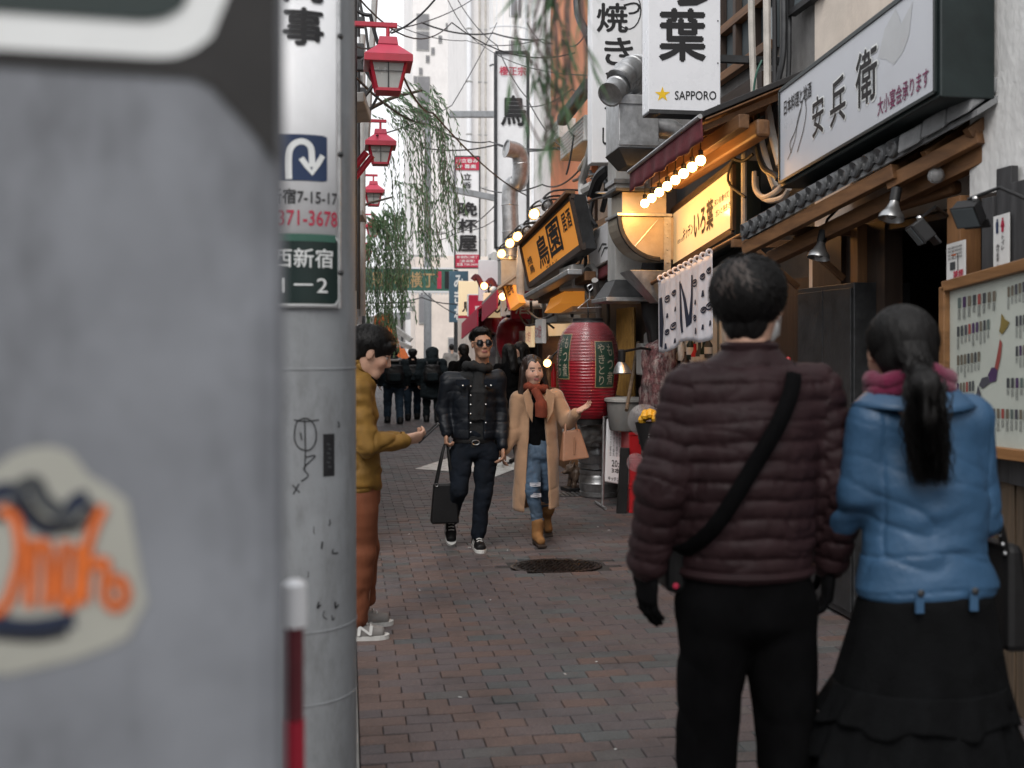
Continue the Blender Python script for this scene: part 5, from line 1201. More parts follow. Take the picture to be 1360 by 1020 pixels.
# bamboo screen, hanging hose and meter box between lantern and curtain
p0, p1 = PX(822, 405, 2.9), PX(842, 400, 2.9)
t = thing('bamboo_screen', 'golden bamboo screen hanging behind the red lantern', 'screen', p0)
for i in range(14):
    q0 = lerp(p0, p1, i / 14); b = MB(); b.tube([V((2.9, q0.y, 1.05)), V((2.9, q0.y, 1.98))], .028, 6); b.build('bamboo_slat', 'bamboo', t, True)
t = None
p = PX(862, 470, 2.8); t = thing('meter_box', 'pale gas meter box with a hose below the curtain', 'meter', p); b = MB(); b.bx(p + V((-.1, -.1, -.2)), p + V((.12, .1, .1))); b.build('case', 'grey_box', t, bevel=.015)
b = MB(); b.lathe([(.05, 0), (.05, .08), (.03, .1)], p + V((0, 0, .1)), 14); b.build('cap', 'grey_box', t, True); b = MB(); b.tube(smooth_pts([PX(856, 385, 2.7), PX(860, 430, 2.72), PX(868, 458, 2.75), PX(880, 470, 2.8), PX(886, 462, 2.85)], 5), .022, 8); b.build('hose', 'cable_white', t, True)
b = MB(); p = PX(868, 380, 2.75); t = thing('black_tarp', 'bunched black plastic sheet hanging beside the door curtain', 'sheet', p)
organic([([_bone((0, 0, .25), (.02, .02, -.5), prof=[(0, .10, .10), (.4, .14, .12), (1, .08, .09)])], (-.25, -.25, -.7), (.28, .28, .45), .02, .03)], 'sheet', 'rubber', t, disp=lambda P: .035 * vnoise(P * V((14, 14, 4))))
t = thing('work_lamp', 'black clip lamp with a silver shade in front of the red lantern', 'lamp', PX(826, 490, 2.35)); p = PX(826, 490, 2.35)
b = MB(); b.lathe([(.03, .06), (.06, .02), (.085, -.04), (.08, -.04), (.03, .04)], p, 18, axis=(-.1, .1, 1)); b.build('shade', 'steel', t, True); b = MB(); b.lathe([(.03, .06), (.035, .16), (.02, .17)], p, 14); b.build('socket', 'black', t, True); b = MB(); b.tube([p + V((0, 0, .15)), p + V((.2, .1, .18)), p + V((.55, .2, .14))], .012, 6); b.build('arm', 'black', t)
p = PX(838, 520, 2.6); t = thing('wooden_pole', 'thin wooden pole leaning beside the meter box', 'pole', p); b = MB(); b.tube([PX(832, 545, 2.5), PX(848, 455, 2.85)], .018, 8); b.build('shaft', 'wood_old', t, True)
# clothes / cloth heap by the window
t = thing('patterned_cloth', 'dark red patterned cloth heap under the shop window', 'cloth', PX(876, 495, 2.75)); p = PX(876, 495, 2.75)
mat('patterned', (.12, .05, .055), .85, var=.9, scale=30, bump=.4, dirt=(.45, .42, .40), dirt_amt=.9)
organic([([_bone((0, 0, .2), (0, 0, -.7), prof=[(0, .14, .18), (.4, .17, .24), (1, .16, .22)])], (-.3, -.4, -.9), (.3, .4, .5), .025, .03)], 'cloth', 'patterned', t, disp=lambda P: .03 * vnoise(P * 12))
# ---- cabinets and pipes on the upper walls
def wallbox(px0, py0, px1, py1, X, dp, m, lab, name='wall_unit', cat='cabinet', grille=0):
    a, c = PX(px0, py1, X), PX(px1, py0, X); t = thing(name, lab, cat, a); y0, y1 = min(a.y, c.y), max(a.y, c.y); zb, zt = a.z, c.z
    b = MB(); b.bx((X, y0, zb), (X + dp, y1, zt)); b.build('case', m, t, bevel=.012)
    b = MB(); b.bx((X + .01, y0 - .006, zb + .05), (X + dp - .02, y0 - .001, zt - .05)); b.build('side_panel', m, t)
    for i in range(grille):
        z = zb + (zt - zb) * (i + .5) / grille; b = MB(); b.bx((X - .008, y0 + .05, z - .01), (X - .001, y1 - .05, z + .01)); b.build('grille_slat', 'grey_box', t)
wallbox(744, 152, 776, 214, 2.6, .55, 'white_box', 'large pale metal cabinet under the orange wall', grille=7)
wallbox(783, 218, 812, 236, 2.6, .4, 'white_box', 'white metal cabinet below the banner sign')
wallbox(724, 156, 742, 200, 2.75, .4, 'white_box', 'rounded pale unit left of the large cabinet', grille=5)
b = MB(); t = thing('awning', 'folded black awning under the orange wall', 'awning', PX(760, 140, 2.5)); b.beam(PX(746, 160, 2.5), PX(783, 112, 2.5), .12, .14); b.build('roll', 'awning_black', t, bevel=.03)
bundle('cable_duct', 'thick black flexible conduit on the orange wall', 'conduit', [([(766, -20, 2.9), (768, 20, 2.9), (780, 45, 2.9), (784, 60, 2.95)], .05, 'dark_steel')], 0)
bundle('cable_duct', 'taped flexible conduit hanging left of the small box sign', 'conduit', [([(786, 190, 2.5), (779, 220, 2.5), (773, 245, 2.5), (777, 275, 2.48), (787, 300, 2.5)], .045, 'grey_box'), ([(778, 240, 2.5), (772, 290, 2.45), (776, 330, 2.45), (770, 350, 2.45)], .012, 'rubber'), ([(770, 225, 2.5), (782, 205, 2.55)], .03, 'hood_metal')], 0)
bundle('vent_cowl', 'dark vent cowl and cylinders above the small box sign', 'vent', [([(788, 258, 2.5), (796, 235, 2.5), (810, 222, 2.55)], .06, 'dark_steel'), ([(777, 253, 2.45), (788, 247, 2.5)], .06, 'grey_box'), ([(785, 256, 2.5), (815, 256, 2.5)], .012, 'galvanised')], 0)
# ---- clutter along the far bar fronts
rg = random.Random(21)
labs = ['warm lit price strip hanging over the far bar front, %s' % w for w in ('nearest one', 'second one', 'third one', 'farthest one')]
for i, (px, py, d) in enumerate(((718, 440, 13.2), (704, 447, 15.0), (694, 452, 17.0), (686, 455, 19))):
    p = PD(px, py, d); t = thing('price_strip', labs[i], 'sign', p, 'price strips at the bar fronts'); b = MB(); b.box(p, (.05, .5, .3)); b.build('panel', 'lit_cream' if i % 2 else 'paper', t, bevel=.004)
    f_ = Face(p + V((-.028, .24, -.14)), p + V((-.028, -.24, -.14)), p + V((-.028, .24, .14))); text(f_, 'もつ焼き', .1, .2, .9, .8, 'lettering', 'ink_red', t)
p = PD(683, 452, 17.5); t = thing('paper_lantern', 'faded pink red paper lantern farther down the alley', 'lantern', p)
b = MB(); pr = [(.30 * float(np.interp(z, [q[1] for q in prof], [q[0] for q in prof])) + (.006 if i % 2 else 0), z * .8) for i, z in enumerate(np.linspace(-.47, .47, 40))]; b.lathe(pr, p, 32); b.build('paper_body', 'lantern_red', t, True)
b = MB(); b.lathe([(.13, .37), (.14, .42), (0, .43)], p, 20); b.build('top_ring', 'black', t); b = MB(); b.lathe([(.14, -.42), (.13, -.37)], p, 20); b.build('bottom_ring', 'black', t)
b = MB(); b.tube([p + V((0, 0, .42)), p + V((0, .05, .8))], .008, 5); b.build('hanging_wire', 'black', t)
p = PD(727, 482, 11.6); t = thing('spot_lamp', 'small lit spot lamp between the woman and the red lantern', 'lamp', p); ax = V((-.4, -.8, -.4)).normalized()
b = MB(); b.lathe([(.03, -.14), (.035, -.02), (.05, 0)], p, 14, axis=ax); b.build('body', 'steel', t, True); b = MB(); b.ball(p + ax * .01, .042, 10); b.build('lens', 'bulb_dim', t, True)
b = MB(); b.tube([p - ax * .12, p + V((.3, .3, .25)), p + V((.6, .4, .3))], .01, 5); b.build('arm', 'black', t)
p = PD(735, 500, 12.4); t = thing('bar_counter', 'warm lit counter front with bottles beyond the red lantern', 'counter', (2.7, 12.9, 0))
b = MB(); b.bx((2.75, 12.8, 0), (3.0, 16, 1.0)); b.build('counter', 'wood_warm', t); b = MB(); b.bx((2.9, 12.85, 1.72), (3.0, 15.8, 1.9)); b.build('lit_panel', 'lit_cream', t); b = MB(); b.bx((2.93, 12.85, 1.05), (3.0, 15.8, 1.70)); b.build('shelf_back', 'wood_warm', t)
for i in range(8):
    y0 = 13 + i * .36; b = MB(); b.lathe([(.04, 1.0), (.04, 1.2), (.015, 1.27), (.015, 1.33)], (2.84, y0, 0), 10); b.build('bottle', rg.choice(['ink_green', 'wood_warm', 'plastic_red']), t, True)
# tarp-covered stall and awnings at the far end
p = PD(655, 395, 22); t = thing('tarp', 'crumpled grey tarpaulin hanging above the far lantern', 'sheet', p)
organic([([_bone((.1, .2, .35), (-.05, 0, -.35), prof=[(0, .12, .3), (.5, .25, .4), (1, .3, .3)])], (-.5, -.6, -.8), (.6, .7, .8), .05, .05)], 'sheet', 'tarp', t, disp=lambda P: .08 * vnoise(P * 6))
a, c = PX(618, 420, 2.3), PX(662, 388, 2.3)
def far_awn(px0, py0, px1, py1, X, m, lab):
    a, c = PX(px0, py0, X), PX(px1, py1, X); t = thing('awning', lab, 'awning', a)
    b = MB(); b.hexa([a, c, c + V((.7, 0, .5)), a + V((.7, 0, .5)), a + V((0, 0, .04)), c + V((0, 0, .04)), c + V((.7, 0, .55)), a + V((.7, 0, .55))]); b.build('sheet', m, t)
    b = MB(); b.slab(a + V((-.005, 0, -.28)), c + V((-.005, 0, -.28)), c, a, (.02, 0, 0)); b.build('valance', 'ink_red', t)
far_awn(613, 432, 634, 412, 2.3, 'ink_red', 'red sloping awning at the far right end of the alley')
far_awn(640, 405, 660, 385, 2.2, 'tarp', 'pale grey sloping awning above the far bar fronts')
b = MB(); p = PD(660, 420, 20); t = thing('awning_pole', 'thin pale pole holding the far grey tarpaulin', 'pole', (p.x, p.y, 0)); b.tube([V((p.x, p.y, 0)), V((p.x, p.y, PD(660, 390, 20).z))], .03, 8); b.build('shaft', 'grey_box', t, True)
for i, (px, py, lab) in enumerate(((640, 372, 'black and red bundled cables with bulbs at the far duct'), )):
    P = [PD(px - 12 + k * 4, py - 6 * sin(k * 1.3) + k, 18) for k in range(12)]; t = thing('light_string', lab, 'lights', P[0])
    b = MB(); b.tube(smooth_pts(P, 3), .05, 6); b.build('cable', 'awning_red', t, True)
    for k in (2, 5, 8):
        b = MB(); b.ball(P[k] + V((.08, -.1, -.12)), .06, 10); b.build('bulb', 'bulb_dim' if k != 5 else 'ink_white', t, True)

rg = random.Random(31)
NM = ['first', 'second', 'third', 'fourth', 'fifth', 'sixth', 'seventh', 'eighth', 'ninth', 'tenth', 'eleventh', 'twelfth']
for i in range(8):     # small hanging sign boards along the far fronts
    y0 = 16.9 + i * 1.15; z0 = 2.1 + rg.uniform(-.1, .5); w = rg.uniform(.35, .6)
    t = thing('bar_sign', 'small bar sign on the far right front, %s along the row' % NM[i], 'sign', (2.7, y0, z0), 'bar signs along the far right front')
    m_ = rg.choice(['lit_cream', 'sign_white', 'orange_panel', 'ink_red', 'ink_navy']); b = MB(); b.bx((3.0 - w, y0, z0), (2.97, y0 + .12, z0 + rg.uniform(.4, .8))); b.build('case', m_, t, bevel=.008)
    f_ = Face((3.0 - w + .03, y0 - .002, z0 + .05), (2.95, y0 - .002, z0 + .05), (3.0 - w + .03, y0 - .002, z0 + .36)); text(f_, rg.choice(['酒', '鳥', '串', '焼', '飲']), .1, .1, .9, .9, 'lettering', 'ink_white' if m_ in ('ink_red', 'ink_navy') else 'ink', t, .02)
    b = MB(); b.beam((2.9, y0 + .06, z0 + .2), (3.02, y0 + .06, z0 + .2), .04, .04); b.build('bracket', 'dark_steel', t)
for i in range(6):
    y0 = 17.2 + i * 1.1; p = V((2.78, y0, 1.95)); t = thing('small_lantern', 'small red lantern along the far right front, %s in the row' % NM[i], 'lantern', p, 'small red lanterns at the far bars')
    b = MB(); b.lathe([(.06, -.17), (.12, -.13), (.15, 0), (.12, .13), (.06, .17)], p, 16); b.build('paper_body', 'lantern_red' if i % 3 else 'lantern_pink', t, True); b = MB(); b.lathe([(.065, .17), (.065, .2), (0, .201)], p, 12); b.build('top_ring', 'black', t); b = MB(); b.lathe([(.065, -.2), (.065, -.17)], p, 12); b.build('bottom_ring', 'black', t)
    b = MB(); b.tube([p + V((0, 0, .2)), p + V((.1, 0, .5))], .006, 4); b.build('hanging_wire', 'black', t)
for i in range(4):
    y0 = 17 + i * 1.8; t = thing('door_curtain', 'dark door curtain along the far right front, %s in the row' % NM[i], 'curtain', (2.95, y0, 1.3), 'dark curtains at the far bars'); b = MB(); b.grid(lambda u, v: V((2.95 + .02 * sin(u * 30), y0 + 1.3 * u, 1.35 + .55 * v)), 30, 3); b.build('cloth', ['ink_navy', 'awning_red', 'cloth_white', 'ink_navy'][i], t, True, solid=.004); b = MB(); b.tube([(2.95, y0 - .05, 1.91), (2.95, y0 + 1.35, 1.91)], .015, 6); b.build('rod', 'wood_dark_y', t)
for i in range(5):     # outdoor units and boxes above the far fronts
    y0 = 17 + i * 1.4; t = thing('air_conditioner', 'outdoor unit above the far bars, %s in the row' % NM[i], 'air conditioner', (3.2, y0, 3.1), 'outdoor units above the far bars'); b = MB(); b.bx((3.1, y0, 3.01), (3.5, y0 + .8, 3.6)); b.build('case', 'white_box', t, bevel=.015); b = MB(); b.lathe([(.2, 0), (.2, .01), (0, .012)], (3.095, y0 + .4, 3.3), 20, axis=(-1, 0, 0)); b.build('fan_grille', 'dark_steel', t)

bundle('cable_bundle', 'tangle of black cables and pipes between the orange sign and the small box sign', 'cables', [
    ([(770, 235, 2.6), (776, 262, 2.5), (772, 300, 2.5), (778, 345, 2.5), (772, 372, 2.55)], .018, 'rubber'), ([(784, 228, 2.7), (790, 250, 2.6), (784, 285, 2.5), (792, 300, 2.5)], .022, 'rubber'),
    ([(762, 240, 2.7), (790, 232, 2.6), (815, 240, 2.6)], .02, 'dark_steel'), ([(800, 226, 2.6), (806, 250, 2.6), (800, 280, 2.6)], .03, 'dark_steel'), ([(775, 270, 2.45), (800, 262, 2.5), (818, 268, 2.5)], .012, 'rubber'),
    ([(790, 372, 2.5), (794, 400, 2.6), (797, 440, 2.75)], .035, 'grey_box'), ([(806, 372, 2.6), (808, 420, 2.7), (806, 440, 2.75)], .02, 'dark_steel'), ([(758, 385, 2.6), (760, 420, 2.7)], .02, 'dark_steel')], 0)
bundle('wire_tangle', 'loose wires and brackets hanging above the far red lantern', 'cables', [
    ([(700, 412, 2.5), (716, 424, 2.5), (735, 418, 2.5)], .018, 'dark_steel'), ([(690, 418, 2.5), (700, 432, 2.5), (722, 428, 2.5), (736, 436, 2.6)], .014, 'rubber'), ([(705, 400, 2.5), (708, 440, 2.6)], .02, 'dark_steel'), ([(722, 398, 2.5), (726, 450, 2.7)], .03, 'grey_box')], 0)
wallbox(738, 398, 760, 418, 2.55, .3, 'white_box', 'grimy white box under the warm lit shade')
wallbox(722, 412, 740, 430, 2.6, .3, 'grey_box', 'small grey box hanging left of the big lantern top')
# ================================================================ far end of the alley
def facade(name, lab, x0, x1, Y, z1, m, dep=8, wins=(), strips=()):
    t = thing(name, lab, 'building', ((x0 + x1) / 2, Y, 0)); b = MB(); b.bx((x0, Y, -.03), (x1, Y + dep, z1)); b.build('wall', m, t)
    for (a, c, z0, z2) in wins:
        b = MB(); b.bx((a, Y - .06, z0), (c, Y - .004, z2)); w_ = b.build('window', 'grey_box', t); b = MB(); b.bx((a + .05 * (c - a), Y - .075, z0 + .06), (c - .05 * (c - a), Y - .063, z2 - .06)); b.build('pane', 'glass_far', w_)
    return t
def pxY(px, Y): return PY(px, 300, Y).x
def zY(px, py, Y): return PY(px, py, Y).z
Y = 62
wl = []
for (px, py) in ((1040 / 4.637 + 370, 165 / 4.637), (995 / 4.637 + 370, 243 / 4.637), (950 / 4.637 + 370, 315 / 4.637), (918 / 4.637 + 370, 364 / 4.637), (875 / 4.637 + 370, 440 / 4.637), (842 / 4.637 + 370, 492 / 4.637)):
    wl.append((pxY(px - 2.4, Y), pxY(px + 2.4, Y), zY(px, py + 5, Y), zY(px, py - 5, Y)))
for (a, c, t0, b0) in ((553, 570, 17, 40), (553, 570, 40, 68), (554, 571, 100, 140), (554, 571, 140, 168)):
    wl.append((pxY(a, Y), pxY(c, Y), zY(a, b0 - 1, Y), zY(a, t0 + 1, Y)))
for i in range(9):
    wl.append((pxY(607, Y), pxY(616, Y), zY(607, 18 + i * 28 + 26, Y), zY(607, 18 + i * 28, Y)))
facade('tower_block', 'tall white building with stepped little windows at the end of the alley', pxY(548, Y), pxY(622, Y), Y, 32, 'pale_wall', 10, wl)
Y2 = 48
w2 = [(pxY(676, Y2), pxY(692, Y2), zY(676, 22 + j * 60, Y2), zY(676, -6 + j * 60, Y2)) for j in range(2)]
facade('tower_block', 'tall white building with pale drain pipes right of the stepped windows', pxY(622, Y2), pxY(745, Y2), Y2, 27, 'pale_wall', 10, w2)
for px, r, lab in ((623, .12, 'thick white pipe up the far white building'), (637, .06, 'thin rusty pipe up the far white building'), (645, .05, 'slim cream pipe up the far white building')):
    q = PY(px, 300, Y2 - .3); t = thing('drain_pipe', lab, 'pipe', (q.x, q.y, 0)); b = MB(); b.tube([V((q.x, q.y, 0)), V((q.x, q.y, 26))], r, 10); b.build('pipe', 'sign_white' if r > .1 else 'cable_white', t, True)
    for k in range(10):
        b = MB(); b.lathe([(r + .01, 0), (r + .03, .04), (r + .01, .08)], (q.x, q.y, 1.5 + k * 2.4), 10); b.build('clip', 'grey_box', t)
# caged ladder
q0, q1 = PY(651, 90, 40), PY(701, 90, 40); t = thing('caged_ladder', 'white caged ladder on the pale building', 'ladder', (q0.x, q0.y, zY(670, 240, 40)))
xm, rd = (q0.x + q1.x) / 2, (q1.x - q0.x) / 2
for k in range(9):
    a = pi + pi * k / 8; b = MB(); b.tube([V((xm + rd * cos(a), 40 + rd * .5 * sin(a), zY(670, 96, 40))), V((xm + rd * cos(a), 40 + rd * .5 * sin(a), zY(670, -40, 40)))], .022, 5); b.build('bar', 'sign_white', t)
for py in (88, 38, -10):
    b = MB(); b.tube([V((xm + rd * cos(pi + pi * k / 12), 40 + rd * .5 * sin(pi + pi * k / 12), zY(670, py, 40))) for k in range(13)], .035, 5); b.build('hoop', 'dark_steel' if py > 60 else 'sign_white', t)
for px in (699, 708):
    q = PY(px, 90, 40); b = MB(); b.tube([V((q.x, 40, 4)), V((q.x, 40, 18))], .06, 6); b.build('rail', 'sign_white', t)
# hanging signs far down
def vsign(name, lab, px0, py0, px1, py1, Y, m, dep=.3, frame=None):
    q = [PY(px0, py1, Y), PY(px1, py1, Y), PY(px1, py0, Y), PY(px0, py0, Y)]; t = thing(name, lab, 'sign', q[0]); b = MB(); b.slab(*q, (0, dep, 0)); b.build('case', m, t, bevel=.01)
    if frame:
        for i in range(4): b = MB(); b.beam(q[i] + V((0, -.01, 0)), q[(i + 1) % 4] + V((0, -.01, 0)), frame, frame); b.build('frame_rail', 'dark_steel', t)
    fc = Face(q[0], q[1], q[3]); fc.n = V((0, -1, 0)); return t, fc
t, fc = vsign('shop_sign', 'tall pale sign with one black character and red heading', 658, 70, 701, 330, 24, 'sign_white', .3, .07)
text(fc, '鳥', .18, .63, .92, .78, 'lettering', 'ink', t, .03, .03); text(fc, '櫻正宗', .12, .885, .93, .93, 'lettering', 'ink_red', t, .02, .03)
t, fc = vsign('shop_sign', 'narrow white vertical sign with red ends and brush characters', 604, 208, 637, 356, 30, 'sign_white', .25, .04)
uvpoly(fc, [(.02, .88), (.98, .88), (.98, .995), (.02, .995)], 'red_band', 'ink_red', t, .03); uvpoly(fc, [(.02, .005), (.98, .005), (.98, .12), (.02, .12)], 'red_band', 'ink_red', t, .03)
text(fc, '1F立呑み', .08, .945, .92, .98, 'lettering', 'ink_white', t, .02, .04); text(fc, '2F 喜楽', .08, .895, .85, .93, 'lettering', 'ink_white', t, .02, .04)
text(fc, '新宿西口横丁', .08, .085, .92, .11, 'lettering', 'ink_white', t, .01, .04); text(fc, '営業 7:00-24:00', .08, .02, .92, .045, 'lettering', 'ink_white', t, .01, .04); text(fc, '（居酒屋）', .2, .05, .8, .075, 'lettering', 'ink_white', t, .01, .04)
for s, v0, v1 in (('晩', .47, .59), ('杯', .32, .44), ('屋', .15, .29)): text(fc, s, .14, v0, .88, v1, 'lettering', 'ink', t, .04, .035)
text(fc, '立', .34, .79, .66, .85, 'lettering', 'ink', t, .03, .03); text(fc, '呑', .34, .715, .66, .77, 'lettering', 'ink', t, .03, .03)
t, fc = vsign('shop_sign', 'blue vertical sign hanging under the green arch', 597, 360, 622, 428, 31, 'ink_blue', .2)
mat('blue_panel', (.06, .12, .17), .5, var=.15, bump=.02); t.children[0].data.materials[0] = MATS['blue_panel']
text(fc, 'みぎわ', .25, .05, .75, .92, 'lettering', 'ink_white', t, .03, .01, vertical=True)
# arms the signs hang from
for (px0, py0, px1, py1, d, lab) in ((597, 152, 656, 152, 26, 'grey horizontal bracket in front of the tall pale sign'), (597, 251, 657, 263, 26, 'grey slanting bracket across the narrow white sign')):
    a, c = PD(px0, py0, d), PD(px1, py1, d); t = thing('sign_bracket', lab, 'bracket', a); b = MB(); b.beam(a, c, .14, .15); b.build('beam', 'pole_grey', t, bevel=.01)
# green arch across the alley
Y = 33; a0, a1 = PY(488, 371, Y), PY(602, 371, Y)
t = thing('street_arch', 'green arch sign with white lettering spanning the far alley', 'sign', V((a0.x, Y, 0)))
zb, zt = zY(540, 386, Y), zY(540, 357, Y)
b = MB(); b.bx((a0.x - .2, Y, zb), (a1.x, Y + .25, zt)); b.build('panel', 'ink_green', t, bevel=.01)
b = MB(); b.bx((a0.x - .22, Y - .02, zt), (a1.x + .02, Y + .27, zt + .05)); b.bx((a0.x - .22, Y - .02, zb - .06), (a1.x + .02, Y + .27, zb)); b.build('trim', 'sign_white', t)
fc = Face(V((a0.x, Y - .004, zb)), V((a1.x, Y - .004, zb)), V((a0.x, Y - .004, zt))); fc.n = V((0, -1, 0))
text(fc, '思い出横丁', .05, .15, .78, .85, 'lettering', 'ink_gold', t, .02, .004)
uvpoly(fc, [(.81, .1), (.86, .1), (.86, .9), (.81, .9)], 'pink_plate', 'pink_metal', t); uvpoly(fc, [(.90, .1), (.97, .1), (.97, .9), (.90, .9)], 'dark_plate', 'ink', t)
for x in (a0.x - .12, a1.x + .1):
    b = MB(); b.tube([V((x, Y + .12, 0)), V((x, Y + .12, zt))], .07, 10); b.build('post', 'dark_steel', t, True)
for i in range(24):
    b = MB(); b.ball(V((a0.x + (a1.x - a0.x) * i / 23, Y, zb - .1)), .03, 6); b.build('lamp_bead', 'ink_white', t)
# pole, far beige building, odds and ends below the arch
p = PY(568, 470, 36); t = thing('utility_pole', 'tall grey utility pole in front of the far beige building', 'utility pole', (p.x, p.y, 0)); b = MB(); b.lathe([(.14, -.03), (.11, 9)], (p.x, p.y, 0), 14); b.build('shaft', 'pole_grey', t, True)
for z in (4.6, 5.4):
    b = MB(); b.beam((p.x - .6, p.y - .1, z), (p.x + .6, p.y - .1, z), .07, .07); b.build('crossarm', 'grey_box', t)
Y = 44
wl = [(pxY(595, Y), pxY(605, Y), zY(600, 480, Y), zY(600, 448, Y)), (pxY(556, Y), pxY(572, Y), zY(560, 430, Y), zY(560, 385, Y)), (pxY(625, Y), pxY(632, Y), zY(612, 470, Y), zY(612, 440, Y))]
facade('corner_building', 'low beige building behind the walking group', pxY(552, Y), pxY(655, Y), Y, zY(600, 340, Y), 'cream_wall', 3.5, wl)
p = PY(515, 440, 60); facade('grey_house', 'grey flat building behind the orange awning', pxY(470, 70), pxY(552, 70), 70, zY(520, 420, 70), 'grey_wall', 8, [(pxY(500, 70), pxY(520, 70), 1, 2.6)])
p0 = PD(520, 405, 50); t = thing('overhead_beam', 'grey overhead beam far behind the willow', 'beam', p0); b = MB(); b.beam(PD(500, 421, 50), PD(552, 419, 50), .3, .35); b.build('beam', 'pole_grey', t)
p = PD(534, 408, 44); t = thing('antenna_mast', 'dark street light mast far behind the willow', 'mast', (p.x, p.y, 0)); b = MB(); b.tube([V((p.x, p.y, 0)), V((p.x, p.y, p.z + .5))], .05, 6); b.beam(p + V((-.6, 0, .2)), p + V((.6, 0, .2)), .05, .05); b.beam(p + V((-.4, 0, 0)), p + V((.4, 0, 0)), .05, .05); b.build('mast', 'dark_steel', t); b = MB(); b.box(p + V((.55, 0, -.05)), (.5, .2, .22)); b.build('head', 'grey_box', t, bevel=.02)
# orange tent sign at left
oq = [PD(497, 472, 24), PD(535, 470, 24.5), PD(530, 455, 24.5), PD(516, 417, 24.3), PD(501, 418, 24)]
t = thing('tent_awning', 'orange sloping awning with dark lettering behind the phone user', 'awning', oq[0])
b = MB(); b.prism(oq, (-.05, .5, 0)); b.build('canvas', 'ink_orange', t)
fc = Face(PD(499, 462, 23.98), PD(532, 462, 24.4), PD(499, 420, 23.98)); text(fc, '双喜', .05, .45, .45, .85, 'lettering', 'ink_red', t, .03, .02); text(fc, '激安酒場', .2, .18, .85, .34, 'lettering', 'ink', t, .02, .02); text(fc, '居酒屋', .35, .02, .95, .14, 'lettering', 'ink_white', t, .02, .02)
p = PD(520, 470, 24.2); t = thing('lower_awning', 'orange lower awning with a grey fringe behind the walkers', 'awning', p); b = MB(); b.hexa([p + V(q) for q in ((-.5, 0, -.35), (.55, 0, -.35), (.5, .6, -.35), (-.5, .6, -.35), (-.5, .1, .12), (.3, .1, .12), (.3, .6, .12), (-.5, .6, .12))]); b.build('canvas', 'ink_orange', t)
t = thing('roof_edge', 'grey sloping roof edge behind the orange awning', 'roof', PD(540, 440, 28)); b = MB(); b.beam(PD(520, 432, 28), PD(546, 452, 28), .5, .12); b.build('sheet', 'grey_box', t); b = MB(); b.beam(PD(522, 452, 26), PD(546, 462, 26), .4, .1); b.build('lower_sheet', 'tarp', t)

# ================================================================ left side: building row, lamps
LB = thing('left_shop_row', 'grey two storey shop row along the left of the alley', 'building', (-1, 10, 0))
b = MB(); b.bx((-6, 7.2, 0), (-.55, 40, 4.3)); b.build('wall', 'grey_wall', LB)
for i in range(10):
    y0 = 7.6 + i * 3.2; b = MB(); b.bx((-.549, y0, .1), (-.52, y0 + 1.6, 2.0)); d_ = b.build('door', 'wood_dark', LB); b = MB(); b.bx((-.519, y0 + .15, .9), (-.512, y0 + 1.45, 1.85)); b.build('pane', 'window_glass', d_)
    b = MB(); b.bx((-.56, y0 - .2, 2.25), (-.14, y0 + 1.9, 2.31)); b.build('canopy', 'grey_box', LB, bevel=.01)
    b = MB(); b.bx((-.549, y0 + .2, 3.0), (-.5, y0 + 1.3, 4.0)); w_ = b.build('window', 'white_box', LB); b = MB(); b.bx((-.499, y0 + .27, 3.07), (-.49, y0 + 1.23, 3.93)); b.build('pane', 'window_glass', w_)
for i, (px, py, d, sg) in enumerate(((478, 141, 8.4, 1.0), (478, 287, 14, 1.0), (476, 327, 20, 1.1), (478, 352, 26, 1.2))):
    p = PD(px, py, d); t = thing('porch_canopy', 'small grey metal canopy on the left, %s' % ('beside the nearest red lamp', 'below the second red lamp', 'below the third red lamp', 'farthest one')[i], 'canopy', p, 'canopies on the left facade')
    b = MB(); b.hexa([p + V(q) for q in ((-.5, -.25, -.08), (.03, -.25, -.02), (.10, .5, -.02), (-.5, .5, -.08), (-.5, -.25, .0), (.03, -.25, .06), (.10, .5, .06), (-.5, .5, .02))]); b.build('sheet', 'grey_box', t, bevel=.01)
    b = MB(); b.box(p + V((-.15, -.1, .10)), (.2, .2, .12)); b.build('fixture', 'white_box', t, bevel=.01)
# drain / riser pipes at the left edge
for (px, d, lab, zt, r) in ((467, 9.2, 'grey riser pipe at the left behind the phone user', 2.6, .045), (469, 7.9, 'black riser pipe beside the nearest red lamp', 6, .03), (475, 12, 'slim grey pipe beside the second red lamp', 6, .03), (481, 15, 'pale pipe behind the third red lamp', 6, .05), (476, 21, 'weathered pipe far along the left facade', 5, .07)):
    q = PD(px, 440, d); zb = 0 if zt < 5 else 2.0
    t = thing('riser_pipe', lab, 'pipe', (q.x, q.y, zb)); b = MB(); b.tube([V((q.x, q.y, zb)), V((q.x, q.y, zt))], r, 10); b.build('pipe', 'grey_box' if r > .035 else 'dark_steel', t, True)
    for k in range(3):
        z = zb + (zt - zb) * (k + 1) / 4; b = MB(); b.beam((q.x, q.y, z), (-.56, q.y, z), .02, .02); b.build('bracket', 'dark_steel', t)
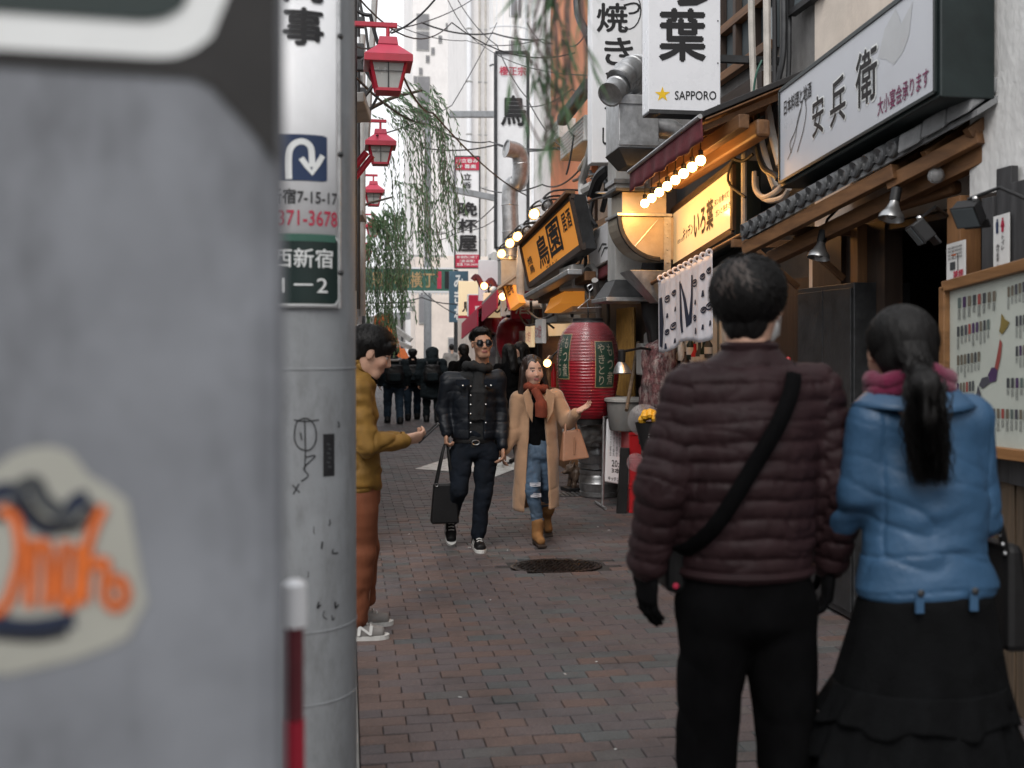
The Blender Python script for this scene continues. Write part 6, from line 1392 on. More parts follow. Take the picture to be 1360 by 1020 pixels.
# red street lamps on arms
def street_lamp(px, py, d, lab, first=[None]):
    p = PD(px, py, d)       # arm tip
    if first[0] is not None:
        return copy_tree(first[0][0], p - first[0][1], lab)
    t = thing('street_lamp', lab, 'street lamp', p, 'red lanterns along the left side')
    b = MB(); b.beam(p + V((.02, 0, 0)), p + V((-.85, 0, 0)), .035, .035); b.build('arm', 'red_metal', t, bevel=.003)
    b = MB(); b.lathe([(.014, 0), (.014, -.10)], p + V((-.05, 0, -.01)), 10); b.build('stem', 'red_metal', t, True)
    c = p + V((-.05, 0, -.10))
    def frus(w0, z0, w1, z1): return [c + V(q) for q in ((-w0, -w0, z0), (w0, -w0, z0), (w0, w0, z0), (-w0, w0, z0), (-w1, -w1, z1), (w1, -w1, z1), (w1, w1, z1), (-w1, w1, z1))]
    b = MB(); b.hexa(frus(.075, -.06, .065, 0)); b.build('cap', 'pink_metal', t, bevel=.004)
    b = MB(); b.hexa(frus(.178, -.158, .07, -.061)); rf = b.build('roof', 'pink_metal', t, bevel=.004)
    b = MB(); b.hexa(frus(.178, -.21, .178, -.159)); b.build('roof_skirt', 'red_metal', rf, bevel=.002)
    b = MB(); b.hexa(frus(.082, -.385, .135, -.165)); b.build('glass', 'lamp_glass', t)
    for sx in (-1, 1):
        for sy in (-1, 1):
            b = MB(); b.beam(c + V((sx * .138, sy * .138, -.17)), c + V((sx * .086, sy * .086, -.39)), .018, .018); b.build('corner_bar', 'red_metal', t)
    b = MB(); b.hexa(frus(.092, -.41, .092, -.386)); b.build('base_rim', 'red_metal', t, bevel=.002)
    b = MB(); b.tube([c + V((0, -.138, -.17)), c + V((0, -.088, -.385))], .005, 4); b.tube([c + V((-.12, -.118, -.27)), c + V((.12, -.118, -.27))], .003, 4); b.build('glazing_bar', 'dark_steel', t)
    first[0] = (t, p); return t
street_lamp(524, 34, 7.9, 'nearest and largest red lantern lamp on a red arm')
street_lamp(511, 161, 12.2, 'second red lantern lamp, half behind willow twigs')
street_lamp(500, 233, 17.4, 'third red lantern lamp, framed by willow leaves')
street_lamp(498, 285, 24, 'fourth red lantern lamp, among hanging willow leaves')
street_lamp(488, 323, 31, 'farthest red lantern lamp above the green arch')
# slanting red flag poles
for i, (x0, y0, x1, y1, d, r, lab) in enumerate(((459, 236, 487, 202, 9, .030, 'pair of thick red slanting poles below the second lamp'), (459, 311, 476, 294, 12.5, .032, 'red slanting pole below the third lamp'), (460, 372, 477, 350, 15, .032, 'lowest red slanting pole left of the willow'))):
    a, c = PD(x0, y0, d), PD(x1, y1, d); t = thing('slanting_pole', lab, 'pole', a, 'red slanting poles')
    b = MB(); b.tube([a, c], r, 10); b.build('tube', 'red_metal', t, True)
    if i == 0: b = MB(); b.tube([a + V((.06, 0, -.03)), c + V((.05, 0, -.03))], r * .8, 10); b.build('tube', 'red_metal', t, True)
    b = MB(); b.lathe([(r * 1.1, -.02), (r * 1.1, .03)], a, 10, axis=(c - a)); b.build('bracket', 'dark_steel', t)
# hanging box lamp next to first lamp
# ================================================================ overhead cables
def cable(lab, pts, sag=.15, r=.006, m='rubber'):
    P = [PD(x, y, d) for x, y, d in pts]; out = []
    for a, c in zip(P, P[1:]):
        L = (c - a).length
        for k in range(12):
            t_ = k / 12; out.append(lerp(a, c, t_) + V((0, 0, -4 * sag * t_ * (1 - t_))))
    out.append(P[-1]); b = MB(); b.tube(out, r * 1.4, 5); o = b.build('cable', m, None, True, origin=out[0]); tag(o, lab, 'cable', 'overhead cables')
cable('overhead cable from the upper left across to the orange wall', [(470, -10, 9), (600, 30, 14), (790, 60, 14)], .3)
cable('double black cable across the pale tower at lamp height', [(560, 30, 20), (655, 44, 22), (785, 48, 14)], .1, .012)
cable('thin cable below the double black cable', [(520, 30, 20), (620, 54, 22), (720, 52, 16), (785, 50, 14)], .1, .006)
cable('cable rising from the nearest red lamp to the top edge', [(520, 44, 8.5), (585, -10, 9)], .05, .006)
cable('cable falling from the nearest red lamp past the willow', [(530, 88, 8.5), (575, 150, 11), (700, 260, 16)], .1, .007)
cable('cable slanting down behind the narrow white sign', [(470, 100, 9), (570, 165, 14), (650, 188, 20), (785, 192, 13)], .1, .009)
cable('black cable crossing low over the silver duct', [(560, 196, 20), (660, 192, 20), (740, 196, 14), (784, 190, 12)], .08, .010)
cable('thin cable beside the willow top', [(500, 180, 12), (600, 140, 20), (660, 30, 24)], .05, .007)
cable('long thin cable over the tall pale sign', [(590, -10, 20), (640, 60, 22), (784, 100, 13)], .15, .006)
cable('cable dropping from the pale tower to the white cabinet', [(608, 0, 22), (660, 60, 20), (700, 130, 18), (752, 200, 13)], .1, .007)
cable('thin cable across the narrow white sign', [(560, 318, 28), (605, 310, 28), (660, 270, 20)], .1, .008)
cable('second thin cable across the narrow white sign', [(560, 305, 28), (605, 303, 28), (660, 290, 24)], .15, .008)
cable('cable low under the green arch', [(475, 400, 24), (560, 395, 30), (625, 402, 30)], .1, .012)
cable('slack cable beside the beige building', [(560, 385, 30), (640, 425, 30)], .2, .01)
cable('sagging cable at the orange wall', [(700, 30, 18), (745, 50, 15), (786, 28, 12)], .2, .006)
cable('cable along the orange sign top', [(640, 250, 20), (720, 245, 15), (770, 225, 12)], .1, .008)
cable('cable from the orange sign to the white cabinet', [(752, 232, 12), (762, 180, 12), (753, 160, 13)], .05, .008)
cable('thin cable behind the lower silver duct', [(690, 140, 16), (760, 118, 14), (786, 100, 12)], .1, .006)
cable('upper thin cable left of the tower', [(470, 60, 9), (520, 40, 12), (640, -10, 20)], .1, .006)
cable('tangled loop of cable behind the nearest red lamp', [(470, 10, 9), (492, 20, 9), (503, 60, 9), (480, 80, 9), (497, 110, 9), (470, 140, 9)], .02, .012)
cable('second tangled loop of cable behind the nearest red lamp', [(476, -10, 10), (486, 40, 10), (494, 100, 10), (505, 120, 10), (488, 150, 10)], .02, .010)
cable('thick double strand beside the second red lamp', [(498, -10, 13), (492, 90, 13), (486, 200, 13)], .0, .03, 'grey_box')
# tangle of boxes and fittings at the left edge behind the first lamp
rg = random.Random(9)
for i in range(7):
    p = PD(rg.uniform(468, 492), 30 + i * 19, 10.5 + i * .4); t = thing('junction_box', 'small grey junction box on the cables, %s from the top' % ['first', 'second', 'third', 'fourth', 'fifth', 'sixth', 'seventh'][i], 'junction box', p, 'junction boxes behind the nearest lamp')
    b = MB(); b.box(p, (rg.uniform(.06, .12), .1, rg.uniform(.08, .18))); b.build('case', rg.choice(['grey_box', 'white_box', 'dark_steel']), t, bevel=.008); b = MB(); b.lathe([(.015, 0), (.015, .1)], p + V((0, 0, .05)), 8); b.build('insulator', 'sign_white', t, True)

# ================================================================ willows
def willow(lab, root, strands, seed, leaf=.05, mats=('leaf', 'leaf_pale'), trunk=None, dens=26, wid=.007, nm='willow_tree'):
    """strands: list of (start point, end point, number) - hanging twigs with narrow leaves"""
    rg = random.Random(seed); t = thing(nm, lab, 'tree', root); tw = MB(); lf = [MB(), MB()]
    if trunk:
        b = MB(); b.tube(smooth_pts(trunk[0], 4), [trunk[1] * (1 - .7 * k / (len(trunk[0]) * 4 - 4)) for k in range(len(trunk[0]) * 4 - 3)], 10); b.build('trunk', 'bark', t, True)
    for (a, c, n, spread) in strands:
        a, c = V(a), V(c)
        for _ in range(n):
            o1 = V((rg.gauss(0, spread), rg.gauss(0, spread), rg.gauss(0, spread * .5))); o2 = V((rg.gauss(0, spread * .8), rg.gauss(0, spread), rg.gauss(0, spread * 1.6)))
            p0, p3 = a + o1, c + o2; k1 = rg.uniform(.3, .6)
            mid = V((lerp(p0, p3, k1 + .2).x, lerp(p0, p3, k1 + .2).y, lerp(p0, p3, k1 * .4).z))
            P = smooth_pts([p0, mid, lerp(mid, p3, .6) + V((rg.gauss(0, .03), 0, 0)), p3], 5)
            tw.tube(P, [.0026] * (len(P) - 1) + [.001], 4, False)
            L = sum((P[i + 1] - P[i]).length for i in range(len(P) - 1)); nl = int(L * dens)
            for j in range(nl):
                u = (j + rg.random()) / nl * (len(P) - 1.001); i = int(u); q = lerp(P[i], P[i + 1], u - i); d = (P[i + 1] - P[i]).normalized()
                sd = V((rg.uniform(-1, 1), rg.uniform(-1, 1), rg.uniform(-.3, .3))); sd = (sd - d * sd.dot(d)).normalized()
                dr = (d * 1.0 + sd * rg.uniform(.25, .8) + V((0, 0, -.35))).normalized(); nn = dr.cross(V((rg.uniform(-1, 1), rg.uniform(-1, 1), .2))).normalized() * wid * rg.uniform(.7, 1.2); l = leaf * rg.uniform(.6, 1.3)
                lf[rg.random() < .35].add([q, q + dr * l * .45 + nn, q + dr * l, q + dr * l * .45 - nn], [(0, 1, 2, 3)])
    tag(tw.build('twigs', 'twig', t, fix=False), kind='stuff'); 
    tag(lf[0].build('leaves', mats[0], t, fix=False), kind='stuff'); tag(lf[1].build('pale_leaves', mats[1], t, fix=False), kind='stuff'); return t
d = 12.5
S_ = []
for (x0, y0, x1, y1, n, sp) in ((540, 135, 600, 270, 14, .12), (525, 140, 580, 330, 13, .14), (515, 150, 550, 350, 9, .14), (560, 120, 598, 320, 9, .12), (505, 185, 525, 330, 5, .10), (545, 150, 575, 230, 8, .14)): S_.append((PD(x0, y0, d), PD(x1, y1, d), n, sp))
rt = PD(420, 470, 13); willow('willow hanging over the left of the alley with thin drooping twigs', (rt.x, rt.y, 0), S_, 3, .085, trunk=([(rt.x, rt.y, 0), (rt.x + .05, rt.y, 2), PD(440, 200, 13), PD(500, 140, 12.7), PD(560, 120, 12.5)], .05), dens=30, wid=.008)
d = 17; S_ = []
for (x0, y0, x1, y1, n, sp) in ((500, 290, 510, 440, 26, .14), (490, 320, 495, 420, 16, .14), (520, 280, 530, 390, 22, .16), (505, 300, 540, 400, 12, .14), (545, 240, 565, 340, 12, .15)): S_.append((PD(x0, y0, d), PD(x1, y1, d), n, sp))
rt = PD(430, 470, 18); willow('dense low willow behind the phone user with drooping green leaves', (rt.x, rt.y, 0), S_, 8, .10, mats=('leaf_pale', 'leaf'), trunk=([(rt.x, rt.y, 0), (rt.x, rt.y, 2.4), PD(460, 290, 17.5), PD(520, 262, 17)], .05), dens=34, wid=.011)
d = 2.3; S_ = []
for (x0, y0, x1, y1, n, sp) in ((716, -120, 732, 180, 6, .009), (728, -120, 755, 140, 4, .013), (720, -120, 726, 205, 4, .009), (738, -120, 785, 110, 2, .02), (722, -120, 738, 90, 6, .016)): S_.append((PD(x0, y0, d), PD(x1, y1, d), n, sp))
rt = PD(730, -160, d); willow('blurred willow sprays hanging into the top of the picture', rt, S_, 5, .09, trunk=([PD(560, -330, 2.5), PD(660, -240, 2.4), PD(730, -160, 2.3), PD(790, -130, 2.3)], .02), dens=30, wid=.0032, nm='willow_branch')
# ================================================================ people
mat('skin', (.5, .3, .22), .5, var=.10, scale=30, bump=.05, bscale=200, attr='Col', spec=.4)
mat('hair_black', (.005, .0045, .0045), .55, var=.5, scale=40, bump=.5, bscale=90, stretch=(1, 1, .15), spec=.3)
mat('hair_brown', (.022, .013, .010), .42, var=.5, scale=40, bump=.35, bscale=90, stretch=(1, 1, .15), spec=.5)
mat('puffer', (.027, .0135, .0152), .55, var=.25, scale=12, bump=.15, bscale=50, spec=.2)
mat('blue_leather', (.036, .092, .175), .48, var=.18, scale=7, bump=.22, bscale=60, dirt=(.03, .085, .17), dirt_amt=.6, spec=.5)
mat('black_cloth', (.0038, .0038, .0042), .95, var=.4, scale=14, bump=.25, bscale=200, spec=.06)
mat('skirt_black', (.005, .0054, .006), .9, spec=.10, var=.4, scale=14, bump=.3, bscale=120)
mat('glove', (.0045, .0045, .005), .9, spec=.08, var=.3, bump=.2)
mat('magenta_knit', (.14, .004, .038), .9, var=.3, scale=30, bump=.6, bscale=160, sheen=.2)
mat('mustard', (.20, .105, .016), .75, var=.25, scale=10, bump=.2, bscale=150, dirt=(.14, .06, .01), dirt_amt=.4)
mat('rust_cord', (.15, .045, .018), .85, var=.2, scale=9, bump=.2, bscale=90, stretch=(1, 1, .1))
mat('grey_suede', (.22, .21, .20), .8, var=.2, bump=.2)
mat('sole_white', (.60, .60, .58), .6, var=.15, bump=.1)
mat('navy_denim', (.006, .009, .0145), .9, spec=.2, var=.4, scale=12, bump=.3, bscale=200)
mat('navy_nylon', (.006, .0085, .013), .5, spec=.35, var=.3, scale=12, bump=.15, bscale=60)
mat('charcoal_knit', (.012, .013, .014), .9, var=.3, scale=20, bump=.5, bscale=140)
mat('camel_wool', (.36, .215, .125), .9, var=.15, scale=14, bump=.3, bscale=250, sheen=.3)
mat('rust_knit', (.19, .038, .018), .9, var=.3, scale=20, bump=.6, bscale=140)
mat('blue_jeans', (.055, .095, .15), .8, var=.5, scale=9, bump=.3, bscale=220, dirt=(.14, .19, .25), dirt_amt=.6)
mat('tan_suede', (.25, .12, .04), .85, var=.25, bump=.2)
mat('tan_leather', (.34, .17, .10), .45, var=.12, bump=.1)
mat('black_leather', (.007, .007, .0075), .5, spec=.3, var=.3, bump=.12)
mat('jeans_dark', (.022, .038, .058), .9, var=.4, scale=12, bump=.3, spec=.2)
mat('teal_black', (.009, .014, .017), .9, spec=.2, var=.3, scale=10, bump=.25)
mat('lens_dark', (.006, .006, .008), .08, var=.1, bump=0, spec=.8)
mat('phone', (.02, .02, .022), .2, var=.1, bump=0)
SKIN_L = (.50, .30, .215); SKIN_D = (.36, .20, .13)
def ar(*v): return np.array(v, dtype=np.float32)
def eulerR(x=0, y=0, z=0):
    return np.array((Matrix.Rotation(z, 3, 'Z') @ Matrix.Rotation(x, 3, 'X') @ Matrix.Rotation(y, 3, 'Y')), dtype=np.float32)
def person(label, loc, rz=0.0, group=None):
    t = thing('person', label, 'person', loc, group); t.rotation_euler = (0, 0, rz); WORLD[t.name] = V((0, 0, 0)); return t
def head_prims(c, R, s=1.0, female=False):
    c = np.array(c, dtype=np.float32); T = lambda x, y, z: c + R @ (ar(x, y, z) * s)
    E = lambda p, r: _ell(T(*p), ar(*r) * s, R)
    B = lambda a, b, ra, rb: _bone(T(*a), T(*b), r=(ra * s, rb * s))
    if female:
        P = [E((0, -.012, .032), (.074, .092, .082)), ('+', E((0, .020, -.030), (.062, .068, .074)), .035 * s), ('+', B((-.012, .050, -.088), (.012, .050, -.088), .022, .022), .035 * s),
             ('+', E((-.032, .056, -.030), (.030, .026, .026)), .03 * s), ('+', E((.032, .056, -.030), (.030, .026, .026)), .03 * s),
             ('+', B((0, .084, .004), (0, .095, -.026), .005, .0085), .012 * s), ('+', B((-.009, .088, -.029), (.009, .088, -.029), .006, .006), .008 * s),
             ('-', E((-.031, .103, .006), (.016, .014, .007)), .010 * s), ('-', E((.031, .103, .006), (.016, .014, .007)), .010 * s),
             ('+', B((-.014, .082, -.056), (.014, .082, -.056), .005, .005), .006 * s), ('+', B((-.011, .081, -.064), (.011, .081, -.064), .006, .006), .006 * s),
             ('+', E((-.077, -.004, .0), (.009, .019, .031)), .008 * s), ('+', E((.077, -.004, .0), (.009, .019, .031)), .008 * s), ('+', B((0, -.02, -.05), (0, -.045, -.17), .050, .052), .03 * s)]
        return P
    j = 1.0
    P = [E((0, -.012, .032), (.074, .092, .082)), ('+', E((0, .022, -.028), (.060 * j, .068, .078)), .03 * s), ('+', B((-.022 * j, .055, -.088), (.022 * j, .055, -.088), .022, .022), .03 * s),
         ('+', E((-.034, .062, -.022), (.026, .024, .024)), .02 * s), ('+', E((.034, .062, -.022), (.026, .024, .024)), .02 * s),
         ('+', B((-.032, .078, .026), (.032, .078, .026), .012, .012), .014 * s),
         ('+', B((0, .086, .018), (0, .104, -.024), .0075, .0105), .012 * s), ('+', B((-.011, .094, -.029), (.011, .094, -.029), .0075, .0075), .008 * s),
         ('-', E((-.031, .102, .007), (.017, .016 if not female else .013, .009)), .010 * s), ('-', E((.031, .102, .007), (.017, .016 if not female else .013, .009)), .010 * s),
         ('+', E((-.031, .0755, .006), (.0135, .0125, .0105)), .004 * s), ('+', E((.031, .0755, .006), (.0135, .0125, .0105)), .004 * s),
         ('+', B((-.017, .084, -.054), (.017, .084, -.054), .006, .006), .006 * s), ('+', B((-.014, .083, -.063), (.014, .083, -.063), .007, .007), .006 * s),
         ('+', E((-.077, -.004, .0), (.009, .019, .031)), .008 * s), ('+', E((.077, -.004, .0), (.009, .019, .031)), .008 * s),
         ('+', B((0, -.02, -.05), (0, -.045, -.17), .052 * j, .055 * j), .03 * s)]
    return P
def head_color(c, R, s, base, brow=(.03, .02, .018), lips=(.36, .13, .11), eye=.0062):
    c = np.array(c, dtype=np.float32)
    def f(v):
        q = ((v - c) @ R) / s; col = np.tile(ar(*base), (len(v), 1)); x, y, z = np.abs(q[:, 0]), q[:, 1], q[:, 2]
        blush = np.exp(-((x - .04) ** 2 + (z + .03) ** 2) / .0006) * (y > .03); col *= (1 - .0 * blush)[:, None]; col[:, 1] *= 1 - .12 * blush; col[:, 2] *= 1 - .14 * blush
        m = (x > .014) & (x < .050) & (np.abs(z - (.028 + .12 * (.05 - x) * (x - .014) * 20)) < .0055) & (y > .05); col[m] = brow
        m = (x < .021) & (z < -.049) & (z > -.069) & (y > .07); col[m] = lips
        m = (x < .019) & (np.abs(z + .0585) < .0022) & (y > .07); col[m] = (.22, .08, .07)
        m = ((x - .031) ** 2 / .014 ** 2 + (z - .006) ** 2 / eye ** 2 < 1) & (y > .06); col[m] = (.42, .36, .33)
        m = ((x - .031) ** 2 + (z - .006) ** 2 < .0062 ** 2) & (y > .06); col[m] = (.02, .012, .01)
        m = (x > .016) & (x < .047) & (np.abs(z - .0135) < .0026) & (y > .06); col[m] = (.03, .02, .02)
        return col
    return f
def nrm(v): v = np.array(v, dtype=np.float32); return v / (np.linalg.norm(v) + 1e-9)
def hand_prims(w, d, n, thumb, curl=(.5, .6, .5), s=1.0, spread=.0, tc=.3):
    """w wrist, d finger direction, n palm side, thumb = +1/-1 which side of cross(d,n) the thumb is on"""
    w = np.array(w, dtype=np.float32); d = nrm(d); n = np.array(n, dtype=np.float32); n = nrm(n - d * (n @ d)); sd = np.cross(d, n) * thumb
    P = [_bone(w - d * .03 * s, w + d * .085 * s, prof=[(0, .026 * s, .021 * s), (.3, .030 * s, .019 * s), (.7, .041 * s, .017 * s), (1, .040 * s, .014 * s)], side=sd)]
    for j, (l, r) in enumerate(((.074, .0092), (.082, .0095), (.076, .0090), (.060, .0080))):
        p = w + d * (.084 - .004 * abs(j - 1)) * s + sd * (.030 - .020 * j) * s; a = 0; q = p
        dd = nrm(d + sd * spread * (1.2 - j * .8))
        for k, (fr, c) in enumerate(zip((.45, .31, .24), curl)):
            a += c; e = q + (dd * math.cos(a) + n * math.sin(a)) * l * fr * s; P.append(('+', _bone(q, e, r=(r * s * (1 - .08 * k), r * s * (.92 - .1 * k))), .004 * s)); q = e
    b = w + d * .022 * s + sd * .030 * s; m = b + (nrm(d * .65 + sd * .75 + n * tc)) * .046 * s; e = m + nrm(d * .95 + sd * (.25 - tc * .5) + n * tc) * .034 * s
    P += [('+', _bone(w + d * .01 * s + sd * .012 * s, b, r=(.017 * s, .0155 * s)), .012 * s), ('+', _bone(b, m, r=(.0135 * s, .0108 * s)), .01 * s), ('+', _bone(m, e, r=(.0105 * s, .0082 * s)), .004 * s)]
    return P
def hand_chunk(w, d, n, th, curl=(.5, .6, .5), s=1.0, res=.004, spread=.0, tc=.3):
    c = np.array(w) + nrm(d) * .07 * s; r = .145 * s; return (hand_prims(w, d, n, th, curl, s, spread, tc), c - r, c + r, res, .004)
def limb(*pts):     # pts: (point, radius)
    return [_bone(a[0], b[0], r=(a[1], b[1])) for a, b in zip(pts, pts[1:])]
def bounds(pts, m): a = np.array(pts, dtype=np.float32); return a.min(0) - m, a.max(0) + m
def ridge(P, sc, seed=0, p=6): return (1 - np.abs(vnoise(P * np.array(sc), seed))) ** p
def wr(amp, sc, seed=0): return lambda P: amp * vnoise(P * np.array(sc), seed) + amp * .5 * vnoise(P * np.array(sc) * 2.3, seed + 5) - amp * .9 * ridge(P, np.array(sc) * 1.2, seed + 9)
def shoe(t, heel, toe, up, m, sole='sole_white', w=.045, ank=None, name='shoe', letter=None, h=.075):
    """heel, toe on the ground plane of the foot; up = unit"""
    heel, toe, up = V(heel), V(toe), V(up); d = (toe - heel).normalized(); L = (toe - heel).length; sd = d.cross(up)
    a, b = heel + up * .045 + d * .035, heel + up * .035 + d * (L - .045)
    pr = [_bone(a, b, prof=[(0, w * .78, .048), (.3, w * .80, .050), (.65, w, .040), (1, w * .86, .032)], side=sd), _bone(heel + up * .05 + d * .04, heel + up * (.05 + h * .8) + d * .06, r=(.043, .045))]
    lo, hi = bounds([heel, toe, heel + up * .18], .07)
    o = organic([(pr, lo, hi, .007, .02)], name, m, t)
    bb = MB(); n = 20; ring = []
    for k in range(n):
        al = 2 * pi * k / n; x = L / 2 - L / 2 * cos(al); ww = (w + .004) * (sin(al)) * (1.0 if x > L * .4 else .86); ring.append(heel + d * x + sd * (max(-1, min(1, ww / w * 1.25)) * w * (1 if x > L * .4 else .9)))
    bb.prism(ring, up * .024); bb.build('sole', sole, o)
    if letter:
        for sgn in (1, -1):
            f = Face(heel + d * (L * .34) + sd * sgn * (w + .0035) + up * .034, heel + d * (L * .62) + sd * sgn * (w + .0045) + up * .034, heel + d * (L * .36) + sd * sgn * (w - .008) + up * .080); f.n = sd * sgn; text(f, letter, 0, 0, 1, 1, 'lettering', 'sole_white', o, .05, .002)
    bb = MB()
    for k in range(4):
        q = heel + d * (L * (.45 + .08 * k)) + up * (.098 - .012 * k); bb.tube([q - sd * .022, q + up * .008, q + sd * .022], .004, 5)
    bb.build('lace', 'sole_white' if sole == 'sole_white' else m, o)
    return o
def strands(t, c, R, rad, n, th0, th1, keep, seed, m='hair_black', length=.55, w=.0026, out=.008, flow=0.0, name='hair_strands', parent=None, jit=.012):
    rg = random.Random(seed); b = MB(); c = np.array(c); R = np.array(R)
    for _ in range(n):
        ph = rg.uniform(0, 2 * pi); th = th0 + (th1 - th0) * sqrt(rg.random())
        if not keep(th, ph): continue
        dt = length * rg.uniform(.5, 1.2); k = rg.uniform(.3, 1.0); ps = []; dphi = rg.gauss(flow, .25)
        for i in range(5):
            a = th + dt * i / 4; p_ = ph + dphi * i / 4; rr = 1 + k * out / .09 * (1 if i < 4 else .7) + jit / .09 * rg.gauss(0, .12)
            ps.append(V(c + R @ (np.array((rad[0] * sin(a) * cos(p_), rad[1] * sin(a) * sin(p_), rad[2] * cos(a))) * rr)))
        L = []; Rr = []
        for i in range(5):
            d = (ps[min(i + 1, 4)] - ps[max(i - 1, 0)]).normalized(); nn = (ps[i] - V(c)).normalized(); s_ = d.cross(nn).normalized() * w * (1 - .8 * (i / 4) ** 2); L.append(ps[i] - s_); Rr.append(ps[i] + s_)
        b.add(L + Rr, [(i, 5 + i, 6 + i, i + 1) for i in range(4)])
    return b.build(name, m, parent or t, 'all', fix=False)
def ground_at(px, depth): p = PD(px, 500, depth); return (p.x, p.y, 0)

# ---------------------------------------------------------------- man in the puffer jacket, seen from behind
D1 = 2.8; S1 = F / D1; cx = 992
L_ = lambda px, py, y=0: ar((px - cx) / S1, y, CAMZ - (py - HOR) / S1)
t = person('man seen from behind in a dark brown quilted puffer jacket and black trousers', ground_at(cx, D1), -.02)
hc = L_(1000, 406, .02); HR = eulerR(0, 0, -.62); hs = 1.04
neck = L_(994, 478, 0)
el_l, wr_l = L_(872, 640, -.03), L_(860, 742, .02); el_r, wr_r = L_(1118, 645, -.03), L_(1118, 752, .05)
sh_l, sh_r = L_(915, 522, 0), L_(1088, 522, 0)
hip = L_(990, 770, 0); kn_l, kn_r = L_(940, 1010, .03), L_(1046, 1010, -.02)
body = [(head_prims(hc, HR, hs), hc - .17, hc + ar(.17, .17, .16), .006, .02),
        ([_bone(L_(992, 740), L_(992, 530), prof=[(0, .13, .09), (1, .15, .09)])] + limb((sh_l, .045), (el_l, .04), (wr_l, .03)) + limb((sh_r, .045), (el_r, .04), (wr_r, .03)) + limb((L_(945, 780), .07), (kn_l, .05), (ar(kn_l[0], -.03, .09), .04)) + limb((L_(1040, 780), .07), (kn_r, .05), (ar(kn_r[0], .0, .09), .04)),
         ar(-.4, -.2, .03), ar(.4, .2, 1.6), .022, .03)]
organic(body, 'body', 'skin', t, color=head_color(hc, HR, hs, SKIN_L))
# jacket
tor = _bone(L_(990, 748), L_(992, 512), prof=[(0, .178, .125), (.12, .186, .135), (.5, .195, .142), (.8, .205, .135), (1, .175, .105)])
yoke = _bone(sh_l + ar(.02, 0, .0), sh_r + ar(-.02, 0, .0), r=(.068, .068)); nk = _bone(L_(993, 505), L_(995, 468), prof=[(0, .10, .09), (1, .074, .074)])
aL = limb((sh_l, .074), (el_l, .066), (wr_l, .055)); aR = limb((sh_r, .074), (el_r, .066), (wr_r, .055))
def quilt(P):
    P = P.astype(np.float32); d0 = np.minimum(np.minimum(tor(P), yoke(P)), nk(P)); dl = np.minimum(aL[0](P), aL[1](P)) + .012; dr = np.minimum(aR[0](P), aR[1](P)) + .012
    def along(a, b, c):
        a, b, c = map(lambda q: np.array(q, dtype=np.float32), (a, b, c)); l1 = np.linalg.norm(b - a); t1 = np.clip(((P - a) @ (b - a)) / l1 ** 2, -.5, 1); t2 = np.clip(((P - b) @ (c - b)) / np.linalg.norm(c - b) ** 2, 0, 1.3); return t1 * l1 + t2 * np.linalg.norm(c - b)
    warp = .010 * vnoise(P * np.array((5, 5, 5))) + .004 * vnoise(P * 14, 3)
    s0 = P[:, 2] + warp + .02 * np.abs(P[:, 0]); sl = along(sh_l, el_l, wr_l) + warp; sr = along(sh_r, el_r, wr_r) + warp
    s_ = np.where((dl < d0) & (dl < dr), sl, np.where(dr < d0, sr, s0)); ph = np.abs(np.sin(pi * s_ / .050)) ** .42
    wri = (.0035 * vnoise(np.stack([P[:, 0] * 46, P[:, 1] * 46, P[:, 2] * 40], 1), 2) + .0025 * vnoise(np.stack([P[:, 0] * 85, P[:, 1] * 85, P[:, 2] * 40], 1), 9)) * (1.35 - ph) - .004 * ridge(P, (7, 7, 22), 13, 8)
    return .0095 * ph - .006 + wri + .005 * vnoise(P * 7, 7)
lo, hi = bounds([sh_l, sh_r, wr_l, wr_r, L_(992, 755), L_(992, 460)], .17)
jk = organic([([tor, yoke, nk] + [('+', q, .03) for q in aL + aR], lo, hi, .0055, .06)], 'jacket', 'puffer', t, disp=quilt)
b = MB(); b.lathe([(.178, -.012), (.190, 0), (.186, .014)], V(L_(990, 756)), 40, sq=(1, .70)); b.build('hem_band', 'puffer', jk, True)
b = MB(); b.lathe([(.072, -.012), (.078, .012), (.068, .02)], V(L_(995, 464)), 32, sq=(1, 1)); b.build('collar_rim', 'puffer', jk, True)
# trousers
hl, hr = L_(947, 800), L_(1036, 800); al_, ar_ = ar(kn_l[0] - .005, -.03, .06), ar(kn_r[0] + .005, 0, .06)
organic([([_bone(L_(990, 740), L_(990, 815), prof=[(0, .170, .115), (1, .180, .125)]), _bone(hl, kn_l, r=(.102, .075)), _bone(kn_l, al_, r=(.075, .062)), _bone(hr, kn_r, r=(.102, .075)), _bone(kn_r, ar_, r=(.075, .062))],
          ar(-.36, -.25, .0), ar(.36, .25, 1.12), .013, .02)], 'trousers', 'black_cloth', t, disp=wr(.008, (9, 9, 5)))
for q in (al_, ar_): shoe(t, (q[0], q[1] - .09, 0), (q[0], q[1] + .19, 0), (0, 0, 1), 'black_leather', 'rubber')
# gloves with fingers
organic([hand_chunk(wr_l + ar(0, 0, -.01), (-.04, .05, -1), (.9, .3, 0), -1, (.28, .35, .3), 1.12, .005)], 'glove', 'glove', t)
organic([hand_chunk(wr_r + ar(0, 0, -.01), (-.02, .08, -1), (-.9, .3, 0), 1, (.35, .5, .4), 1.12, .005)], 'glove', 'glove', t)
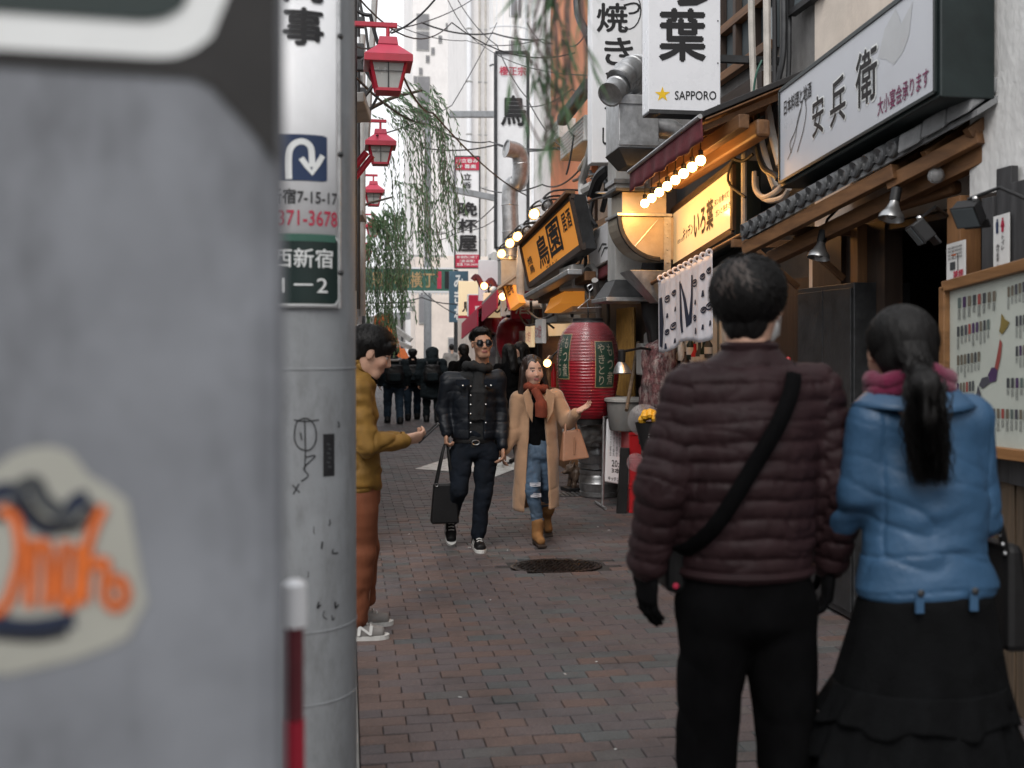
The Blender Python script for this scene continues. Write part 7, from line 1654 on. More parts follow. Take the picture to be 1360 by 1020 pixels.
# hair, mask
hq = lambda x, y, z: hc + HR @ (ar(x, y, z) * hs)
hair = organic([([_ell(hq(0, -.02, .040), ar(.085, .102, .092) * hs, HR), _ell(hq(0, -.052, -.035), ar(.064, .052, .072) * hs, HR), ('-', _ell(hq(0, .11, -.045), ar(.075, .085, .085) * hs, HR), .015), ('-', _ell(hq(.102, .010, -.028), ar(.046, .044, .078) * hs, HR), .008), ('-', _ell(hq(-.092, .012, -.035), ar(.038, .036, .065) * hs, HR), .01)], hc - .17, hc + .17, .006, .03)], 'hair', 'hair_black', t,
        disp=lambda P: .005 * vnoise(P * np.array((30, 30, 18))) + .003 * vnoise(P * np.array((90, 90, 30)), 3) - .005)
keepb = lambda th, ph: not (th > 1.15 and sin(ph) > .15)
strands(t, hq(0, -.02, .035), HR @ eulerR(.35), (.091 * hs, .106 * hs, .094 * hs), 3600, .08, 2.0, keepb, 2, parent=hair, length=.5, out=.007, flow=.4, jit=.012)
mat('hair_highlight', (.05, .036, .03), .5, bump=0)  # paler strands put a highlight into the colour of the crown hair
strands(t, hq(0, -.02, .035), HR @ eulerR(.35), (.0925 * hs, .1075 * hs, .0955 * hs), 420, .1, 1.0, lambda th, ph: -2.4 < atan2(sin(ph), cos(ph)) < -1.2, 8, m='hair_highlight', parent=hair, length=.4, out=.007, flow=.3, jit=.01, name='crown_highlight')
mk = organic([([_ell(hq(0, .052, -.055), ar(.064, .066, .052) * hs, HR)], hc - .17, hc + .17, .007, .01)], 'face_mask', 'paper', t)
b = MB(); b.tube([V(hq(.062, .05, -.04)), V(hq(.080, .0, -.01)), V(hq(.079, -.018, .01))], .0025, 5); b.tube([V(hq(.062, .05, -.075)), V(hq(.079, -.005, -.03)), V(hq(.079, -.018, .0))], .0025, 5); b.build('ear_loop', 'paper', mk)
# strap and bag
P0 = [L_(1036, 484, .06), L_(1040, 492, -.08), L_(1012, 545, -.150), L_(968, 615, -.160), L_(925, 685, -.140), L_(900, 722, -.06), L_(893, 735, .04)]
f_ = smooth_pts([V(p) for p in P0], 6); b = MB(); Ls, Rs = [], []
for i, p in enumerate(f_):
    d = (f_[min(i + 1, len(f_) - 1)] - f_[max(i - 1, 0)]).normalized(); sd = d.cross(V((0, -1, .0))).normalized() * .022; Ls.append(p - sd); Rs.append(p + sd)
n = len(f_); b.add(Ls + Rs, [(i, n + i, n + i + 1, i + 1) for i in range(n - 1)])
MANLOC = V(t.location)
bg = thing('shoulder_bag', 'black cross-body bag hanging at the puffer jacket man\'s left hip', 'bag', t.location); bg.rotation_euler = t.rotation_euler; WORLD[bg.name] = V((0, 0, 0))
b.build('strap', 'black_cloth', bg, True, solid=.003, fix=False)
b = MB(); c = V(L_(896, 742, .09)); b.box(c, (.06, .22, .17)); b.build('pouch', 'black_leather', bg, bevel=.02); b = MB(); b.lathe([(.007, 0), (.008, .003), (0, .004)], c + V((-.01, -.112, -.06)), 10, axis=(0, -1, 0)); b.build('red_tag', 'ink_red', bg)

# ---------------------------------------------------------------- woman in the blue leather jacket
D2 = 2.75; S2 = F / D2; cx = 1230
L_ = lambda px, py, y=0: ar((px - cx) / S2, y, CAMZ - (py - HOR) / S2)
t = person('woman seen from behind in a blue leather jacket with a ponytail and black skirt', ground_at(cx, D2), 0)
hc = L_(1199, 468, .02); HR = eulerR(-.05, 0, -.18); hs = 1.0
sh_l, sh_r = L_(1150, 562), L_(1294, 558); el_l, wr_l = L_(1136, 655, .02), L_(1130, 740, .18); el_r, wr_r = L_(1318, 690, .03), L_(1330, 735, .24)
hands = [hand_chunk(wr_r + ar(0, .02, 0), (.35, .9, .1), (-.6, 0, -.8), 1, (.6, .7, .5), .92, .006), hand_chunk(wr_l + ar(0, .02, 0), (-.3, .9, .2), (.6, 0, -.8), -1, (.5, .6, .5), .92, .006)]
body = [(head_prims(hc, HR, hs, True), hc - .16, hc + ar(.16, .16, .15), .006, .02),
        ([_bone(L_(1230, 760), L_(1222, 560), prof=[(0, .12, .085), (1, .13, .08)])] + limb((sh_l, .038), (el_l, .034), (wr_l, .026)) + limb((sh_r, .038), (el_r, .034), (wr_r, .026)) + limb((ar(-.08, 0, .85), .075), (ar(-.09, .04, .46), .05), (ar(-.09, 0, .08), .035)) + limb((ar(.08, 0, .85), .075), (ar(.08, 0, .46), .05), (ar(.08, -.05, .08), .035)),
         ar(-.35, -.2, .03), ar(.35, .4, 1.45), .022, .03)] + hands
organic(body, 'body', 'skin', t, color=head_color(hc, HR, hs, SKIN_L))
tor = _bone(L_(1230, 775), L_(1222, 566), prof=[(0, .192, .128), (.15, .176, .120), (.35, .160, .110), (.65, .170, .112), (1, .145, .090)])
yoke = _bone(sh_l + ar(.015, 0, .005), sh_r + ar(-.015, 0, .005), r=(.062, .062))
def crease(P):
    x, z = P[:, 0], P[:, 2]; d = .007 * vnoise(np.stack([x * 6, P[:, 1] * 6, z * 15 + 6 * x], 1), 4) + .0035 * vnoise(np.stack([x * 13, P[:, 1] * 13, z * 30 - 9 * x], 1), 8)
    d = d - .007 * ridge(np.stack([x, P[:, 1], z + .35 * x], 1), (5, 5, 12), 21, 10); band = np.exp(-((z - 1.13) / .10) ** 2); d = d * (.3 + 1.0 * band)
    for zz in (1.055, .963): d = d - .004 * np.exp(-((z - zz - .02 * np.cos(x * 9)) / .004) ** 2)
    for xx in (-.15, .155): d = d - .004 * np.exp(-((x - xx) / .004) ** 2) * (z > 1.06)
    return d
lo, hi = bounds([sh_l, sh_r, wr_l, wr_r, L_(1230, 800), L_(1222, 510)], .14)
jk = organic([([tor, yoke] + [('+', q, .025) for q in limb((sh_l, .057), (el_l, .050), (wr_l, .042)) + limb((sh_r, .057), (el_r, .052), (wr_r, .042))] + [('max', lambda P: -(P[:, 2] - (L_(0, 792)[2] - .10 * np.clip(P[:, 0] * 0, 0, 1))), 0)], lo, hi, .0065, .05)], 'jacket', 'blue_leather', t, disp=crease)
b = MB(); 
def hemf(u, v):
    a = -pi + 2 * pi * u; x = .195 * sin(a) * (1 + .0 * v); y = -.135 * cos(a); z = L_(0, 790)[2] + (.012 if abs(a) > 1.4 else .012 - .022 * cos(a)) + .02 * v; return V((x + .0, y, z)) + V((L_(1230, 0)[0], 0, 0))

# collar
def colf(u, v):
    a = pi * (.5 + 1.0 * (u - .5) * 1.9) + pi; r = .085 + .045 * v; return V(L_(1212, 536)) + V((r * 1.25 * cos(a), r * .9 * sin(a) * 1.0, .030 - .050 * v + .015 * abs(cos(a))))
b = MB(); b.grid(colf, 30, 4); b.build('collar', 'blue_leather', jk, True, solid=.006)
for px in (1180, 1254):
    b = MB(); p = V(L_(px, 775, -.150)); b.box(p + V((0, .012, -.012)), (.022, .008, .055)); b.build('hem_tab', 'blue_leather', jk, bevel=.002)
    b = MB(); b.lathe([(.009, 0), (.009, .004), (.005, .007), (0, .007)], p + V((0, .007, .012)), 12, axis=(0, -1, 0)); b.build('stud', 'dark_steel', jk, True)
# scarf
b = MB(); rgp = [V(L_(1206, 516)) + V((.094 * cos(a), .080 * sin(a), .008 * sin(a * 3) + .014 * cos(a + 1.2))) for a in [k * 2 * pi / 24 for k in range(25)]]; b.tube(rgp, [.022 + .004 * sin(k * 2.1) for k in range(25)], 10, False); b.tube([p + V((.0, .0, .024)) for p in rgp], [.024 + .004 * cos(k * 1.7) for k in range(25)], 10, False); b.build('scarf', 'magenta_knit', t, 'all')
# hair + ponytail
hq = lambda x, y, z: hc + HR @ (ar(x, y, z) * hs)
hair = organic([([_ell(hq(0, -.018, .036), ar(.084, .100, .088) * hs, HR), _ell(hq(0, -.05, -.02), ar(.074, .056, .06) * hs, HR), ('-', _ell(hq(0, .115, -.05), ar(.08, .09, .09) * hs, HR), .015), ('-', _ell(hq(.094, .006, -.02), ar(.036, .036, .055) * hs, HR), .01), ('-', _ell(hq(-.094, .006, -.02), ar(.036, .036, .055) * hs, HR), .01)], hc - .16, hc + .16, .006, .03)], 'hair', 'hair_black', t, disp=lambda P: .0015 * vnoise(P * np.array((90, 90, 30))))
b = MB(); rg = random.Random(12)
root = V(L_(1187, 492, -.115))
strg = []
for i in range(1500):     # hair swept back to the tie
    ph = rg.uniform(-1.0, pi + 1.0); th = rg.uniform(.05, 1.65); p0 = V(hq(*(ar(.086 * sin(th) * cos(ph), .102 * sin(th) * sin(ph) - .018, .090 * cos(th) + .036))))
    if sin(ph) * sin(th) > .75: continue
    p1 = lerp(p0, root, .5); dv = (p1 - V(hq(0, -.018, .03))); p1 = V(hq(0, -.018, .03)) + dv.normalized() * max(.094, dv.length); strg.append((p0, p1, root + V((rg.gauss(0, .012), -.005, rg.gauss(0, .012)))))
for p0, p1, p2 in strg:
    L, R_ = [], []; pts = [p0, lerp(p0, p1, .55) * 1, p1, lerp(p1, p2, .55), p2]
    cc = V(hq(0, -.018, .03))
    pts = [q if k in (4,) else cc + (q - cc).normalized() * max((q - cc).length, .091 + .003 * rg.random()) for k, q in enumerate(pts)]
    for k, q in enumerate(pts):
        d = (pts[min(k + 1, 4)] - pts[max(k - 1, 0)]).normalized(); s_ = d.cross((q - cc).normalized()).normalized() * .0016; L.append(q - s_); R_.append(q + s_)
    b.add(L + R_, [(k, 5 + k, 6 + k, k + 1) for k in range(4)])
b.build('hair_strands', 'hair_black', hair, 'all', fix=False)
tailp = [root, V(L_(1182, 510, -.16)), V(L_(1180, 545, -.165)), V(L_(1186, 585, -.155)), V(L_(1196, 628, -.145))]
tp = [np.array(p) for p in tailp]
organic([([_bone(tp[0], tp[1], r=(.026, .034)), _bone(tp[1], tp[2], r=(.034, .030)), _bone(tp[2], tp[3], r=(.030, .016)), _bone(tp[3], tp[4], r=(.016, .003))], *bounds(tp, .07), .007, .02)], 'ponytail', 'hair_black', t, disp=lambda P: .006 * vnoise(P * np.array((70, 70, 9))))
b = MB()
for i in range(900):
    a = rg.uniform(0, 2 * pi); rr = rg.random() ** .5; off = V((cos(a) * rr, sin(a) * rr * .7, 0)); ln = rg.uniform(.75, 1.12); wv = rg.gauss(0, .014); pts = []
    for k, (q, w_) in enumerate(zip(smooth_pts(tailp, 3), np.linspace(0, 1, 13))):
        R0 = float(np.interp(w_, [0, .25, .5, .8, 1], [.024, .036, .044, .046, .040])); pts.append(q + off * R0 + V((wv * sin(w_ * 9 + i), 0, -(ln - 1) * .15 * w_ ** 2)))
    L, R_ = [], []
    for k, q in enumerate(pts):
        s_ = V((.0018 * (1 - .8 * (k / 12) ** 3), 0, 0)); s_.rotate(Matrix.Rotation(a, 3, 'Z')); L.append(q - s_); R_.append(q + s_)
    n = len(pts); b.add(L + R_, [(k, n + k, n + k + 1, k + 1) for k in range(n - 1)])
b.build('ponytail_strands', 'hair_black', hair, 'all', fix=False)
# skirt with ruffles
def tier(z0, z1, w0, w1, cx0, cx1, nr, amp, name, seed):
    def f(u, v):
        a = 2 * pi * u; z = z1 + (z0 - z1) * v; W_ = w1 + (w0 - w1) * v; c_ = cx1 + (cx0 - cx1) * v; am = amp * (v ** .7)
        r = 1 + am * (sin(a * nr + seed) + .5 * sin(a * nr * 1.7 + seed * 2)); return V((c_ + W_ * r * cos(a), W_ * .72 * r * sin(a), z + .012 * v * sin(a * nr * .5 + seed)))
    b = MB(); b.grid(f, 110, 10); return b
zz = lambda py: CAMZ - (py - HOR) / S2
sk = tier(zz(935), zz(780), .235, .170, -.02, 0.0, 9, .025, 's', 1).build('skirt', 'skirt_black', t, 'all', solid=.004)
tier(zz(945), zz(900), .262, .228, -.03, -.018, 14, .04, 's', 2).build('ruffle', 'skirt_black', sk, 'all', solid=.003)
tier(zz(1000), zz(935), .285, .24, -.035, -.025, 14, .045, 's', 4).build('ruffle', 'skirt_black', sk, 'all', solid=.003)
tier(zz(1075), zz(985), .305, .25, -.04, -.03, 14, .045, 's', 6).build('ruffle', 'skirt_black', sk, 'all', solid=.003)
tier(.12, zz(1060), .32, .26, -.04, -.035, 13, .045, 's', 7).build('ruffle', 'skirt_black', sk, 'all', solid=.003)
for q, s_ in (((-.09, 0), 0), ((.08, -.05), 0)): shoe(t, (q[0], q[1] - .08, 0), (q[0], q[1] + .16, 0), (0, 0, 1), 'black_leather', 'rubber')
# bag and red phone case in her right hand
bg = thing('handbag', 'black studded handbag at the right edge held by the woman in blue', 'bag', t.location); WORLD[bg.name] = V((0, 0, 0))
c = V(L_(1362, 790, .12)); b = MB(); b.hexa([c + V(q) for q in ((-.04, -.14, -.16), (.05, -.14, -.16), (.05, .14, -.16), (-.04, .14, -.16), (-.02, -.11, .12), (.03, -.11, .12), (.03, .11, .12), (-.02, .11, .12))]); b.build('pouch', 'black_leather', bg, bevel=.02)
b = MB(); b.tube(smooth_pts([c + V((-.02, -.10, .1)), c + V((-.05, -.10, .2)), c + V((-.07, .03, .30)), c + V((-.02, .10, .1))], 6), .011, 8); b.build('strap', 'black_leather', bg, True)
for k in range(6):
    b = MB(); b.ball(lerp(c + V((-.03, -.112, .1)), c + V((-.058, -.108, .22)), k / 5), .006, 8); b.build('stud', 'steel', bg, True)
p = V(L_(1348, 724, .20)); ph_ = thing('phone_case', 'red phone case held by the woman in the blue jacket', 'phone', t.location); WORLD[ph_.name] = V((0, 0, 0)); b = MB(); b.box(p, (.075, .15, .014), Matrix.Rotation(.3, 3, 'Y') @ Matrix.Rotation(.15, 3, 'Z')); b.build('case', 'plastic_red', ph_, bevel=.005); b = MB(); b.box(p + V((.0, 0, .009)), (.068, .14, .004), Matrix.Rotation(.3, 3, 'Y') @ Matrix.Rotation(.15, 3, 'Z')); b.build('screen', 'sign_white', ph_)

# ---------------------------------------------------------------- man with the phone (faces right)
D3 = 5.8; S3 = F / D3; cx = 474
# local: +y = picture right, +x = towards the camera
L_ = lambda px, py, x=0: ar(x, (px - cx) / S3, CAMZ - (py - HOR) / S3)
t = person('man in a mustard jacket and rust trousers looking down at his phone beside the pole', ground_at(cx, D3), -pi / 2)
hc = L_(492, 470, .02); HR = eulerR(-.36, 0, .0); hs = 1.13
shx = .17; sh = L_(474, 524, shx); el = L_(487, 588, .22); wrp = L_(533, 581, .13); sh2 = L_(476, 524, -shx); el2 = L_(490, 590, -.20); wr2 = L_(528, 583, -.02)
hd = hand_chunk(wrp + ar(0, .015, 0), (-.35, .95, .05), (-.75, 0, .65), -1, (.55, .75, .6), 1.05, .005, tc=.55)
hd2 = hand_chunk(wr2 + ar(0, .01, 0), (.2, .95, .02), (.4, 0, .9), 1, (.5, .7, .6), 1.0, .006)
organic([(head_prims(hc, HR, hs), hc - .18, hc + .18, .0055, .02), ([_bone(L_(474, 640), L_(472, 520), prof=[(0, .13, .085), (1, .14, .08)])] + limb((sh, .04), (el, .035), (wrp, .027)) + limb((sh2, .04), (el2, .035), (wr2, .027)) + limb((ar(.08, 0, .8), .07), (ar(.09, .03, .45), .05), (ar(.09, .0, .08), .035)) + limb((ar(-.08, 0, .8), .07), (ar(-.1, .05, .45), .05), (ar(-.12, .03, .08), .035)), ar(-.3, -.25, .03), ar(.35, .4, 1.42), .022, .03), hd, hd2], 'body', 'skin', t, color=head_color(hc, HR, hs, SKIN_L))
tor = _bone(L_(478, 640), L_(472, 516), prof=[(0, .175, .125), (.3, .17, .115), (.75, .175, .112), (1, .155, .095)])
cols = _bone(L_(474, 512), L_(474, 484), prof=[(0, .13, .11), (1, .10, .085)])
lo, hi = bounds([sh, sh2, el, el2, wrp, wr2, L_(478, 646), L_(480, 480)], .16)
def mwr(P): return -.010 * ridge(P, (8, 9, 12), 31) +  .014 * vnoise(np.stack([P[:, 0] * 10, P[:, 1] * 9 + P[:, 2] * 8, P[:, 2] * 15], 1), 3) + .007 * vnoise(np.stack([P[:, 0] * 22, P[:, 1] * 22, P[:, 2] * 30], 1), 6)
jk = organic([([tor, cols, _bone(sh2, sh, r=(.062, .062))] + [('+', q, .03) for q in limb((sh, .070), (el, .058), (L_(532, 582, .135), .044)) + limb((sh2, .07), (el2, .058), (L_(524, 584, -.03), .05))] + [('-', _ell(L_(486, 480), ar(.085, .085, .09)), .015)], lo, hi, .0075, .05)], 'jacket', 'mustard', t, disp=mwr)
b = MB(); b.tube([V(L_(531, 582, .135)) + V((0, .0, 0)), V(L_(535, 582, .133))], .045, 14); b.build('cuff', 'mustard', jk, True)
b = MB(); rgp = [V(L_(478, 496)) + V((.080 * cos(a), .080 * sin(a), -.012 - .03 * sin(a))) for a in [k * pi / 12 for k in range(25)]]; b.tube(rgp, .022, 8, False); b.build('inner_collar', 'black_cloth', t, 'all')
b = MB(); b.tube(smooth_pts([V(L_(474, 507, .12)), V(L_(484, 515, .175)), V(L_(488, 545, .165)), V(L_(486, 575, .15))], 5), .016, 8); b.build('strap', 'black_cloth', t, True)
kn, an = L_(481, 735, .09), L_(474, 815, .09); kn2, an2 = ar(-.12, .06, .46), ar(-.18, .05, .16)
organic([([_bone(L_(476, 630), L_(476, 665), prof=[(0, .15, .115), (1, .16, .12)]), _bone(L_(480, 668, .085), kn, r=(.094, .066)), _bone(kn, an, r=(.066, .058)), _bone(L_(478, 668, -.085), kn2, r=(.09, .064)), _bone(kn2, an2, r=(.064, .055))], ar(-.3, -.25, .05), ar(.28, .32, .96), .0085, .02)], 'trousers', 'rust_cord', t, disp=lambda P: .010 * vnoise(np.stack([P[:, 0] * 8, P[:, 1] * 8, P[:, 2] * 18], 1), 2) + .006 * vnoise(P * 26, 4) * np.exp(-((P[:, 2] - .2) / .15) ** 2))
shoe(t, (.09, -.085, 0), (.09, .175, 0), (0, 0, 1), 'grey_suede', letter='N'); shoe(t, (-.17, -.04, .0), (-.19, .21, 0), (0, 0, 1), 'grey_suede')
hq = lambda x, y, z: hc + HR @ (ar(x, y, z) * hs)
hair = organic([([_ell(hq(0, -.022, .046), ar(.094, .112, .092) * hs, HR), _ell(hq(0, -.07, -.02), ar(.072, .05, .06) * hs, HR), _ell(hq(0, .062, .065), ar(.078, .045, .040) * hs, HR), ('-', _ell(hq(0, .115, -.045), ar(.09, .095, .078) * hs, HR), .01), ('-', _ell(hq(.10, .004, -.018), ar(.045, .030, .046) * hs, HR), .008), ('-', _ell(hq(-.10, .004, -.018), ar(.045, .030, .046) * hs, HR), .008)], hc - .19, hc + .19, .006, .025)], 'hair', 'hair_black', t, disp=lambda P: .005 * vnoise(P * np.array((50, 50, 25))))
strands(t, hq(0, -.015, .040), HR @ eulerR(.2), (.097 * hs, .114 * hs, .096 * hs), 1500, .1, 1.25, lambda th, ph: not (th > 1.0 and sin(ph) > .2), 5, parent=hair, length=.5, out=.010)
PL = V(t.location)
ph_ = thing('phone', 'dark phone held by the man in the mustard jacket', 'phone', t.location); ph_.rotation_euler = t.rotation_euler; WORLD[ph_.name] = V((0, 0, 0)); c = V(L_(568, 575, .06)); b = MB(); b.box(c, (.078, .155, .011), Matrix.Rotation(.75, 3, 'X')); b.build('case', 'phone', ph_, bevel=.004); b = MB(); b.box(c + Matrix.Rotation(.75, 3, 'X') @ V((0, 0, .0058)), (.068, .135, .002), Matrix.Rotation(.75, 3, 'X')); b.build('screen', 'lens_dark', ph_)

# ---------------------------------------------------------------- man with sunglasses (faces the camera)
D4 = 8.3; S4 = F / D4; cx = 628
L_ = lambda px, py, y=0: ar(-(px - cx) / S4, y, CAMZ - (py - HOR) / S4)
t = person('man in sunglasses and a dark quilted jacket carrying a black tote bag', ground_at(cx, D4), pi + .03)
hc = L_(639, 457, .05); HR = eulerR(.02, .06, .05); hs = 1.0
shr, shl = L_(595, 505), L_(661, 503); elr, wrr = L_(588, 545, -.02), L_(591, 573, .06); ell, wrl = L_(667, 553, -.01), L_(666, 592, .08)
h1 = hand_chunk(wrr, (0, .05, -1), (-.8, 0, 0), -1, (.9, 1.1, .7), 1.0, .006); h2 = hand_chunk(wrl, (0, .1, -1), (.9, 0, 0), 1, (.5, .7, .5), 1.0, .006)
kr, ar_ = L_(607, 648, .10), L_(601, 692, -.12); kl, al_ = L_(640, 655, .06), L_(633, 708, .08)
organic([(head_prims(hc, HR, hs), hc - .17, hc + ar(.17, .17, .17), .0055, .02), ([_bone(L_(630, 585), L_(630, 505), prof=[(0, .13, .09), (1, .15, .09)])] + limb((shr, .042), (elr, .036), (wrr, .028)) + limb((shl, .042), (ell, .036), (wrl, .028)) + limb((L_(613, 600), .07), (kr, .05), (ar_, .035)) + limb((L_(645, 600), .07), (kl, .05), (al_, .035)), ar(-.33, -.25, .03), ar(.33, .25, 1.5), .022, .03), h1, h2], 'body', 'skin', t, color=head_color(hc, HR, hs, (.40, .225, .15)))
tor = _bone(L_(630, 578), L_(629, 503), prof=[(0, .185, .125), (.4, .185, .13), (.8, .195, .125), (1, .17, .10)])
def q2(P):
    s_ = P[:, 2] + .006 * vnoise(P * 8); ph = np.abs(np.sin(pi * s_ / .085)) ** .6; return .003 * ph - .004 + .006 * vnoise(P * np.array((14, 14, 22)), 3) - .006 * ridge(P, (8, 8, 16), 41)
lo, hi = bounds([shr, shl, elr, ell, wrr, wrl, L_(629, 585), L_(629, 485)], .14)
jk = organic([([tor, _bone(shr, shl, r=(.065, .065))] + [('+', q, .03) for q in limb((shr, .068), (elr, .058), (wrr, .046)) + limb((shl, .068), (ell, .058), (wrl, .046))] + [('-', _bone(L_(630, 595, .16), L_(630, 470, .16), prof=[(0, .055, .16), (.6, .062, .16), (1, .09, .16)]), .015)], lo, hi, .0078, .05)], 'jacket', 'navy_nylon', t, disp=q2)
organic([([_bone(L_(630, 590), L_(630, 500), prof=[(0, .15, .105), (1, .15, .095)])], *bounds([L_(590, 600), L_(670, 480)], .14), .012, .03)], 'sweater', 'charcoal_knit', t, disp=wr(.004, (12, 12, 12)))
for px in (611, 648):
    f = Face(V(L_(px + 9, 512, .142)), V(L_(px - 9, 511, .142)), V(L_(px + 9, 503, .130))); f = Face(V(L_(px - 8, 512, .145)), V(L_(px + 8, 512, .145)), V(L_(px - 8, 504, .137)))
    b = MB(); b.prism([V(L_(px - 9, 503, .137)), V(L_(px + 9, 503, .137)), V(L_(px + 9, 509, .142)), V(L_(px, 515, .147)), V(L_(px - 9, 509, .142))], V((0, .012, 0))); b.build('pocket_flap', 'navy_denim', jk, bevel=.003)
    b = MB(); b.ball(V(L_(px, 511, .158)), .008, 8); b.build('button', 'steel', jk, True)
for k in range(6):
    for px in (622, 642):
        if px == 622 or k % 2 == 0:
            b = MB(); b.ball(V(L_(px, 512 + k * 12, .128)), .007, 8); b.build('button', 'steel', jk, True)
b = MB(); rgp = [V(L_(633, 487, .02)) + V((.085 * cos(a), .075 * sin(a), .014 * sin(2 * a))) for a in [k * pi / 12 for k in range(25)]]; b.tube(rgp, [.036 + .008 * sin(k * 1.9) for k in range(25)], 10, False); sc = b.build('scarf', 'charcoal_knit', t, 'all')
organic([([_bone(L_(635, 495, .085), L_(633, 520, .118), prof=[(0, .045, .03), (1, .06, .026)]), _bone(L_(633, 520, .118), L_(632, 556, .108), prof=[(0, .06, .026), (1, .066, .02)])], *bounds([L_(633, 490, .1), L_(632, 560, .1)], .10), .008, .02)], 'scarf_end', 'charcoal_knit', sc, disp=wr(.006, (26, 26, 7)))
organic([([_bone(L_(629, 575), L_(629, 600), prof=[(0, .155, .105), (1, .165, .11)]), _bone(L_(612, 602), kr, r=(.10, .072)), _bone(kr, ar_, r=(.072, .056)), _bone(L_(646, 602), kl, r=(.10, .072)), _bone(kl, al_, r=(.072, .058))], ar(-.3, -.28, .08), ar(.3, .28, .98), .010, .02)], 'trousers', 'navy_denim', t, disp=wr(.008, (10, 10, 14)))
b = MB(); b.lathe([(.162, -.018), (.164, 0), (.160, .018)], V(L_(629, 584)), 32, sq=(1, .68)); blt = b.build('belt', 'black_leather', t, True); b = MB(); b.tube([V(L_(629 + 5 * cos(a), 586 + 3 * sin(a), .116)) for a in [k * pi / 8 for k in range(17)]], .004, 5, False); b.build('buckle', 'steel', blt, True)
shoe(t, tuple(al_ + ar(0, -.10, -(al_[2]))), tuple(ar(al_[0], al_[1] + .19, 0)), (0, 0, 1), 'black_leather', letter='N')
dq = nrm((0.03, .72, -.69)); u_ = nrm((0, .69, .72)); h0 = ar_ - dq * .07 - u_ * .09; shoe(t, h0, h0 + dq * .27, u_, 'black_leather', letter='N')
hq = lambda x, y, z: hc + HR @ (ar(x, y, z) * hs)
hair = organic([([_ell(hq(0, -.024, .045), ar(.083, .094, .085) * hs, HR), _ell(hq(.01, .035, .098), ar(.066, .056, .032) * hs, HR), ('-', _ell(hq(0, .11, -.03), ar(.085, .098, .082) * hs, HR), .012), ('-', _ell(hq(.09, .02, -.06), ar(.04, .05, .07) * hs, HR), .01), ('-', _ell(hq(-.09, .02, -.06), ar(.04, .05, .07) * hs, HR), .01)], hc - .17, hc + .18, .0065, .02)], 'hair', 'hair_black', t, disp=lambda P: .005 * vnoise(P * np.array((60, 60, 30))))
strands(t, hq(0, -.02, .042), HR, (.085 * hs, .096 * hs, .090 * hs), 700, .1, 1.4, lambda th, ph: not (th > .75 and sin(ph) > .3), 6, parent=hair, length=.4, out=.016)
b = MB()
gl = None
for sx in (-1, 1):
    bb = MB(); ring = [V(hq(sx * .033 + .028 * cos(a), .098 - .006 * abs(cos(a)), .004 + .024 * sin(a))) for a in [k * pi / 10 for k in range(20)]]
    bb.add(ring + [V(hq(sx * .033, .104, .004))], [(k, (k + 1) % 20, 20) for k in range(20)]); o = bb.build('lens', 'lens_dark', gl or t, 'all')
    if gl is None: gl = o; o.name = 'sunglasses'
    bb = MB(); bb.tube(ring + [ring[0]], .0028, 5, False); bb.build('rim', 'black', gl)
    bb = MB(); bb.tube([V(hq(sx * .060, .09, .012)), V(hq(sx * .076, .04, .014)), V(hq(sx * .080, -.005, .012))], .003, 5); bb.build('temple', 'black', gl)
bb = MB(); bb.tube([V(hq(-.008, .102, .012)), V(hq(0, .106, .014)), V(hq(.008, .102, .012))], .003, 5); bb.build('bridge', 'black', gl)
bg = thing('tote_bag', 'black tote bag with twin straps carried by the man in sunglasses', 'bag', t.location); bg.rotation_euler = t.rotation_euler; WORLD[bg.name] = V((0, 0, 0))
tb = [V(L_(x, y, yy)) for x, y, yy in ((571, 692, -.02), (608, 692, -.02), (608, 692, .10), (571, 692, .10), (575, 640, .0), (604, 640, .0), (604, 640, .08), (575, 640, .08))]
b = MB(); b.hexa(tb); b.build('pouch', 'black_leather', bg, bevel=.015)
for yy in (.0, .08):
    b = MB(); b.tube(smooth_pts([V(L_(578, 641, yy)), V(L_(584, 612, yy * .8 + .01)), V(L_(589, 590, .05)), V(L_(593, 590, .05)), V(L_(596, 612, yy * .8 + .01)), V(L_(601, 641, yy))], 4), .010, 6); b.build('strap', 'black_leather', bg, True)
for px in (578, 601):
    b = MB(); b.tube([V(L_(px + 2 * cos(a), 641 + 2 * sin(a), .088)) for a in [k * pi / 5 for k in range(11)]], .003, 5, False); b.build('ring', 'steel', bg, True)

# ---------------------------------------------------------------- woman in the camel coat (faces the camera)
D5 = 8.45; S5 = F / D5; cx = 712
L_ = lambda px, py, y=0: ar(-(px - cx) / S5, y, CAMZ - (py - HOR) / S5)
t = person('woman in a camel coat and ripped jeans with one hand held out', ground_at(cx, D5), pi + .05)
hc = L_(706, 492, .05); HR = eulerR(-.10, .02, .10); hs = 1.0
shr, shl = L_(688, 530), L_(738, 528); elr, wrr = L_(681, 572, .02), L_(668, 596, .06); ell, wrl = L_(753, 560, .06), L_(759, 545, .20)
h1 = hand_chunk(wrl, (-.75, .35, .42), (0, .45, .9), 1, (.15, .25, .25), .88, .0055, .25); h2 = hand_chunk(wrr, (.3, .1, -1), (-.9, .2, 0), -1, (.5, .7, .5), .88, .006)
kr, ar_ = L_(703, 648, .10), L_(711, 690, .08); kl, al_ = L_(728, 645, .0), L_(735, 682, -.22)
organic([(head_prims(hc, HR, hs, True), hc - .16, hc + ar(.16, .16, .16), .0055, .02), ([_bone(L_(712, 600), L_(712, 530), prof=[(0, .12, .085), (1, .12, .08)])] + limb((shr, .036), (elr, .032), (wrr, .025)) + limb((shl, .036), (ell, .032), (wrl, .025)), ar(-.33, -.2, .5), ar(.33, .3, 1.3), .022, .03), h1, h2], 'body', 'skin', t, color=head_color(hc, HR, hs, (.50, .30, .22), lips=(.42, .15, .14), eye=.0042))
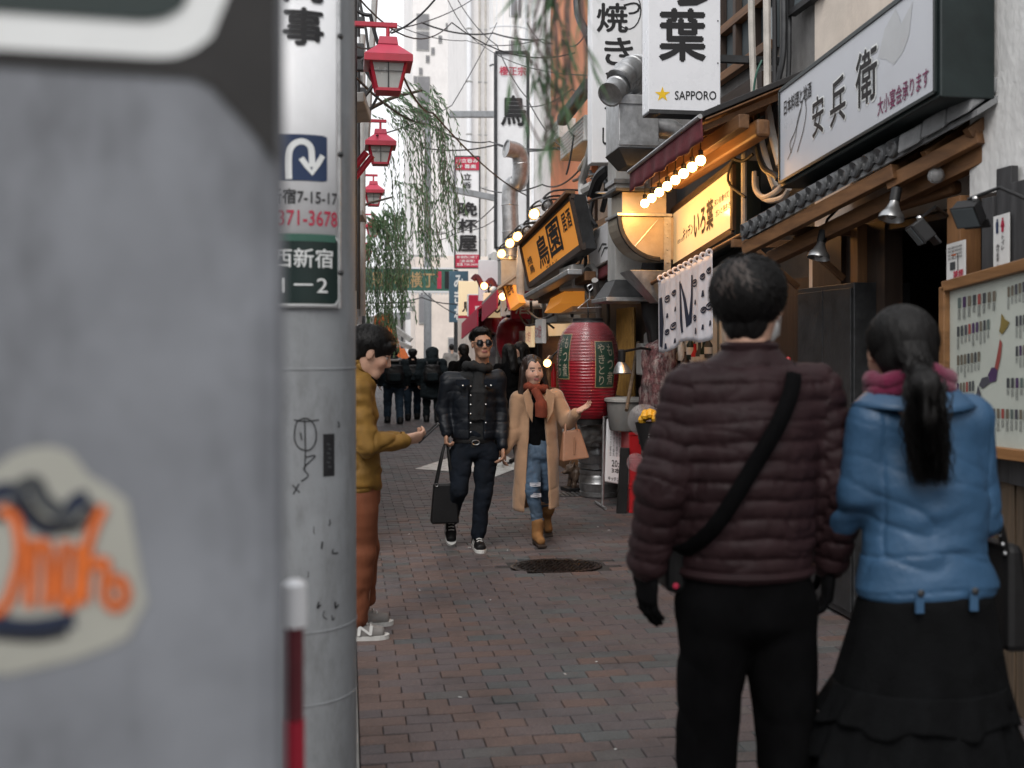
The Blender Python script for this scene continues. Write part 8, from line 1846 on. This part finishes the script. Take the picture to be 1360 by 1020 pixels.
organic([([_bone(L_(712, 590), L_(712, 528), prof=[(0, .125, .10), (.5, .135, .105), (1, .12, .085)])], *bounds([L_(690, 600), L_(735, 520)], .14), .011, .03)], 'sweater', 'black_cloth', t, disp=wr(.004, (14, 14, 14)))
def ripcol(P): return None
organic([([_bone(L_(713, 583), L_(713, 605), prof=[(0, .125, .10), (1, .15, .11)]), _bone(L_(705, 605), kr, r=(.092, .062)), _bone(kr, ar_, r=(.062, .047)), _bone(L_(722, 605), kl, r=(.09, .06)), _bone(kl, al_, r=(.06, .045))], ar(-.28, -.36, .12), ar(.28, .26, .90), .0085, .02)], 'jeans', 'blue_jeans', t, disp=wr(.006, (12, 12, 18)))
for (px, py) in ((705, 640), (706, 654)):
    b = MB()
    for k in range(5): b.tube([V(L_(px - 7, py - 2 + k, .148)), V(L_(px, py - 2 + k + (k % 2), .168)), V(L_(px + 7, py - 2 + k, .15))], .0032, 4)
    b.build('rip', 'cloth_white', t)
b = MB(); b.lathe([(.05, -.012), (.053, .0), (.05, .012)], V(L_(711, 688, .08)), 18); b.build('cuff', 'blue_jeans', t, True)
def boot(h, d, u):
    h, d, u = np.array(h, dtype=np.float32), nrm(d), nrm(u)
    o = organic([([_bone(h + u * .04 + d * .03, h + u * .035 + d * .17, prof=[(0, .034, .040), (.5, .036, .040), (1, .034, .030)], side=np.cross(d, u)), _bone(h + u * .05 + d * .04, h + u * .16 + d * .045, r=(.045, .05))], *bounds([h, h + d * .22, h + u * .22], .06), .008, .02)], 'boot', 'tan_suede', t)
    b = MB(); b.box(V(h + u * .004 + d * .10), (.07, .23, .018), Matrix([list(nrm(np.cross(d, u))), list(d), list(u)]).transposed()); b.build('sole', 'wood_dark', o, bevel=.004); b = MB(); b.box(V(h - u * .01 + d * .02), (.06, .06, .05), Matrix([list(nrm(np.cross(d, u))), list(d), list(u)]).transposed()); b.build('heel', 'wood_dark', o, bevel=.004)
boot(ar(ar_[0], ar_[1] - .05, .035), (.0, 1, -.08), (0, .08, 1)); boot(al_ + ar(0, -.09, -.06), (-.05, .62, -.78), (0, .78, .62))
# coat: closed at the back, open in front
coat = _bone(L_(712, 672), L_(713, 530), prof=[(0, .19, .15), (.35, .185, .145), (.7, .172, .128), (1, .14, .09)])
wedge = _bone(L_(708, 740, .20), L_(710, 505, .20), prof=[(0, .12, .20), (.4, .10, .19), (.62, .085, .18), (1, .055, .17)])
lo, hi = bounds([shr, shl, elr, ell, wrr, wrl, L_(712, 690), L_(712, 515)], .15)
inner = _bone(L_(712, 720), L_(712, 545), prof=[(0, .172, .135), (.35, .168, .128), (.7, .15, .11), (1, .11, .075)])
jk = organic([([coat, _bone(shr, shl, r=(.056, .056))] + [('+', q, .03) for q in limb((shr, .066), (elr, .060), (wrr, .046)) + limb((shl, .066), (ell, .062), (L_(758, 549, .18), .050))] + [('-', wedge, .012), ('-', inner, .008), ('max', lambda P: (L_(0, 676)[2] - .08 * np.clip(P[:, 0] / .15, -.2, 1)) - P[:, 2], 0)], lo, hi, .0075, .05)], 'coat', 'camel_wool', t, disp=wr(.006, (9, 9, 7), 3))
for sx, pts in ((1, ((697, 515), (690, 522), (694, 545), (702, 560), (704, 535))), (-1, ((722, 515), (733, 522), (730, 545), (722, 560), (718, 535)))):
    b = MB(); b.prism([V(L_(x, y, .105 + .02 * (k in (2, 3)))) for k, (x, y) in enumerate(pts)], V((0, .014, 0))); b.build('lapel', 'camel_wool', jk, bevel=.006)
b = MB(); rgp = [V(L_(709, 514, .02)) + V((.080 * cos(a), .075 * sin(a), .012 * sin(2 * a))) for a in [k * pi / 12 for k in range(25)]]; b.tube(rgp, [.034 + .007 * sin(k * 2.3) for k in range(25)], 10, False); sc = b.build('scarf', 'rust_knit', t, 'all')
b = MB(); b.tube(smooth_pts([V(L_(706, 516, .10)), V(L_(712, 530, .135)), V(L_(714, 545, .13)), V(L_(714, 552, .125))], 4), [.035] * 5 + [.05] * 8, 8); b.build('scarf_end', 'rust_knit', sc, 'all')
hq = lambda x, y, z: hc + HR @ (ar(x, y, z) * hs)
hair = organic([([_ell(hq(0, -.024, .042), ar(.086, .098, .086) * hs, HR), _bone(hq(.070, -.02, .0), L_(690, 525, .03), r=(.036, .030)), _bone(hq(-.070, -.02, .0), L_(726, 522, .03), r=(.036, .026)), _bone(hq(0, -.06, .0), L_(708, 525, -.05), r=(.07, .06)), ('-', _ell(hq(0, .105, -.03), ar(.066, .10, .098) * hs, HR), .012)], hc - ar(.2, .2, .24), hc + .18, .0075, .025)], 'hair', 'hair_brown', t, disp=lambda P: .006 * vnoise(P * np.array((60, 60, 10))))
bg = thing('handbag', 'tan structured handbag hanging from the camel coat woman\'s forearm', 'bag', t.location); bg.rotation_euler = t.rotation_euler; WORLD[bg.name] = V((0, 0, 0))
tb = [V(L_(x, y, yy)) for x, y, yy in ((741, 611, .05), (778, 607, .05), (778, 607, .17), (741, 611, .17), (744, 572, .09), (767, 569, .09), (767, 569, .13), (744, 572, .13))]
b = MB(); b.hexa(tb); b.build('pouch', 'tan_leather', bg, bevel=.012)
for yy in (.09, .13):
    b = MB(); b.tube(smooth_pts([V(L_(747, 573, yy)), V(L_(748, 560, .11)), V(L_(753, 551, .11)), V(L_(760, 558, .11)), V(L_(763, 571, yy))], 5), .007, 6); b.build('handle', 'tan_leather', bg, True)
b = MB(); b.box(V(L_(757, 590, .165)), (.012, .012, .14)); b.build('strap_end', 'tan_leather', bg, bevel=.003)

# ---------------------------------------------------------------- walkers farther back
def walker(label, px, depth, H, rz, top, leg_m, hairm='hair_black', pack=None, hood=False, step=.12, coat=False, skin=SKIN_L, turn=0.0, shoes='black_leather', lean=0.0, res=.014, arms=(0.0, 0.0), long_hair=False, wide=1.0, hood_up=False, collar=None):
    t = person(label, ground_at(px, depth), rz, None); h = H
    hc = ar(0, .02 + lean, .93 * h); HR = eulerR(-.1, 0, turn); hs = h / 1.72
    sL, sR = ar(-.105 * h, lean * .8, .81 * h), ar(.105 * h, lean * .8, .81 * h); eL, eR = ar(-.145 * h, -.02 + arms[0] * .3, .645 * h), ar(.145 * h, -.02 + arms[1] * .3, .645 * h); wL, wR = ar(-.14 * h, .05 + arms[0], .515 * h + abs(arms[0]) * .4), ar(.14 * h, .05 + arms[1], .515 * h + abs(arms[1]) * .4)
    hl, hr = ar(-.05 * h, 0, .5 * h), ar(.05 * h, 0, .5 * h); kl, kr = ar(-.055 * h, step * .6 + .03, .28 * h), ar(.055 * h, -step * .4 + .03, .28 * h); al, ar2 = ar(-.055 * h, step, .06), ar(.055 * h, -step, .06)
    hands = [hand_chunk(wL, (0, .1 + arms[0], -1), (.9, 0, 0), -1, (.4, .5, .4), hs * .95, .008), hand_chunk(wR, (0, .1 + arms[1], -1), (-.9, 0, 0), 1, (.4, .5, .4), hs * .95, .008)]
    organic([(head_prims(hc, HR, hs), hc - .18, hc + .17, .009, .02), ([_bone(ar(0, 0, .5 * h), ar(0, lean * .8, .8 * h), prof=[(0, .1, .07), (1, .11, .07)])] + limb((hl, .05), (kl, .04), (al, .03)) + limb((hr, .05), (kr, .04), (ar2, .03)) + limb((sL, .035), (eL, .03), (wL, .024)) + limb((sR, .035), (eR, .03), (wR, .024)), ar(-.3, -.3, .03), ar(.3, .35, .86 * h), .03, .03)] + hands, 'body', 'skin', t, color=head_color(hc, HR, hs, skin))
    zb = (.36 if coat else .49) * h
    organic([([_bone(ar(0, 0, zb), ar(0, lean * .8, .80 * h), prof=[(0, .19 if coat else .17, .15 if coat else .125), (.6, .175, .125), (1, .15, .095)]), _bone(sL, sR, r=(.06, .06))] + [('+', q, .03) for q in limb((sL, .07), (eL, .062), (wL, .05)) + limb((sR, .07), (eR, .062), (wR, .05))] + ([_ell(hc + ar(0, -.025, .005), ar(.118, .125, .135) * hs), ('-', _ell(hc + ar(0, .14, -.02), ar(.07, .09, .09) * hs), .02), _bone(ar(0, -.07 + lean, .83 * h), ar(0, -.04 + lean, .88 * h), r=(.10, .10))] if hood_up else [_bone(ar(0, -.07 + lean, .84 * h), ar(0, -.05 + lean, .86 * h), r=(.09, .08))] if hood else [_bone(ar(0, lean, .83 * h), ar(0, lean, .86 * h), r=(.085, .075))]), ar(-.36, -.35, zb - .12), ar(.36, .42, 1.06 * h), res, .05)], 'jacket', top, t, disp=wr(.010, (9, 9, 12), 4))
    organic([([_bone(ar(0, 0, .53 * h), ar(0, 0, .48 * h), prof=[(0, .15, .105), (1, .155, .11)]), _bone(hl, kl, r=(.088, .066)), _bone(kl, al, r=(.066, .056)), _bone(hr, kr, r=(.088, .066)), _bone(kr, ar2, r=(.066, .056))], ar(-.3, -.36, .0), ar(.3, .36, .6 * h), res, .02)], 'trousers', leg_m, t, disp=wr(.008, (10, 10, 12)))
    for a in (al, ar2): shoe(t, (a[0], a[1] - .09, 0), (a[0], a[1] + .17, 0), (0, 0, 1), shoes, 'sole_white' if shoes != 'black_leather' else 'rubber')
    hq = lambda x, y, z: hc + HR @ (ar(x, y, z) * hs)
    hp = [_ell(hq(0, -.022, .042), ar(.088, .102, .088) * hs, HR), _ell(hq(0, -.06, -.02), ar(.07, .05, .06) * hs, HR)]
    if long_hair: hp += [_bone(hq(0, -.06, 0), ar(0, -.09 + lean, .80 * h), r=(.08, .06)), _bone(hq(.07, -.01, 0), ar(.09, .0 + lean, .80 * h), r=(.035, .025)), _bone(hq(-.07, -.01, 0), ar(-.09, .0 + lean, .80 * h), r=(.035, .025))]
    hp += [('-', _ell(hq(0, .11, -.04), ar(.075, .098, .09) * hs, HR), .012)]
    organic([(hp, hc - ar(.2, .22, .26), hc + .18, .010, .025)], 'hair', hairm, t, disp=lambda P: .005 * vnoise(P * np.array((50, 50, 16))))
    if collar:
        b = MB(); b.tube([V((.10 * cos(a_), -.02 + .09 * sin(a_), .845 * h + .02 * sin(a_))) for a_ in [k * pi / 8 for k in range(17)]], .03, 8, False); b.build('collar', collar, t, 'all')
    if pack:
        bp = thing('backpack', 'black backpack on ' + pack, 'bag', t.location); bp.rotation_euler = t.rotation_euler; WORLD[bp.name] = V((0, 0, 0))
        organic([([_bone(ar(0, -.19, .56 * h), ar(0, -.19, .76 * h), prof=[(0, .14, .07), (.5, .15, .085), (1, .12, .06)])], ar(-.25, -.36, .42 * h), ar(.25, -.02, .92 * h), .014, .03)], 'pack', 'black_leather', bp, disp=wr(.006, (12, 12, 12)))
        organic([([_bone(ar(0, -.275, .57 * h), ar(0, -.275, .66 * h), prof=[(0, .09, .03), (1, .09, .025)])], ar(-.18, -.36, .5 * h), ar(.18, -.2, .74 * h), .014, .03)], 'front_pocket', 'teal_black', bp)
        for sx in (-1, 1):
            b = MB(); b.tube(smooth_pts([V((sx * .08, -.15, .78 * h)), V((sx * .09, -.02, .86 * h)), V((sx * .10, .11, .78 * h)), V((sx * .12, .05, .62 * h)), V((sx * .13, -.12, .56 * h))], 4), .016, 6); b.build('strap', 'black_leather', bp, True)
    t.scale = (wide, 1.15 if wide > 1 else 1, 1)
    if pack: bp.scale = t.scale
    return t
walker('walker with a backpack and blue jeans seen from behind, left of the distant group', 523, 21.2, 1.53, .05, 'teal_black', 'jeans_dark', pack='the left walker of the distant group', step=.16, collar='grey_suede', wide=1.3)
walker('walker with a backpack in dark trousers, middle of the distant group', 548, 22.2, 1.50, 0, 'black_cloth', 'jeans_dark', pack='the middle walker of the distant group', step=-.18, wide=1.3)
walker('hooded walker in a long dark coat, right of the distant group', 574, 21.5, 1.53, -.04, 'teal_black', 'teal_black', hood=True, hood_up=True, coat=True, pack='the hooded walker', step=.10, wide=1.3)
walker('dark haired person in black with white sneakers behind the couple', 676, 13.6, 1.60, .5, 'black_cloth', 'black_cloth', step=.12, shoes='sole_white', long_hair=True)
walker('woman facing left behind the couple, near the lit bar front', 692, 14.2, 1.63, 1.7, 'charcoal_knit', 'black_cloth', step=.05, arms=(.2, .15), long_hair=True)
walker('person in a dark hooded coat behind the man in sunglasses', 616, 15.5, 1.60, .3, 'black_cloth', 'black_cloth', hood=True, coat=True, step=.05)
walker('person in a pale jacket at the far end of the alley', 600, 30, 1.6, 0, 'grey_suede', 'black_cloth', step=.1, res=.02)
